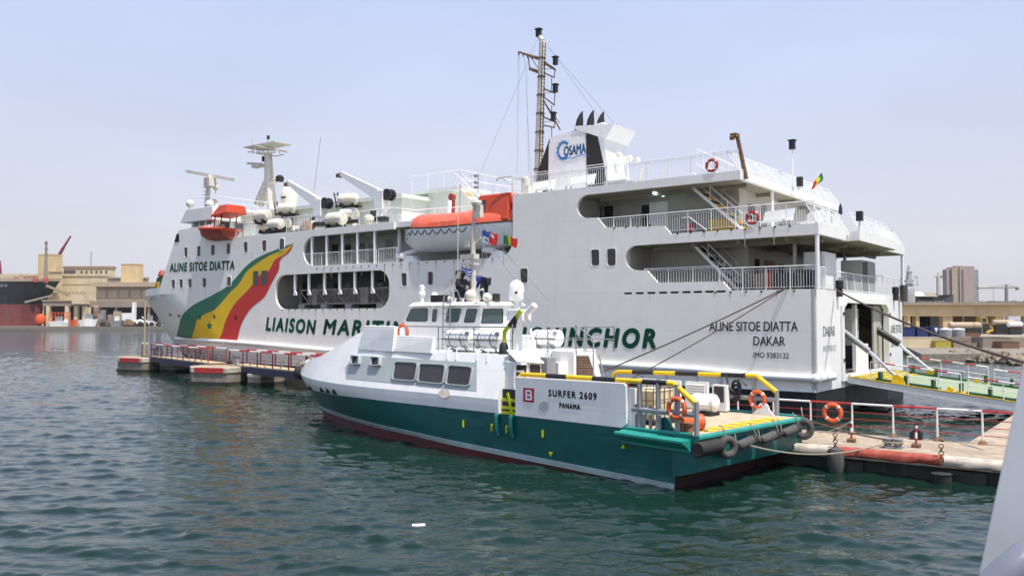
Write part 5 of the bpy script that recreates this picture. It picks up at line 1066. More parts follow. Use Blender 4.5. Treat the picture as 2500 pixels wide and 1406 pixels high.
# upper deck rails
ur=MB(); rail(ur,[(13.0,2.45,3.57),(7.1,2.45,3.57)],.95,1.95,0,r=.028,mid=1); rail(ur,[(7.1,.6,3.57),(6.3,-.5,3.57)],.95,1,0,r=.028,mid=1); rail(ur,[(9.0,-2.3,3.57),(6.3,-2.3,3.57),(6.3,-.6,3.57)],.95,1.3,0,r=.028,mid=1)
ur.tube([(6.1,.2,3.57),(6.1,.2,4.6),(5.3,.2,4.1),(5.3,.2,1.6)],.03,5); ur.tube([(5.6,-.5,3.5),(5.2,-.6,1.6)],.03,5); ur.build('upper_railing','steel',boat,smooth=60)
MB().box((9.0,-2.3,3.58),(XS-.4,-.6,3.63)).build('upper_platform','boat_white',boat,smooth=0)
br2=MB(); 
for x in (23.6,22.6,21.8): br2.tube([(x,-1.0,2.5),(x,-1.0,3.2)],.03,5)
br2.tube([(23.9,-1.0,2.5),(23.8,-1.0,3.0),(23.6,-1.0,3.2),(22.6,-1.0,3.2),(22.6,-1.0,2.5)],.03,5); br2.tube([(22.5,-1.0,2.5),(22.5,-1.0,3.2),(21.8,-1.0,3.2)],.03,5); br2.build('bow_rail','steel',boat)
bf=MB(); bf.lathe([(.05,-.12),(.28,-.1),(.34,.05),(.34,.35),(.25,.45)],(24.35,0,2.05),(.95,0,.1),14); bf.build('bow_fender','rubber',boat)
for px,py in ((758,945),(786,951),(801,953.5),(817,956)):
    O,D=SU.loc(px,py); 
    lo_,hi_=(3.4-O.y)/D.y,(-.2-O.y)/D.y; p=None
    for i in range(200):
        p=O+D*(lo_+(hi_-lo_)*i/200)
        if p.y<hw(p.x,p.z)[0]+.02: break
    MB().box((p.x-.13,p.y-.1,p.z-.10),(p.x+.1,p.y+.05,p.z+.10)).build('bow_vent','dark',boat,smooth=0)
dg_=MB()
for i in range(9): dg_.ball((23.9-.2*i,.35+.05*i,2.5+.03*i),.12+.03*(i%3),8,mi=i%2)
dg_.build('bow_rope_pile',['rope_pale','cream'],boat)
# wheelhouse
wh=MB(); HWY=1.12; FB=SU.on(1,984,788,HWY).x; FT=SU.on(1,1008,745,HWY).x
XA=SU.on(1,1173,790,HWY).x; wh.hexa([(XA,-HWY,3.57),(FB+.1,-HWY,3.57),(FB+.1,HWY,3.57),(XA,HWY,3.57)],[(XA,-HWY,4.58),(FB,-HWY,4.58),(FB,HWY,4.58),(XA,HWY,4.58)]); wh.hexa([(XA,-HWY,4.58),(FB,-HWY,4.58),(FB,HWY,4.58),(XA,HWY,4.58)],[(XA,-HWY+.02,5.36),(FT,-HWY+.02,5.36),(FT,HWY-.02,5.36),(XA,HWY-.02,5.36)])
house=wh.build('wheelhouse','boat_white',boat,smooth=0)
rf=MB(); rf.hexa([(XA-.2,-HWY-.15,5.34),(FT+.2,-HWY-.12,5.34),(FT+.2,HWY+.12,5.34),(XA-.2,HWY+.15,5.34)],[(XA-.1,-HWY,5.47),(FT,-HWY+.05,5.5),(FT,HWY-.05,5.5),(XA-.1,HWY,5.47)]); rf.build('wheelhouse_roof','white',house,smooth=0,bevel=.03)
wf=lambda a,b,d:(lambda p:Vector((p.x,HWY+.0+d,p.z)))(SU.on(1,a,b,HWY+.01))
for c in ([(1004,752),(1047,751),(1045,786),(989,785)],[(1057,754),(1069,754),(1066,786),(1054,786)],[(1094,752),(1129,752),(1120,787),(1087,787)],[(1140,753),(1168,753),(1160,788),(1132,788)]): bwin(c,wf,'greenglass','boat_white',house,.03,.1)
waf=lambda a,b,d:(lambda p:Vector((XA-d,p.y,p.z)))(SU.on(0,a,b,XA-.01))
bwin([(1182,755),(1226,755),(1226,788),(1176,788)],waf,'greenglass','black',house,.03,.08,.06)
fwin=MB()
for y0 in (-1.05,-.05): fwin.hexa([(FB,y0+.05,4.68),(FB+.02,y0+.05,4.68),(FB+.02,y0+.95,4.68),(FB,y0+.95,4.68)],[(FT,y0+.05,5.28),(FT+.03,y0+.05,5.28),(FT+.03,y0+.95,5.28),(FT,y0+.95,5.28)])
fwin.build('front_window','greenglass',house,smooth=0)
ld=MB(); LX=SU.on(1,1080,840,HWY+.2).x; LY=HWY+.2
for s_ in (0,.42): ld.tube([(LX-s_,LY,3.6),(LX-.05-s_,LY,5.5),(LX-.1-s_,LY-.03,5.85),(LX-.12-s_,LY-.3,5.95),(LX-.15-s_,LY-.5,5.5)],.028,5)
for i in range(8): ld.tube([(LX-.006*i,LY,3.8+.24*i),(LX-.42-.006*i,LY,3.8+.24*i)],.022,4)
ld.build('roof_ladder','steel',boat)
# roof gear
ms=MB(); m0=SU.on(1,1155,735,0); m1=SU.on(1,1157,500,0); mx=m0.x
ms.tube([(mx,0,5.45),(mx,0,8.6)],[.13,.10],10); ms.tube([(mx,0,8.6),(mx-.05,0,m1.z)],[.07,.05],8)
ms.box((mx-.5,-.1,m1.z-.55),(mx-.1,.1,m1.z-.05)); ms.lathe([(.2,0),(.24,.1),(.2,.2)],(mx-.2,0,m1.z-.05),(0,0,1),12)
ms.tube([(mx+.45,0,8.0),(mx+.2,0,7.95),(mx,0,7.7)],.03,5); ms.tube([(mx-.45,0,8.1),(mx-.2,0,7.95),(mx,0,7.7)],.03,5); ms.bar((mx+.65,0,7.35),(mx-.2,0,7.35),.3,.2); ms.box((mx+.55,-.15,7.0),(mx-.2,.15,7.08))
ms.box((mx+.1,-.1,7.75),(mx+.4,.15,7.95)); ms.tube([(mx+.6,.3,5.5),(mx+.6,.3,9.0)],.02,4)
ms.bar((mx+2.5,.2,5.5),(mx+.1,.1,6.95),.14,.18); ms.lathe([(.3,0),(.22,.4)],(mx,0,5.45),(0,0,1),10)
ms.build('boat_mast','rustwhite',boat)
wr=MB()
for a,b in (((mx,0,9.0),(8.3,-.8,5.5)),((mx,0,8.8),(9.4,-.9,5.5)),((mx,0,9.3),(10.6,-.4,5.5))): wr.tube([a,b],.008,3)
wr.build('stay_wire','steel',boat)
sd_=MB(); YD=-.75; xd=SU.on(1,1261,720,YD).x; zd=SU.on(1,1261,733,YD).z; sd_.lathe([(.16,-.32),(.12,-.05),(.28,.0),(.305,.05),(.305,.48),(.27,.66),(.16,.77),(.02,.82)],(xd,YD,zd),(0,0,1),20); sdo=sd_.build('satellite_dome','white',boat)
MB().box((xd-.28,YD+.24,zd+.25),(xd-.05,YD+.262,zd+.34)).build('dome_lettering','black_text',sdo,smooth=0)
for px,py in ((1030,718),(1061,722)): p=SU.on(1,px,py,.3); MB().ball((p.x,.3,p.z),.16,10).lathe([(.1,-.6),(.09,-.1)],(p.x,.3,p.z),(0,0,1),8).build('roof_antenna','white',boat)
MB().lathe([(.11,0),(.12,.35),(.05,.42)],(SU.on(1,1030,718,.3).x,.3,5.85),(0,0,1),10).build('roof_beacon','white',boat)
for x,y,s_ in ((10.9,.9,.25),(10.4,.5,.18),(9.9,.9,.14),(11.9,1.1,.12)): MB().ball((x,y,5.5+s_*.9),s_,10).build('roof_dome','cream',boat)
MB().box((13.2,-.4,5.48),(12.6,1.0,5.62)).build('roof_hatch','white',boat,smooth=0,bevel=.02); MB().tube([(10.2,1.2,5.5),(10.2,1.2,5.9),(9.9,1.2,5.95)],.04,5).build('roof_pipe','white',boat)
MB().box((13.1,.6,5.5),(12.3,1.1,5.78)).build('roof_box','funnel_black',boat,smooth=0,bevel=.02)
MB().box((10.1,.2,5.5),(9.95,.5,5.8)).build('roof_box','funnel_black',boat,smooth=0,bevel=.02)
# deck crane, searchlight housing
kr=MB(); KP=lambda px,py:SU.on(1,px,py,2.5); k0=KP(1230,862); kr.lathe([(.2,0),(.16,.3),(.09,.42)],(k0.x,2.5,3.57),(0,0,1),12,1); kr.tube([KP(1231,836),KP(1232,806)],.075,8,mi=0); kr.tube([KP(1231,812),KP(1242,795)],.08,8,mi=0); kr.bar(KP(1240,799),KP(1262,772),.10,.12,1); kr.bar(KP(1260,775),KP(1273,758),.10,.12,0); kr.tube([KP(1270,762),KP(1252,815)],.012,4,mi=1); kr.tube([KP(1258,776),KP(1256,800)],.06,6,mi=1); kr.build('deck_crane',['lime','black'],boat)
shh=MB(); shh.box((8.15,1.2,4.72),(7.35,1.7,5.15)); shh.tube([(7.4,1.5,4.95),(6.9,1.5,5.3)],[.10,.13],10); shh.box((8.1,1.3,3.57),(7.7,1.6,4.75)); shh.tube([(6.85,1.5,3.6),(7.35,1.4,4.8)],.06,6); shh.build('searchlight_housing','boat_white',boat,bevel=.03)
# ------------------------------------------------------------------ things carried by the boat
def dset(o,p,rz=0): o.location=SU.world(p); o.rotation_euler=(0,0,SU.ang+rz)
br_=fthing(SU,'raft_canister','white ribbed raft canister on the crew boat cabin roof, forward of its twin','life raft',(10.08,2.15,3.62),group='raft canisters on the crew boat')
prf=[(.03,-.68),(.22,-.66),(.30,-.6)]
x=-.58
while x<.58: prf+=[(.33,x),(.335,x+.1),(.335,x+.16),(.315,x+.18)]; x+=.2
prf+=[(.30,.6),(.22,.66),(.03,.68)]
MB().lathe(prf,(0,0,.45),(1,0,0),20).build('shell','white',br_,smooth=50)
MB().torus((-.3,0,.45),(1,0,0),.342,.014,22,4).torus((.32,0,.45),(1,0,0),.342,.014,22,4).tube([(-.68,.335,.43),(.68,.335,.43)],.022,5).build('strap','rope',br_)
MB().bar((-.5,.3,.18),(-.25,-.1,-.05),.06,.06).bar((.5,.3,.18),(.25,-.1,-.05),.06,.06).box((-.6,-.2,-.06),(.6,-.1,.0)).lathe([(.07,0),(.07,.12)],(-.66,.25,.66),(1,0,0),8).build('cradle','steel',br_,smooth=0)
d=dup(br_,'white ribbed raft canister on the cabin roof beside the lime and black deck crane'); dset(d,(8.5,2.15,3.62))
d=dup(br_,'white ribbed raft canister on the far platform of the crew boat, behind the upper railing'); p=SU.on(1,1337,830,-1.5); dset(d,(p.x,-1.5,3.6))
wr_=fthing(SU,'raft_canister','smooth white double ended raft canister on the crew boat after deck','life raft',(1.9,-1.55,1.56),group='raft canisters on the crew boat')
MB().lathe([(.03,-.5),(.18,-.48),(.29,-.40),(.335,-.26),(.30,-.03),(.30,.03),(.335,.26),(.29,.40),(.18,.48),(.03,.5)],(0,0,.40),(1,.25,0),20).build('shell','white',wr_,smooth=60)
MB().torus((0,0,.38),(0,0,1),.36,.03,24,5).build('rim','white',wr_); MB().box((-.4,-.3,0),(.4,.3,.1)).build('cradle','black',wr_,smooth=0)
MB().torus((.32,.08,.4),(1,.25,0),.345,.012,20,4).torus((-.32,-.08,.4),(1,.25,0),.345,.012,20,4).build('strap','steel',wr_)
bl_=fthing(SU,'lifebuoy','orange lifebuoy on the near yellow and black rail of the crew boat after deck','lifebuoy',(-.01,3.27,2.13),group='lifebuoys on railings'); lifebuoy_parts(bl_)
p=SU.on(1,1652,996,3.27); bl_.location=SU.world(p); bl_.scale=(.88,)*3
d=dup(bl_,'orange lifebuoy on the far yellow and black rail of the crew boat'); p=SU.on(1,1850,975,-3.0); dset(d,p)
d=dup(bl_,'orange lifebuoy half hidden behind the coaming in front of the crew boat wheelhouse'); p=SU.on(1,995,808,2.0); dset(d,(p.x,2.25,4.28),R(8))
ib=fthing(SU,'caged_tank','cream plastic liquid tank in a wire cage on the crew boat after deck','tank',(1.95,1.55,1.56))
MB().box((-.5,-.55,.15),(.5,.55,1.05)).lathe([(.12,1.05),(.12,1.1)],(0,0,0),(0,0,1),12).build('tank','ibc',ib,smooth=0,bevel=.08)
cg=MB()
for i in range(5):
    x=-.54+.27*i
    for y in (-.6,.6): cg.tube([(x,y,.1),(x,y,1.12)],.016,4)
for i in range(5):
    y=-.6+.3*i
    for x in (-.54,.54): cg.tube([(x,y,.1),(x,y,1.12)],.016,4)
for z in (.15,.42,.75,1.1): cg.tube([(-.54,-.6,z),(.54,-.6,z),(.54,.6,z),(-.54,.6,z)],.016,4,closed=True)
cg.build('cage','rope',ib,smooth=0); MB().box((-.55,-.6,0),(.55,.6,.05)).box((-.55,-.6,.05),(-.4,.6,.13)).box((.4,-.6,.05),(.55,.6,.13)).build('pallet','black',ib,smooth=0)
dr=fthing(SU,'drum','orange steel drum lying on its side on the crew boat after deck','drum',(-.02,2.3,1.56),R(60))
MB().lathe([(.27,-.4),(.285,-.39),(.27,-.37),(.27,-.14),(.285,-.13),(.27,-.12),(.27,.12),(.285,.13),(.27,.14),(.27,.37),(.285,.39),(.27,.4)],(0,0,.285),(1,0,0),24).build('barrel','buoy_orange',dr,smooth=40); dr.scale=(.85,)*3; MB().lathe([(.03,.401),(.03,.42)],(0,.1,.4),(1,0,0),10).lathe([(.25,-.41),(.25,-.40)],(0,0,.285),(1,0,0),24).build('bung','orange_red',dr)
ty=fthing(SU,'tyre_fender','black tyre fender hanging at the near stern corner of the crew boat','tyre',(-.95,2.75,1.02),group='tyre fenders on the crew boat')
MB().torus((0,0,0),(1,0,0),.23,.11,26,12).build('tyre','grey_rubber',ty); MB().tube([(0.08,.0,.22),(.1,.05,.5),(.3,.05,.6)],.02,5).build('rope','rope_pale',ty)
p=SU.on(0,1776,1091,-.95); ty.location=SU.world(p); ty.rotation_euler=(0,0,SU.ang-R(25))
d=dup(ty,'black tyre fender hanging at the far stern corner of the crew boat'); p=SU.on(0,1962,1046,-.9); dset(d,p,R(-62)); d.scale=(1.0,1,1.1)
rf_=fthing(SU,'roller_fender','x','fender',(0,0,0),group='roller fenders across the crew boat stern')
MB().lathe([(.09,-.55),(.12,-.5),(.145,-.42),(.145,.42),(.12,.5),(.09,.55)],(0,0,0),(0,1,0),16).build('roller','grey_rubber',rf_,smooth=40); MB().lathe([(.148,-.44),(.148,-.2)],(0,0,0),(0,1,0),16).lathe([(.05,-.62),(.05,.62)],(0,0,0),(0,1,0),8).build('collar','rubber',rf_); 
MB().tube([(.2,-.55,.45),(.1,-.55,.3),(.0,-.62,.0),(0,-.5,-.02),(0,.5,-.02),(0,.62,0),(.1,.52,.3),(.2,.5,.45)],.02,5).build('lanyard','rope_pale',rf_)
for i,(px,py,lab) in enumerate(((1825,1079,'grey roller fender nearest the black tyre on the crew boat stern'),(1880,1066,'middle grey roller fender hung across the crew boat stern'),(1932,1050,'grey roller fender nearest the far tyre on the crew boat stern'))):
    p=SU.on(0,px,py,-.95); t=rf_ if i==0 else dup(rf_,lab); t['label']=lab; dset(t,p,0); t.rotation_euler=(R(-6),0,SU.ang)
# flags on the boat's halyards
def cloth(name,label,p,Wd,Hd,cols,cell,rz=0):
    t=fthing(SU,name,label,'flag',p,rz,group='flags on the crew boat mast'); f=MB(); n,m=13,9
    pt=lambda i,j:(-Wd*i/(n-1),.07*math.sin(i*.9+.6*j*.3)*(i/(n-1)+.2),-Hd*j/(m-1)-.22*Wd*(i/(n-1))**2+.04*math.sin(i*1.1))
    for i in range(n-1):
        for j in range(m-1): f.add([pt(i,j),pt(i+1,j),pt(i+1,j+1),pt(i,j+1)],[(0,1,2,3)],cell((i+.5)/(n-1),(j+.5)/(m-1)))
    f.build('cloth',cols,t,smooth=60); MB().tube([(.01,0,.15),(.01,0,-Hd-.8)],.012,4).build('halyard','rope_pale',t); return t
def star(u,v,cu,cv,r): return (u-cu)**2+((v-cv)*.7)**2<r*r
p=SU.on(1,1178,564,-.4); cloth('flag','quartered white blue and red flag flying from the crew boat mast',p,.8,.5,['flag_white','flag_blue','cloth_red'],lambda u,v: (1 if u<.5 and v<.5 else (2 if u>=.5 and v>.5 else 2 if u>.55 and v<.5 and not star(u,v,.75,.25,.12) else (1 if star(u,v,.25,.75,.1) else 0))))
p=SU.on(1,1230,576,-.9); cloth('flag','green yellow and red striped flag flying beside the quartered one',p,.7,.38,['cloth_green','cloth_yellow','cloth_red'],lambda u,v:(0 if u<.33 else 1 if u<.66 else 2))
p=SU.on(1,1127,653,.3); cloth('flag','small blue and white striped flag low on the crew boat mast',p,.5,.3,['flag_white','flag_blue'],lambda u,v:(1 if int(v*5)%2==0 else 0))
# people on the wheelhouse roof
def person(label,p,rz,J,E_,shirt,trous,headpos,hands):
    t=fthing(SU,'person',label,'person',p,rz); skin('body',J,E_,trous,t)
    sh=[(j[0],j[1],j[2],j[3]*1.13) for j in J]
    idx=[0,1,2,3,4,5,6,7]
    return t
def man(label,p,rz,hip,chest,neck,head,shl,shr,ell,elr,hal,har,knl,knr,ftl,ftr,shirt,trousers):
    t=fthing(SU,'person',label,'person',p,rz); V=lambda a,r:(*a,r)
    hl=Vector(hip)+Vector((0,.10,-.02)); hr=Vector(hip)+Vector((0,-.10,-.02))
    J=[V(hip,.12),V(chest,.135),V(neck,.065),V(head,.085),V(shl,.075),V(ell,.05),V(hal,.036),V(shr,.075),V(elr,.05),V(har,.036),V(hl,.10),V(knl,.068),V((ftl[0]-.0,ftl[1],ftl[2]+.08),.05),V((ftl[0]+.16,ftl[1],ftl[2]+.04),.04),V(hr,.10),V(knr,.068),V((ftr[0],ftr[1],ftr[2]+.08),.05),V((ftr[0]+.16,ftr[1],ftr[2]+.04),.04)]
    Ed=[(0,1),(1,2),(2,3),(1,4),(4,5),(5,6),(1,7),(7,8),(8,9),(0,10),(10,11),(11,12),(12,13),(0,14),(14,15),(15,16),(16,17)]
    for h,e in ((6,5),(9,8)):   # five fingers each
        a=Vector(J[h][:3]); d=(a-Vector(J[e][:3])).normalized(); s=d.cross(Vector((0,1,.2))).normalized()
        for k in range(5):
            b=len(J); o_=(k-2)*.017; ln=[.05,.085,.095,.088,.07][k]; q0=a+d*.045+s*o_*(1.5 if k==0 else 1); q1=q0+d*ln*.6+s*(o_*.6 if k else -.03); q2=q1+d*ln*.4+Vector((0,0,-.02))
            J+=[V(q0,.012),V(q1,.010),V(q2,.008)]; Ed+=[(h,b),(b,b+1),(b+1,b+2)]
    skin('body',J,Ed,'skin',t)
    g=lambda ids,ed,sc,nm,m: skin(nm,[(*J[i][:3],J[i][3]*sc) for i in ids],ed,m,t)
    el=Vector(ell).lerp(Vector(hal),.6); er=Vector(elr).lerp(Vector(har),.6)
    Js=[(*Vector(hip).lerp(Vector(chest),.05),.19),(*chest,.215),(*Vector(chest).lerp(Vector(neck),.7),.085),(*shl,.09),(*ell,.064),(*el,.055),(*shr,.09),(*elr,.064),(*er,.055)]
    skin('shirt',Js,[(0,1),(1,2),(1,3),(3,4),(4,5),(1,6),(6,7),(7,8)],shirt,t)
    Jt=[(*hip,.165),(*hl,.118),(*knl,.085),(ftl[0],ftl[1],ftl[2]+.12,.07),(*hr,.118),(*knr,.085),(ftr[0],ftr[1],ftr[2]+.12,.07)]
    skin('trousers',Jt,[(0,1),(1,2),(2,3),(0,4),(4,5),(5,6)],trousers,t)
    hd=Vector(head); fw=(hd-Vector(neck)).normalized(); hf=MB().ball(hd+fw*.05,.115,14,sc=(.9,.8,1)); hf.build('hair','hair',t)
    fc=Vector((1,0,-.5)).normalized(); f=MB()
    for s_ in (-1,1): f.ball(hd+fc*.098+Vector((0,.035*s_,.0)),.014,6,mi=1); f.ball(hd+Vector((-.01,.085*s_,-.01)),.026,6,mi=0)
    f.ball(hd+fc*.11+Vector((0,0,-.03)),.02,6,mi=0); f.box(hd+fc*.095+Vector((-.01,-.025,-.075)),hd+fc*.095+Vector((.012,.025,-.065)),1); f.build('face',['skin','dark'],t)
    bo=MB()
    for ft in (ftl,ftr): bo.box((ft[0]-.07,ft[1]-.05,ft[2]),(ft[0]+.2,ft[1]+.05,ft[2]+.09))
    bo.build('shoe','black',t,bevel=.03)
    return t
p=SU.on(1,1178,718,-.35)
man('person in a blue shirt and dark trousers bending over behind the crew boat mast',(p.x,-.35,5.49),R(10),(-.15,0,.88),(.24,0,1.05),(.44,0,.95),(.55,0,.84),(.30,.2,1.0),(.30,-.2,1.0),(.40,.24,.72),(.40,-.24,.72),(.55,.2,.5),(.55,-.15,.5),(-.02,.13,.48),(-.08,-.13,.48),(-.12,.13,0),(-.2,-.13,0),'blue_cloth','navy_cloth')
p=SU.on(1,1133,725,.35)
man('person in dark clothes crouching in front of the crew boat mast',(p.x+.2,.35,5.49),R(165),(-.1,0,.38),(.06,0,.78),(.12,0,.98),(.18,0,1.1),(.08,.2,.88),(.08,-.2,.88),(.28,.26,.66),(.28,-.26,.66),(.48,.16,.68),(.48,-.12,.62),(.28,.2,.5),(.3,-.2,.5),(.08,.18,0),(.1,-.18,0),'navy_cloth','navy_cloth')
# ================================================================== pier and dolphins (ferry frame)
pier=fthing(FE,'pier','long low concrete pier with a worn red and white edge between the two vessels','pier',(0,13.6,0))
o0=Vector((0,13.6,0)); PT=.72
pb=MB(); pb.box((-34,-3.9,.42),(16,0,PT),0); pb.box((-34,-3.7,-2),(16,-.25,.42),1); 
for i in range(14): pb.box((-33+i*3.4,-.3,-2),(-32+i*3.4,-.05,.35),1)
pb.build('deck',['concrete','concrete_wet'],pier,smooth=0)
kb=MB()
segs=[(-34,-19,1),(-19,-15.5,0),(-15.5,-8.12,1),(-8.05,-5.0,0),(-4.9,-1.5,1),(-1.4,3,0),(3,10,1)]
for a,b,m in segs:
    n=max(2,int((b-a)/.28)); jr=lambda s_:random.uniform(-s_,s_); rows=[[] for _ in range(6)]
    for i in range(n+1):
        x=a+(b-a)*i/n+(jr(.05) if 0<i<n else 0); c=jr(.03)
        for k,(y,z) in enumerate(((-.36,PT+.012),(-.12,PT+.022),(.02+c*.5,PT+.0+c*.3),(.09+c*.6,PT-.09),(.08+c,PT-.21+jr(.03)),(-.06,PT-.28+jr(.03)))): rows[k].append((x,y,z))
    kb.grid(rows,m); n6=[r[0] for r in rows]; kb.add(n6,[tuple(range(6))],m); kb.add([r[-1] for r in rows],[tuple(range(6))],m)
kb.build('painted_kerb',['kerb_red','kerb_white'],pier,smooth=50)
pier2=fthing(FE,'pier','sunlit concrete landing block under the end of the ferry ramp','pier',(-8.0,-.5,0))
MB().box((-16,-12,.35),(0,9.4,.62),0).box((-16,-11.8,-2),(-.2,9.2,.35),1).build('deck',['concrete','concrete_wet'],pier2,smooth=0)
# railing along the far edge of the pier : red and white, posts on rusty feet
pr=fthing(FE,'pier_railing','red and white railing on rusty feet along the far edge of the concrete pier','railing',(0,9.95,PT))
px_=[(1985,1050),(2080,1060),(2180,1068),(2285,1078),(2396,1087)]
xs2=[FE.on(2,*p,PT).x for p in px_]; dx=(xs2[-1]-xs2[0])/4
xs2=[xs2[0]-dx*k for k in range(6,0,-1)]+xs2+[xs2[-1]+dx*k for k in range(1,5)]
HR=1.08
rm=MB()
for i,(a,b) in enumerate(zip(xs2,xs2[1:])): rm.tube([(a,0,HR),(b,0,HR)],.035,6,mi=(i+1)%2)
rm.build('top_rail',['white','red'],pr)
rm=MB()
for k in (.3,.56,.8): rm.tube([(xs2[0],0,k),(xs2[-1],0,k-.03)],.016,4)
rm.build('mid_rail','red',pr)
for x in xs2: MB().tube([(x,0,.0),(x,0,HR)],.035,6,mi=0).lathe([(.16,0),(.12,.07),(.05,.14)],(x,0,0),(0,0,1),10,1).build('post',['white','rust'],pr)
d=dup(bl_,'bright orange lifebuoy hung on the red and white railing of the pier'); p=FE.on(1,2033,1007,10.03); d.location=FE.world(p); d.rotation_euler=(0,0,FE.ang); d.scale=(.95,)*3
pk=fthing(FE,'marker_post','x','post',(0,0,0),group='short red and white posts on the pier')
MB().tube([(0,0,.1),(0,0,.28)],.035,6,mi=0).tube([(0,0,.28),(0,0,.46)],.035,6,mi=1).tube([(0,0,.46),(0,0,.6)],.035,6,mi=0).build('pole',['red','white'],pk); MB().box((-.12,-.12,0),(.12,.12,.12)).build('foot','rust',pk,smooth=0,bevel=.02); MB().bar((0,0,.6),(-.05,.12,.64),.05,.05).build('hook','white',pk,smooth=0)
for i,(px,py,lab) in enumerate(((2079,1079,'short red and white post on the pier below the second railing foot'),(2237,1092,'short red and white post on the pier right of the mooring cleat'))):
    p=FE.on(2,px,py,PT); t=pk if i==0 else dup(pk,lab); t['label']=lab; t.location=FE.world(p); t.rotation_euler=(0,0,FE.ang); t.scale=(1.05,)*3
p=FE.on(2,2180,1093,PT); cl=fthing(FE,'mooring_bollard','squat grey double headed bollard on the pier with ropes round it','bollard',p)
MB().box((-.3,-.2,0),(.3,.2,.05)).lathe([(.12,.05),(.1,.2),(.16,.26),(.16,.3)],(-.15,0,0),(0,0,1),12).lathe([(.12,.05),(.1,.2),(.16,.26),(.16,.3)],(.15,0,0),(0,0,1),12).build('casting','steel',cl)
MB().torus((-.15,0,.14),(0,0,1),.14,.03,14,5).torus((.15,0,.18),(0,0,1),.14,.03,14,5).torus((0,0,.2),(0,0,1),.3,.025,18,5).build('rope_turn','rope_pale',cl)
p=FE.on(2,2237,1080,PT); tk=fthing(FE,'steel_block','small rusty dark steel block standing on the pier behind the marker post','block',FE.on(2,2237,1072,PT)); MB().box((-.18,-.15,0),(.18,.15,.25)).lathe([(.1,.25),(.14,.3),(.05,.34)],(0,0,0),(0,0,1),10).build('body','black',tk,smooth=0)
def hang(px,py,label,shape):
    p=FE.on(1,px,py,13.75); t=fthing(FE,'hanging_fender',label,'fender',p,group='fenders hanging on the pier edge')
    if shape: MB().lathe([(.05,-.45),(.2,-.4),(.26,-.15),(.26,.2),(.2,.38),(.06,.45)],(0,0,0),(0,0,1),14).build('body','grey_rubber',t)
    else: MB().lathe([(.26,-.3),(.28,0),(.3,.02),(.22,.05)],(0,0,0),(0,0,1),14).build('body','rubber',t)
    cm=MB(); 
    for i in range(5): cm.torus((0,.02*(i%2),.42+.1*i),((1,0,0) if i%2 else (0,1,0)),.065,.018,10,4)
    cm.build('chain','rust',t); MB().ball((0,-.15,.98),.07,8,sc=(1.2,1,.8)).build('knot','rust',t)
hang(2040,1125,'dark round fender hanging below the left end of the red kerb',1); hang(2299,1157,'cut tyre pot hanging on a rusty chain below the right end of the red kerb',0)
# mooring ropes
def rope(label,a,b,sag,r=.03,m='rope',cat='rope',n=24,group='mooring ropes'):
    a=V3(a);b=V3(b); pts=[a.lerp(b,i/n)+Vector((0,0,-4*sag*(i/n)*(1-i/n))) for i in range(n+1)]
    o=MB().tube(pts,r,6).build('mooring_rope',m); return tag(o,label,cat,group)
rope('upper of two brown mooring ropes from the ferry rail down to the left',FE.on(1,1926,699,.0)+Vector((0,0,0)) and FE.world(FE.on(1,1926,699,.02)),FE.world(FE.on(1,1440,920,6.5)),.0+.12,.035)
rope('lower of two brown mooring ropes from the ferry rail down to the left',FE.world(FE.on(1,1915,706,.02)),FE.world(FE.on(1,1520,935,8.0)),.12,.03)
rope('thick brown mooring rope from the ferry stern to the shore on the right',FE.world((-.2,-2.9,6.25)),W(2498,884,26)+Vector((0,0,0)),.25,.05)
rope('pale mooring rope sagging from the crew boat stern to the pier bollard',SU.world((-.4,2.2,1.62)),cl.location+Vector((-.1,0,.2)),.55,.025,'rope_pale')
rope('dark mooring rope from the crew boat far stern corner to the pier bollard',SU.world((-.7,-3.1,1.6)),cl.location+Vector((.25,.1,.2)),.12,.025,'rope')
rope('thin loose line between the pier railing and the crew boat',FE.world((xs2[7],9.95,PT+.5)),FE.world((xs2[6]-.5,10.6,PT+.05)),.1,.014,'rope_pale')
# dolphins with red and white caps
def dolphin(pxl,pxr,py,label,L=4.6,Wd=3.4,ext=0):
    a=G(pxl,py); b=G(pxr,py+4); t=thing('mooring_dolphin',label,'dolphin',((a.x+b.x)/2,(a.y+b.y)/2,0),math.atan2(b.y-a.y,b.x-a.x),group='concrete mooring dolphins'); L=(b-a).length/2
    c=MB(); ch=.9
    ring=lambda z,i,mi=0:[(-L+ch+i,0+i,z),(L-ch*.3-i,0+i,z),(L-i,ch+i,z),(L-i,Wd-i,z),(-L+i,Wd-i,z),(-L+i,ch+i,z)]
    c.hexa(ring(-2,.05),ring(.85,.05),0); c.build('pile_cap','concrete_mid',t,smooth=0)
    c=MB().hexa(ring(.85,0),ring(1.28,0),0); c.build('cap_slab','kerb_white',t,smooth=0,bevel=.05)
    MB().hexa(ring(1.28,.12),ring(1.31,.14),0).build('top','concrete',t,smooth=0)
    MB().box((-L*.45,-.03,.88),(L*.72,.0,1.25)).build('painted_band','red',t,smooth=0)
    MB().hexa(ring(-1,-.01),ring(.22,-.01),0).build('wet_band','concrete_wet',t,smooth=0)
    MB().lathe([(.3,1.3),(.26,1.4),(.22,1.9),(.3,2.0),(.3,2.1)],(L*.5,Wd*.6,0),(0,0,1),12).build('bollard','steel',t)
    return t
D1=dolphin(270,352,905,'outermost concrete mooring dolphin with a red band, left end of the walkways')
D2=dolphin(442,562,937,'concrete mooring dolphin with a red band between the two walkways')
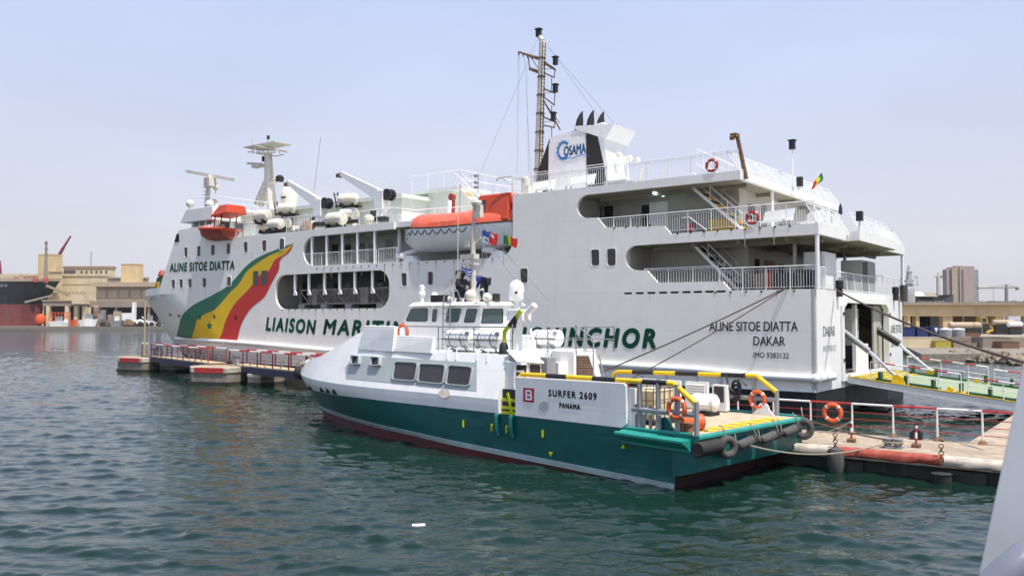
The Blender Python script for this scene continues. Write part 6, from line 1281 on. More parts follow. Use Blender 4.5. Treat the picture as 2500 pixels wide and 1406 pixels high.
def smallpile(pxl,pxr,py,label):
    a=G(pxl,py); b=G(pxr,py+2); t=thing('mooring_dolphin',label,'dolphin',((a.x+b.x)/2,(a.y+b.y)/2+.3,0),math.atan2(b.y-a.y,b.x-a.x),group='concrete mooring dolphins'); L=(b-a).length/2
    MB().box((-L,0,-2),(L,2.5,.8)).build('pile','concrete_mid',t,smooth=0,bevel=.1); MB().box((-L-.02,-.02,.6),(L+.02,2.5,.85)).build('cap_slab','kerb_white',t,smooth=0,bevel=.05); MB().box((-L-.01,-.015,-1),(L+.01,2.4,.25)).build('wet_band','concrete_wet',t,smooth=0)
smallpile(386,424,908,'narrow concrete pile under the left walkway'); smallpile(600,632,942,'narrow concrete pile under the right walkway')
def walkway(pl,pr_,zdeck,label,n):
    a=G(*pl,zdeck); b=G(*pr_,zdeck); dv=(b-a); L=dv.length; t=thing('walkway',label,'walkway',a,math.atan2(dv.y,dv.x),group='red and white walkways')
    Wd=1.5
    MB().box((-.2,0,-.5),(L,.18,-.05)).box((-.2,Wd-.18,-.5),(L,Wd,-.05)).build('girder','girder_blue',t,smooth=0)
    MB().box((-.2,0,-.05),(L,Wd,.03)).build('planking','plank',t,smooth=0)
    for y in (.06,Wd-.06):
        m=MB(); striped(m,[(0,y,1.1),(L,y,1.1)],.06,L/8,(0,1),6); 
        m.build('top_rail',['white','red'] if y<1 else ['red','white'],t)
        m=MB()
        for z in (.3,.55,.8): m.tube([(0,y,z),(L,y,z)],.02,4)
        m.build('mid_rail','rail_dark_red',t)
        for i in range(n+1): MB().box((L*i/n-.035,y-.035,0),(L*i/n+.035,y+.035,1.1)).build('post','rail_dark_red',t,smooth=0)
        for i in range(n): MB().box((L*(i+.5)/n-.04,y-.03,.05),(L*(i+.5)/n+.04,y+.03,.6)).build('stub_post','kerb_white',t,smooth=0)
    return t
walkway((345,867),(506,887),1.43,'left red and white railed walkway reaching the outermost dolphin',6)
walkway((558,890),(790,913),1.36,'right red and white railed walkway running behind the crew boat bow',6)
p=G(349,868,1.45); po=thing('tall_pole','thin pale brown pole standing on the left walkway in front of the ferry bow','pole',p); zt=CAM_H+ray(350,738).z/ray(350,738).y*p.y
MB().tube([(0,.3,0),(0,.3,zt-1.45)],.09,6).build('shaft','bl_tan',po); MB().tube([(-.0,.3,zt-1.9),(.5,.3,zt-.9)],.04,4).build('bracket','bl_tan',po)
# dark pontoon in the shade under the right walkway
a=G(640,930);b=G(760,948); dv=b-a; po=thing('pontoon','low dark pontoon floating in the shade under the right walkway','pontoon',a,math.atan2(dv.y,dv.x)); L=dv.length+4
MB().hexa([(.8,.2,-.3),(L,.2,-.3),(L,2.4,-.3),(.8,2.4,-.3)],[(0,0,.55),(L,0,.55),(L,2.6,.55),(0,2.6,.55)]).build('hull','bl_brown',po,smooth=0); MB().torus((1,-.1,.3),(0,1,0),.3,.1,14,6).build('tyre','rubber',po)
# floating foam block
p=G(1022,1283); fo=thing('foam_block','small white foam slab floating in open water in the foreground','debris',p,R(8)); MB().hexa([(-.16,-.07,-.03),(.15,-.08,-.03),(.16,.07,-.03),(-.15,.08,-.03)],[(-.16,-.07,.035),(.15,-.08,.04),(.155,.07,.04),(-.15,.075,.035)]).build('slab','foam',fo,smooth=0,bevel=.012)
# part of the photographer's vessel at the right edge: a raked post and a handrail
fg=thing('ship_post','pale blue grey raked steel post of another vessel at the right edge','post',(0,0,0))
a=W(2388,1400,1.6); b=W(2503,860,1.6)
dirv=(b-a).normalized(); a2=a-dirv*.9; b2=b+dirv*.7
MB().hexa([a2,a2+Vector((.8,0,0)),a2+Vector((.8,.25,0)),a2+Vector((.13,.12,0))],[b2,b2+Vector((.8,0,0)),b2+Vector((.8,.25,0)),b2+Vector((.13,.12,0))]).build('plate','fg',fg,smooth=0,bevel=.006)
hp=thing('handrail','shiny painted handrail pipe of another vessel in the bottom right corner','handrail',(0,0,0))
MB().tube([W(2405,1455,1.45),W(2455,1405,1.45),W(2510,1360,1.45),W(2600,1310,1.5)],.028,16).build('pipe','fgpipe',hp,smooth=80)
# ================================================================== far shore, left
YL=420.
def bbox(name,px0,py0,px1,py1,Y,depth,label,cat,m,roof=None,rooft=1.0,side_dx=0,group=None,wins=None,base=None,rz=0,over=.4):
    a=W(px0,py1,Y); b=W(px1,py0,Y); z0=base if base is not None else a.z; t=thing(name,label,cat,((a.x+b.x)/2,Y,z0),rz,group); w2=(b.x-a.x)/2; h=b.z-z0
    MB().box((-w2,0,0),(w2,depth,h)).build('wall',m,t,smooth=0)
    if roof: MB().box((-w2-over,-over,h),(w2+over,depth+over,h+rooft)).build('roof',roof,t,smooth=0)
    if wins:
        for (x0,y0,x1,y1,mm) in wins:
            p=W(x0,y1,Y); q_=W(x1,y0,Y); MB().box((p.x-t.location.x,-.12,p.z-z0),(q_.x-t.location.x,-.02,q_.z-z0)).build('window',mm,t,smooth=0)
    return t
qy=tag(MB().box((-700,395,-3),(W(398,800,395).x+60,900,W(300,797,395).z)).build('quay','concrete_mid',smooth=0),kind='structure')
qz=W(300,797,395).z
bbox('warehouse',-60,674,258,798,480,8,'long cream warehouse with a plain wall behind the black cargo ship','warehouse','bl_cream','bl_cream',1.2,base=qz,wins=[(150,693,258,696,'bl_tan')]+[(141+i*9,711,146+i*9,716,'bl_tan') for i in range(8)])
bbox('tower_block',92,623,137,690,470,7,'windowless ochre tower block beside the dark red crane jib','tower','bl_yellow','bl_yellow',.6,base=qz,over=.1)
bbox('roof_hut',118,664,146,690,466,3,'low yellow hut on the warehouse roof below the ochre tower','hut','bl_yellow','bl_yellow',.5,base=qz+18)
t=bbox('office_building',155,655,272,672,500,5,'pale upper storey with windows on the cream warehouse roof','building','bl_cream','bl_roof',1.2,base=qz+20,wins=[(155,660,185,668,'bl_win')]+[(197+i*12,661,202+i*12,667,'bl_win') for i in range(6)])
t=bbox('tower_block',295,646,338,690,440,6,'smaller windowless ochre tower on the brown shed roof','tower','bl_yellow','bl_yellow',.5,base=qz+10,over=.15)
bbox('office_building',262,680,355,692,450,4,'low tan building with dark openings around the smaller ochre tower','building','bl_tan','bl_tan',.8,base=qz+12,wins=[(268,682,288,691,'bl_brown'),(343,683,352,690,'bl_brown')])
t=bbox('transit_shed',235,700,420,735,430,12,'brown concrete transit shed with a wide flat roof','shed','bl_brown','bl_tan',2.2,base=qz+2,wins=[(236+i*28,708,258+i*28,727,'bl_tan') for i in range(5)],over=2)
MB().box((-22,-12,7.2),(22,0,10)).build('canopy','bl_brown',t,smooth=0); MB().box((-20,-3,.2),(20,-2.8,7.2)).build('shed_opening','bl_dark',t,smooth=0)
for i in range(6): MB().box((-20+i*8-.5,-11,-2),(-20+i*8+.5,-10,7.2)).build('column','bl_tan',t,smooth=0)
t=bbox('covered_walkway',104,735,210,747,415,8,'raised concrete gallery on columns behind the cargo ship bow','gallery','bl_brown','bl_tan',.5,base=W(100,747,415).z)
for px in (117,163,185,205): p=W(px,747,415); MB().box((p.x-t.location.x-.9,0,qz-t.location.z),(p.x-t.location.x+.9,2,0)).build('column','bl_cream',t,smooth=0)
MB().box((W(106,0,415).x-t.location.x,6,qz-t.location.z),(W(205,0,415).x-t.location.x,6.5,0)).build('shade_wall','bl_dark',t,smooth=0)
bbox('concrete_tower',175,720,207,742,413,10,'square cream concrete block at the end of the raised gallery','block','bl_cream',None,base=W(190,742,413).z)
# cargo ship bow
cs=thing('cargo_ship','black and red bow of a moored cargo ship at the left edge','ship',W(0,797,415))
cs.location.z=0
o=Vector(cs.location); wp=lambda px,py,dy=0:W(px,py,415)-o+Vector((0,dy,0))
def shiprow(py,xb,back=0):
    out=[]
    for i in range(23):
        s=i/22; px=-160+(xb+160)*s; dy=14*max(0,(s-.45)/.55)**1.8
        out.append(W(px if not back else px-30*(1-s),py,415+(dy if not back else 28-dy))-o)
    return out
h=MB(); R1=((800,101),(770,103),(743,107)); R0=((743,107),(735,112),(722,122),(706,134),(692,142),(686,147))
h.grid([shiprow(*r) for r in R1],1); h.grid([shiprow(*r) for r in R0],0); h.grid([shiprow(*r,1) for r in R1],1); h.grid([shiprow(*r,1) for r in R0],0)
h.grid([shiprow(688,147),shiprow(688,147,1)],0)
h.build('hull',['ship_black','ship_red'],cs,smooth=40)
b=MB()
b.grid([[p+Vector((0,-.1,0)) for p in shiprow(687,147.3)],[p+Vector((0,-.1,0)) for p in shiprow(680,150)]]); b.build('bulwark','bl_tan',cs,smooth=0)
m=MB(); m.tube([wp(90,690,8),wp(91,640,8),wp(91,585,8)],[1.0,.7,.4],8); 
for py in (590,605,618): m.box(wp(91,py+3,8)-Vector((.6,.5,0)),wp(91,py-3,8)+Vector((.6,.5,0)))
m.build('foremast','bl_brown',cs,smooth=0)
MB().bar(wp(60,738,0),wp(100,720,10),.8,.8).bar(wp(105,697,3),wp(138,718,12),1.2,1.2).build('anchor_boom','bl_brown',cs,smooth=0)
text(MB(),'AL 23',lambda x,y:wp(-30+49*x,700-6*y*1,-.4),bold=.02).build('name_lettering','steel',cs,smooth=0)
MB().lathe([(.05,-2.6),(1.8,-1.9),(2.5,0),(1.8,1.9),(.05,2.6)],wp(107,779,-3),(0,0,1),14).build('bow_buoy','buoy_orange',cs)
for px in (22,48,70,95): p=wp(px,680,6); MB().lathe([(1.2,-1.5),(1.0,.6),(.4,1.2)],p,(0,0,1),8).build('mushroom_vent','red_brown',cs)
MB().box(wp(-20,694,6)-Vector((1,0,0)),wp(12,672,6)+Vector((0,10,0))).build('deck_house','bl_cream',cs,smooth=0)
jb=thing('harbour_crane','dark red crane jib rising behind the ochre tower','crane',W(137,636,490)); o2=Vector(jb.location); e=W(173,576,490)-o2
c=MB(); 
for y in (-.8,.8): c.bar((0,y,0),(e.x*.5,y,e.z*.5+.4),.4,.9); c.bar((e.x*.5,y,e.z*.5+.4),(e.x,y*.3,e.z),.35,.6)
for i in range(8): t_=i/8; c.bar(e*t_+Vector((0,-.8*(1-t_*.7),.3)),e*(t_+.1)+Vector((0,.8*(1-t_*.7),.3)),.3,.3)
c.build('jib','crane_red',jb,smooth=0); MB().tube([(0,0,0),(-3,0,-30)],1.2,8).build('mast','crane_red',jb); MB().tube([(-2,0,0),(e.x*.8,0,e.z*.85)],.06,3).build('cable','steel',jb)
dc=thing('harbour_crane','second dark red crane post cut by the left edge','crane',W(0,668,520)); MB().tube([(0,0,-10),(0,0,0),(0,0,8)],[1.4,1.2,.3],6).build('post',mat('maroon',(.22,.02,.06),.6),dc)
ap=thing('radio_mast','thin grey radio mast on the warehouse roof','mast',W(222,652,500)); MB().tube([(0,0,-3),(0,0,W(222,614,500).z-ap.location.z)],.25,5).build('pole','steel',ap)
# quay clutter, each its own thing
def clutter(px0,py0,px1,py1,Y,label,cat,name,m,m2=None,kind='box'):
    a=W(px0,py1,Y); a.z=qz; b=W(px1,py0,Y); t=thing(name,label,cat,((a.x+b.x)/2,Y,a.z)); w2=(b.x-a.x)/2; h=b.z-a.z
    if kind=='hopper':
        MB().lathe([(w2*.2,h*.35),(w2,h*.7),(w2,h*.95),(w2*.5,h)],(0,1,0),(0,0,1),12).build('bin',m,t)
        for x in (-.8,.8): MB().bar((w2*x,1,0),(w2*x,1,h*.8),.3,.3).build('leg',m,t,smooth=0)
    if kind=='box': MB().box((-w2,0,0),(w2,3,h)).build('body',m,t,smooth=0,bevel=.1)
    if kind=='boat':
        MB().hexa([(-w2*.8,0,0),(w2*.7,0,0),(w2*.7,2,0),(-w2*.8,2,0)],[(-w2,-.3,h*.5),(w2,-.3,h*.6),(w2,2.3,h*.6),(-w2,2.3,h*.5)]).build('hull',m,t,smooth=0); MB().box((-w2*.3,.3,h*.5),(w2*.3,1.8,h)).build('cabin',m2 or m,t,smooth=0)
    if kind=='truck':
        MB().box((-w2,0,h*.35),(w2*.45,2.5,h)).build('load_bed',m,t,smooth=0); MB().box((w2*.5,0,h*.25),(w2,2.4,h*.95)).build('cab',m2 or m,t,smooth=0)
        for x in (-.7,-.3,.7): MB().lathe([(h*.2,-.2),(h*.2,.3)],(w2*x,0,h*.2),(0,1,0),12).build('wheel','rubber',t)
    if kind=='heap':
        k=MB()
        for i in range(14): k.ball((w2*random.uniform(-.9,.9),random.uniform(0,2),h*random.uniform(.05,.5)),h*random.uniform(.2,.5),8)
        k.build('heap',m,t)
    if kind=='rail':
        k=MB()
        for i in range(8): x=-w2+2*w2*i/7; k.bar((x,0,0),(x,0,h),.25,.25)
        for j in range(4): k.bar((-w2,0,h*(.1+.28*j)),(w2,0,h*(.1+.28*j)),.25,.25)
        k.build('frame',m,t,smooth=0)
    if kind=='loader':
        MB().box((-w2*.4,0,h*.2),(w2*.6,2,h*.5)).build('body',m,t,smooth=0); MB().box((-w2*.1,.3,h*.5),(w2*.4,1.8,h)).build('cab',m2 or m,t,smooth=0); MB().bar((-w2*.3,1,h*.5),(-w2,1,h*.9),.4,.4).build('boom',m,t,smooth=0)
        for x in (-.3,.45): MB().lathe([(h*.2,-.2),(h*.2,.3)],(w2*x,0,h*.2),(0,1,0),12).build('wheel','rubber',t)
    return t
clutter(118,773,165,790,404,'white small boats moored low beside the orange buoy','boat','small_boat','white','steel','boat')
clutter(120,762,172,768,408,'orange and white barrier rail above the small boats','barrier','barrier','buoy_orange','white','rail')
clutter(171,780,188,794,398,'orange lattice barrier standing on the far quay','barrier','barrier','buoy_orange',None,'rail')
clutter(190,766,240,790,400,'long white cabin boat moored at the far quay','boat','small_boat','white','steel','boat')
clutter(240,776,262,791,400,'dark heap of nets and tyres on the far quay','heap','net_heap','rope',None,'heap')
clutter(268,772,298,790,400,'grey boat with a white cabin left of the white truck','boat','small_boat','steel','white','boat')
clutter(297,764,327,788,404,'white flatbed truck parked on the far quay','truck','truck','white','white','truck')
clutter(322,738,327,775,408,'slim white light column by the truck on the far quay','lamp','light_column','white')
clutter(344,770,380,790,400,'white and grey loader beside the ferry bow on the far quay','loader','loader','white','steel','loader')
clutter(225,746,238,762,412,'rounded rusty hopper under the shed canopy','hopper','hopper','bl_roof',None,'hopper')
clutter(300,782,392,791,399,'row of dark tyres and machine parts near the ferry bow','heap','tyre_heap','rubber',None,'heap')
clutter(150,779,167,795,398,'small white dinghy pulled up left of the orange lattice barrier','boat','small_boat','white','white','boat')
clutter(205,779,222,795,399,'squat white shed with a dark hatch in front of the long cabin boat','shed','quay_shed','white')
clutter(262,768,272,795,403,'narrow stack of dark crates behind the grey boat','stack','crate_stack','bl_brown')
clutter(276,760,290,790,407,'tan van sized box under the shed canopy','container','container','bl_tan')
clutter(330,774,346,795,401,'low heap of pale sacks between the truck and the loader','heap','sack_heap','cream',None,'heap')
clutter(380,776,392,795,401,'dark tractor like machine against the ferry bow','machine','tractor','black','rust','loader')
clutter(306,776,318,797,397,'low heap of rusty scrap on the edge of the far quay','heap','scrap_heap','rust',None,'heap')
clutter(246,757,252,790,406,'thin grey post with a lamp beside the dark net heap','lamp','light_column','steel')
# ================================================================== far shore, right
YR=118.
gz=.9
rq=[G(2196,862,.0),G(2215,864,0),G(2250,884,0),G(2390,882,0),G(2560,872,0)]
q_=MB().prism([(rq[0].x-6,rq[0].y+2),(rq[1].x,rq[1].y),(rq[2].x,rq[2].y),(rq[3].x+2,rq[3].y),(rq[3].x+80,rq[3].y+10),(rq[3].x+400,240),(rq[0].x-6,400)],lambda a,b,d:(a,b,d),-3,gz); tag(q_.build('quay','concrete_mid',smooth=0),kind='structure')
TZ=2.3; tq=MB().box((rq[0].x-6,118.7,gz-.5),(rq[3].x+300,235,TZ)).build('quay_terrace','bl_brown',smooth=0); tag(tq,kind='structure')
rk=MB(); rr_=random.Random(3)
for i in range(260):
    t=rr_.random(); base=G(2385+140*t,884+10*t*t,0); x=base.x+rr_.uniform(-1,2); y=base.y+rr_.uniform(-2,7); r=rr_.uniform(.2,.65)*(1.1)
    v=[Vector((rr_.gauss(0,1),rr_.gauss(0,1),rr_.gauss(0,.8))).normalized()*r*rr_.uniform(.6,1.1) for _ in range(9)]
    bm=bmesh.new(); [bm.verts.new(p+Vector((x,y,.1+.12*max(0,y-base.y)))) for p in v]; bmesh.ops.convex_hull(bm,input=bm.verts); bm.verts.index_update(); bm.verts.ensure_lookup_table()
    ix={k:n for n,k in enumerate(bm.verts)}; rk.add([k.co[:] for k in bm.verts],[tuple(ix[k] for k in f.verts) for f in bm.faces]); bm.free()
tag(rk.build('shore_rocks','rock',smooth=0),'jumbled brown rocks along the right shore at the waterline','rocks',kind='stuff')
# overpass like quay building
Y=150; 
ov=thing('quay_gallery','long ochre concrete beam and columns of a raised quay gallery on the right shore','building',(W(2340,750,Y).x,Y,gz)); o=Vector(ov.location)
za=W(0,770,Y).z-gz; zb_=W(0,745,Y).z-gz
xl,xr=W(2190,0,Y).x-o.x,W(2560,0,Y).x-o.x
MB().box((xl,0,za-.1),(xr,22,zb_)).build('beam','bl_yellow',ov,smooth=0); MB().box((xl,-.6,zb_),(xr,23,zb_+.5)).build('slab','bl_brown',ov,smooth=0)
for px,w0 in ((2208,.5),(2229,.6),(2302,1.7),(2427,1.5),(2500,1.5)): x=W(px,0,Y).x-o.x; MB().box((x-w0/2,.3,0),(x+w0/2,1.8,za-.1)).build('column','bl_yellow',ov,smooth=0)
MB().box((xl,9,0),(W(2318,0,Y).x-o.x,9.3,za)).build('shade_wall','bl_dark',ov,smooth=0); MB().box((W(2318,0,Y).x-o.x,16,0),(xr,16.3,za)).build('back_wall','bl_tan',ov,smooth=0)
MB().box((xl,-.2,1.3),(xr,-.1,1.36)).box((xl,-.2,.8),(xr,-.1,.84)).build('railing','steel',ov,smooth=0)
k=MB(); p=W(2380,770,Y); k.box((p.x-o.x-4,15.5,1.0),(p.x-o.x+2,15.9,4.5)); k.build('white_panel','white',ov,smooth=0)
# tall flat tower
YT=640
tb=thing('apartment_tower','tall pinkish brown apartment tower with stacked balconies on its right side','building',(W(2330,0,YT).x,YT,0)); o=Vector(tb.location); wz=lambda py:W(0,py,YT).z; wx=lambda px:W(px,0,YT).x-o.x
MB().box((wx(2297)+1.5,2,0),(wx(2313)+.5,8,wz(657))).build('wall','brick_pink',tb,smooth=0); MB().box((wx(2313),1,0),(wx(2332),9,wz(652))).build('wall','bl_tan',tb,smooth=0); MB().box((wx(2330),0,0),(wx(2366),9,wz(650))).build('wall','brick_pink',tb,smooth=0); MB().box((wx(2364),3,0),(wx(2381),9,wz(656))).build('balcony_bay','balcony',tb,smooth=0)
bl_w=MB()
for i in range(17): z=wz(658+i*5.6); bl_w.box((wx(2364.5),2.7,z-.5),(wx(2382.5),3.0,z+.1),1); bl_w.box((wx(2366),2.9,z-1.5),(wx(2380),2.96,z-.6),0)
bl_w.build('balcony_rows',['bl_win','white'],tb,smooth=0)
ww=MB()
for i in range(16): z=wz(660+i*6); ww.box((wx(2334),-.1,z-1),(wx(2339),.0,z+.2)); ww.box((wx(2308),1.9,z-1),(wx(2312),2,z+.2))
ww.build('window_column','bl_win',tb,smooth=0); MB().box((wx(2326),2,wz(652)),(wx(2342),8,wz(648))).build('roof_hut','brick_pink',tb,smooth=0)
def tcrane(label,pxm,pyt,pxl,pxr,pyb,Y,m,tk=1):
    t=thing('tower_crane',label,'crane',(W(pxm,0,Y).x,Y,0)); o=Vector(t.location); f=lambda px,py:W(px,py,Y)-o
    k=MB(); b=f(pxm,pyb); b.z=0; k.bar(b,f(pxm,pyt),1.5*tk,1.5*tk); k.build('mast',m,t,smooth=0)
    k=MB(); k.bar(f(pxl,pyt+2),f(pxr,pyt),.6*tk,.75*tk); k.bar(f(pxm,pyt),f(pxm,pyt-7),1,1); k.tube([f(pxm,pyt-7),f(pxl*.7+pxm*.3,pyt+1)],.2,3); k.tube([f(pxm,pyt-7),f(pxr,pyt)],.2,3); k.build('jib',m,t,smooth=0)
    MB().box(f(pxr-5 if pxr>pxm else pxr,pyt+6)+Vector((0,-1,0)),f(pxr if pxr>pxm else pxr+5,pyt)+Vector((0,1,0))).build('counterweight','bl_brown',t,smooth=0)
    p=f(pxl*.45+pxm*.55,pyt+1); MB().tube([p,p+Vector((0,0,-12))],.15,3).box(p+Vector((-.7,-.7,-14)),p+Vector((.7,.7,-12))).build('hook','steel',t,smooth=0)
tcrane('tower crane with a long thin jib standing right of the apartment tower',2457,702,2385,2486,745,560,'bl_brown')
tcrane('pale short tower crane close to the left side of the apartment tower',2291,673,2282,2300,740,600,'rustwhite',1.3)
# naval ship behind the gallery
YN=215
nv=thing('patrol_ship','grey patrol ship with a tall lattice mast moored behind the ochre gallery','ship',(W(2270,0,YN).x,YN,0)); o=Vector(nv.location); f=lambda px,py,dy=0:W(px,py,YN)-o+Vector((0,dy,0))
h=MB(); h.hexa([f(2196,790),f(2325,790),f(2325,790,8),f(2196,790,8)],[f(2196,724),f(2343,718,3),f(2343,718,5),f(2196,724,8)]); h.build('hull','ship_black',nv,smooth=0)
text(MB(),'PATROL' if False else 'DAKAR KOPE',lambda x,y:f(2240+65*x,738-4*y,-.15),bold=.02).build('name_lettering','steel',nv,smooth=0)
k=MB(); k.hexa([f(2220,724,1),f(2265,722,1),f(2265,722,7),f(2220,724,7)],[f(2224,712,2),f(2258,712,2),f(2258,712,6),f(2224,712,6)]); k.build('deckhouse','white',nv,smooth=0)
k=MB(); k.hexa([f(2226,714,3),f(2248,714,3),f(2248,714,5),f(2226,714,5)],[f(2231,690,3.5),f(2244,690,3.5),f(2244,690,4.5),f(2231,690,4.5)]); k.box(f(2227,688,3),f(2246,682,5)); k.tube([f(2237,684,4),f(2238,664,4),f(2236,645,4)],[.9,.7,.15],6); k.ball(f(2238,662,4),.8,8); k.tube([f(2217,695,4),f(2262,694,4)],.15,4); k.tube([f(2217,695,4),f(2216,675,4)],.1,4); k.tube([f(2258,694,4),f(2257,673,4)],.1,4); k.tube([f(2231,650,4),f(2241,650,4)],.1,4); k.box(f(2250,676,3.9),f(2258,672,4)); k.build('lattice_mast','naval',nv)
k=MB(); k.hexa([f(2258,724,0),f(2290,724,0),f(2290,724,5),f(2258,724,5)],[f(2268,716,1),f(2284,713,1),f(2284,713,4),f(2268,716,4)]); k.build('gun_cover','bl_brown',nv,smooth=0)
vt=thing('storage_silo','rounded grey silo on the gallery deck beside the ferry stern','tank',W(2214,740,160)); MB().lathe([(1.5,-1),(1.45,2.6),(1.2,2.9)],(0,0,0),(0,0,1),14).build('tank','steel',vt)
M['dull_yellow']=mat('dull_yellow_paint',(.42,.34,.05),.7,var=.2)
# barge edge and clutter of the right quay
def rc_(name,px0,py0,px1,py1,Y,label,cat,m,depth=2,mi2=None,group=None):
    a=W(px0,py1,Y); b=W(px1,py0,Y); t=thing(name,label,cat,((a.x+b.x)/2,Y,a.z),0,group); w2=(b.x-a.x)/2; h=b.z-a.z; MB().box((-w2,0,0),(w2,depth,h)).box((-w2-.04,-.04,h*.92),(w2+.04,depth+.04,h)).box((-w2-.03,-.03,0),(w2+.03,depth,h*.08)).build('body',m,t,smooth=0,bevel=.03); return t,w2,h
rc_('low_wall',2196,823,2318,848.3,118,'low pale wall with blue containers behind it on the right shore','wall','bl_cream',.6)
for i,(a,b) in enumerate(((2204,2234),(2240,2266),(2272,2299))):
    t,w2,h=rc_('blue_container',a,798,b,823,121,['left blue bin nearest the ferry stern','middle blue bin behind the low pale wall','right blue bin with a white triangle on it'][i],'bin','blue_drum',2.2,group='blue bins on the right shore')
    if i==2: MB().add([(-.3,-.05,h*.9),(.3,-.05,h*.9),(0,-.05,h*.45)],[(0,1,2)]).build('triangle_mark','white',t,smooth=0)
t,w2,h=rc_('yellow_skip',2284,831,2322,848.6,117,'yellow steel skip on the barge edge of the right quay','skip','dull_yellow',2.5)
rc_('dark_skip',2328,833,2372,848.6,117,'dark brown open skip right of the yellow skip','skip','bl_brown',2.5); rc_('container',2400,823,2470,849.3,116,'rusty grey container farther right on the right quay','container','bl_brown',3); rc_('dark_crate',2446,834,2489,850.5,114,'dark brown crate in front of the grey container','crate','rust',2)
for i,(px,lab) in enumerate(((2309,'grey lidded drum left of its twin behind the low wall'),(2340,'grey lidded drum right of its twin behind the low wall'))):
    p=W(px,822.4,120); t=thing('lidded_drum',lab,'drum',p,group='grey lidded drums'); MB().lathe([(.8,0),(.85,.5),(.8,1.0)],(0,0,0),(0,0,1),16).build('barrel','steel',t); MB().lathe([(.85,1.0),(.8,1.15),(.05,1.25)],(0,0,0),(0,0,1),16).build('lid','white',t)
a=W(2290,0,130); t=thing('pipe_tank','long buff horizontal tank lying behind the yellow machine','tank',W(2332,801,128)); MB().lathe([(.4,-2.4),(.5,-2.3),(.5,2.3),(.4,2.4)],(1.4,0,.4),(1,.05,0),16).build('shell','bl_tan',t); MB().box((-.8,-.3,TZ-t.location.z),(3.6,.3,0)).build('stand','bl_dark',t,smooth=0); MB().torus((.2,0,.4),(1,.05,0),.51,.03,16,4).torus((2.6,0,.4),(1,.05,0),.51,.03,16,4).build('hoop','bl_brown',t)
t=thing('pipe_tank','second buff horizontal tank beside the white rounded tank','tank',W(2450,793,140)); MB().lathe([(.35,-1.8),(.42,-1.7),(.42,1.7),(.35,1.8)],(0,0,.4),(1,.05,0),16).build('shell','bl_tan',t); MB().box((-1.5,-.3,TZ-t.location.z),(1.5,.3,0)).build('stand','bl_dark',t,smooth=0)
t=thing('excavator','dark and yellow excavator standing on the right quay','digger',W(2406,815.5,146)); t.scale=(1.3,)*3; MB().box((-.6,0,0),(.6,1.6,.35)).build('track','black',t,smooth=0,bevel=.08); MB().box((-.65,.1,.36),(.65,1.6,1.35)).build('body','bl_dark',t,smooth=0,bevel=.08); MB().box((-.5,.2,1.36),(.45,1.4,2.2)).box((-.35,.3,2.2),(.3,1.3,2.3)).build('cab','dusty_amber',t,smooth=0,bevel=.06); MB().box((-.3,.17,1.6),(.25,.2,2.1)).build('cab_window','glass',t,smooth=0); MB().bar((.5,.8,1.7),(1.5,.8,.5),.14,.2).bar((1.5,.8,.5),(1.3,.8,.1),.2,.25).build('boom','dusty_amber',t,smooth=0)
t=thing('loader','bright yellow loader low beside the excavator','digger',W(2432,816.5,142)); t.scale=(1.3,)*3; MB().hexa([(-.8,0,.2),(.6,0,.2),(.6,1,.2),(-.8,1,.2)],[(-.5,0,.55),(.9,0,.7),(.9,1,.7),(-.5,1,.55)]).build('bucket','amber',t,smooth=0)
for x in (-.55,.35): MB().lathe([(.2,-.1),(.2,.15)],(x,0,.2),(0,1,0),12).build('wheel','rubber',t)
t=thing('pipe_tank','white rounded tank on a dark stand at the far right of the quay','tank',W(2478,799,138)); MB().lathe([(.1,-1.25),(.38,-1.15),(.45,-.9),(.45,.9),(.38,1.15),(.1,1.25)],(0,0,.45),(1,.05,0),16).build('shell','white',t); MB().box((-1,-.3,TZ-t.location.z),(1,.3,.1)).build('stand','bl_dark',t,smooth=0)
rc_('orange_frame',2352,812,2392,823,121,'low rusty steel frame below the excavator','frame','rust',1.5)
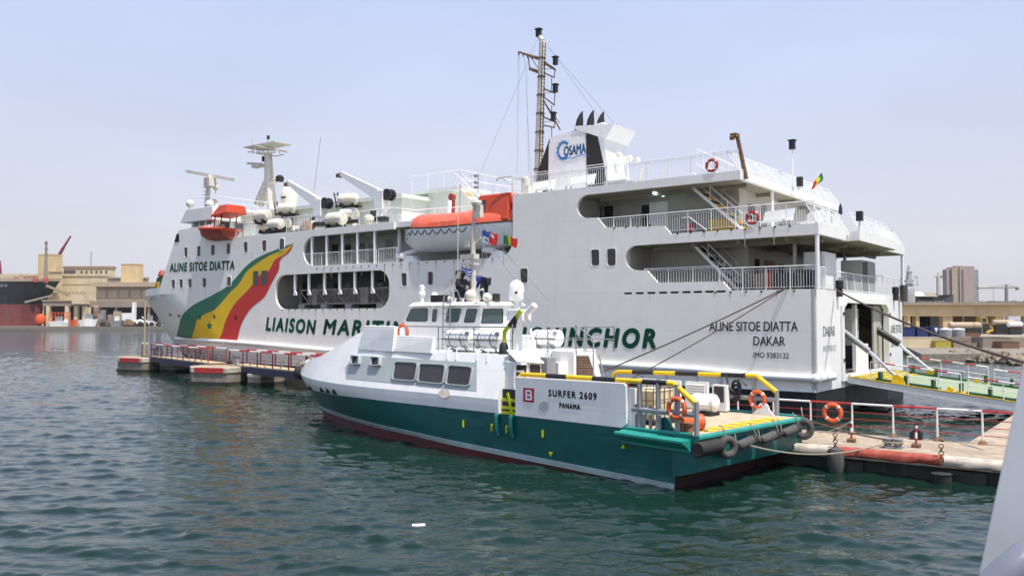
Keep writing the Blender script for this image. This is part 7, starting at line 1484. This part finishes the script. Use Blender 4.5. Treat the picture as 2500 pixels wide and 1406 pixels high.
for nm,a,b,c,d,Yq,lab,ct,m in (('pallet_stack',2330,806,2346,818,125,'brown stack of pallets behind the grey lidded drums','stack','wood'),('machine_block',2352,798,2374,819,132,'dark machine block in front of the first buff tank','machine','bl_dark'),('pallet_stack',2376,808,2390,819,128,'low rusty stack left of the excavator','stack','rust'),('grey_tank',2440,800,2462,817,140,'square grey tank between the loader and the white rounded tank','tank','steel'),('pallet_stack',2426,828,2440,849,117,'brown stack left of the dark crate','stack','wood'),('cable_drum',2374,836,2388,849,117,'dark cable drum at the foot of the terrace wall','drum','bl_brown')):
    rc_(nm,a,b,c,d,Yq,lab,ct,m,1.5)
for px,pt,lab in ((2352,752,'thin post with a lamp standing left of the machine block'),(2398,770,'thin post behind the dark excavator')):
    p=W(px,817,139); t=thing('lamp_post',lab,'lamp',p); MB().tube([(0,0,-.4),(0,0,W(px,pt,139).z-p.z)],.07,6).build('pole','steel',t); MB().box((-.35,-.1,W(px,pt,139).z-p.z),(.35,.1,W(px,pt,139).z-p.z+.12)).build('lamp','steel',t,smooth=0)
tr=MB()
for i in range(90):
    p=W(2385+150*rr_.random(),742-4*rr_.random(),330+40*rr_.random()); tr.ball((p.x,p.y,p.z),rr_.uniform(.5,1.4),6,sc=(1.4,1,.7))
tag(tr.build('far_scrub','far_tree',smooth=0),'dull brown scrub along the skyline behind the ochre gallery','scrub',kind='stuff')
# ------------------------------------------------------------------ hazy harbour air
hz=MB().box((-9500,-800,-10),(9500,12600,75)).build('haze','white',smooth=0); hz.data.materials.clear()
hm=bpy.data.materials.new('haze_air'); hm.use_nodes=True; hn=hm.node_tree; hn.nodes.remove(hn.nodes['Principled BSDF']); pv=hn.nodes.new('ShaderNodeVolumePrincipled')
pv.inputs['Color'].default_value=(.93,.93,.96,1); pv.inputs['Density'].default_value=.00010; pv.inputs['Anisotropy'].default_value=.3
hn.links.new(pv.outputs[0],hn.nodes['Material Output'].inputs['Volume']); hz.data.materials.append(hm); tag(hz,'pale hazy air over the whole harbour','haze',kind='stuff')
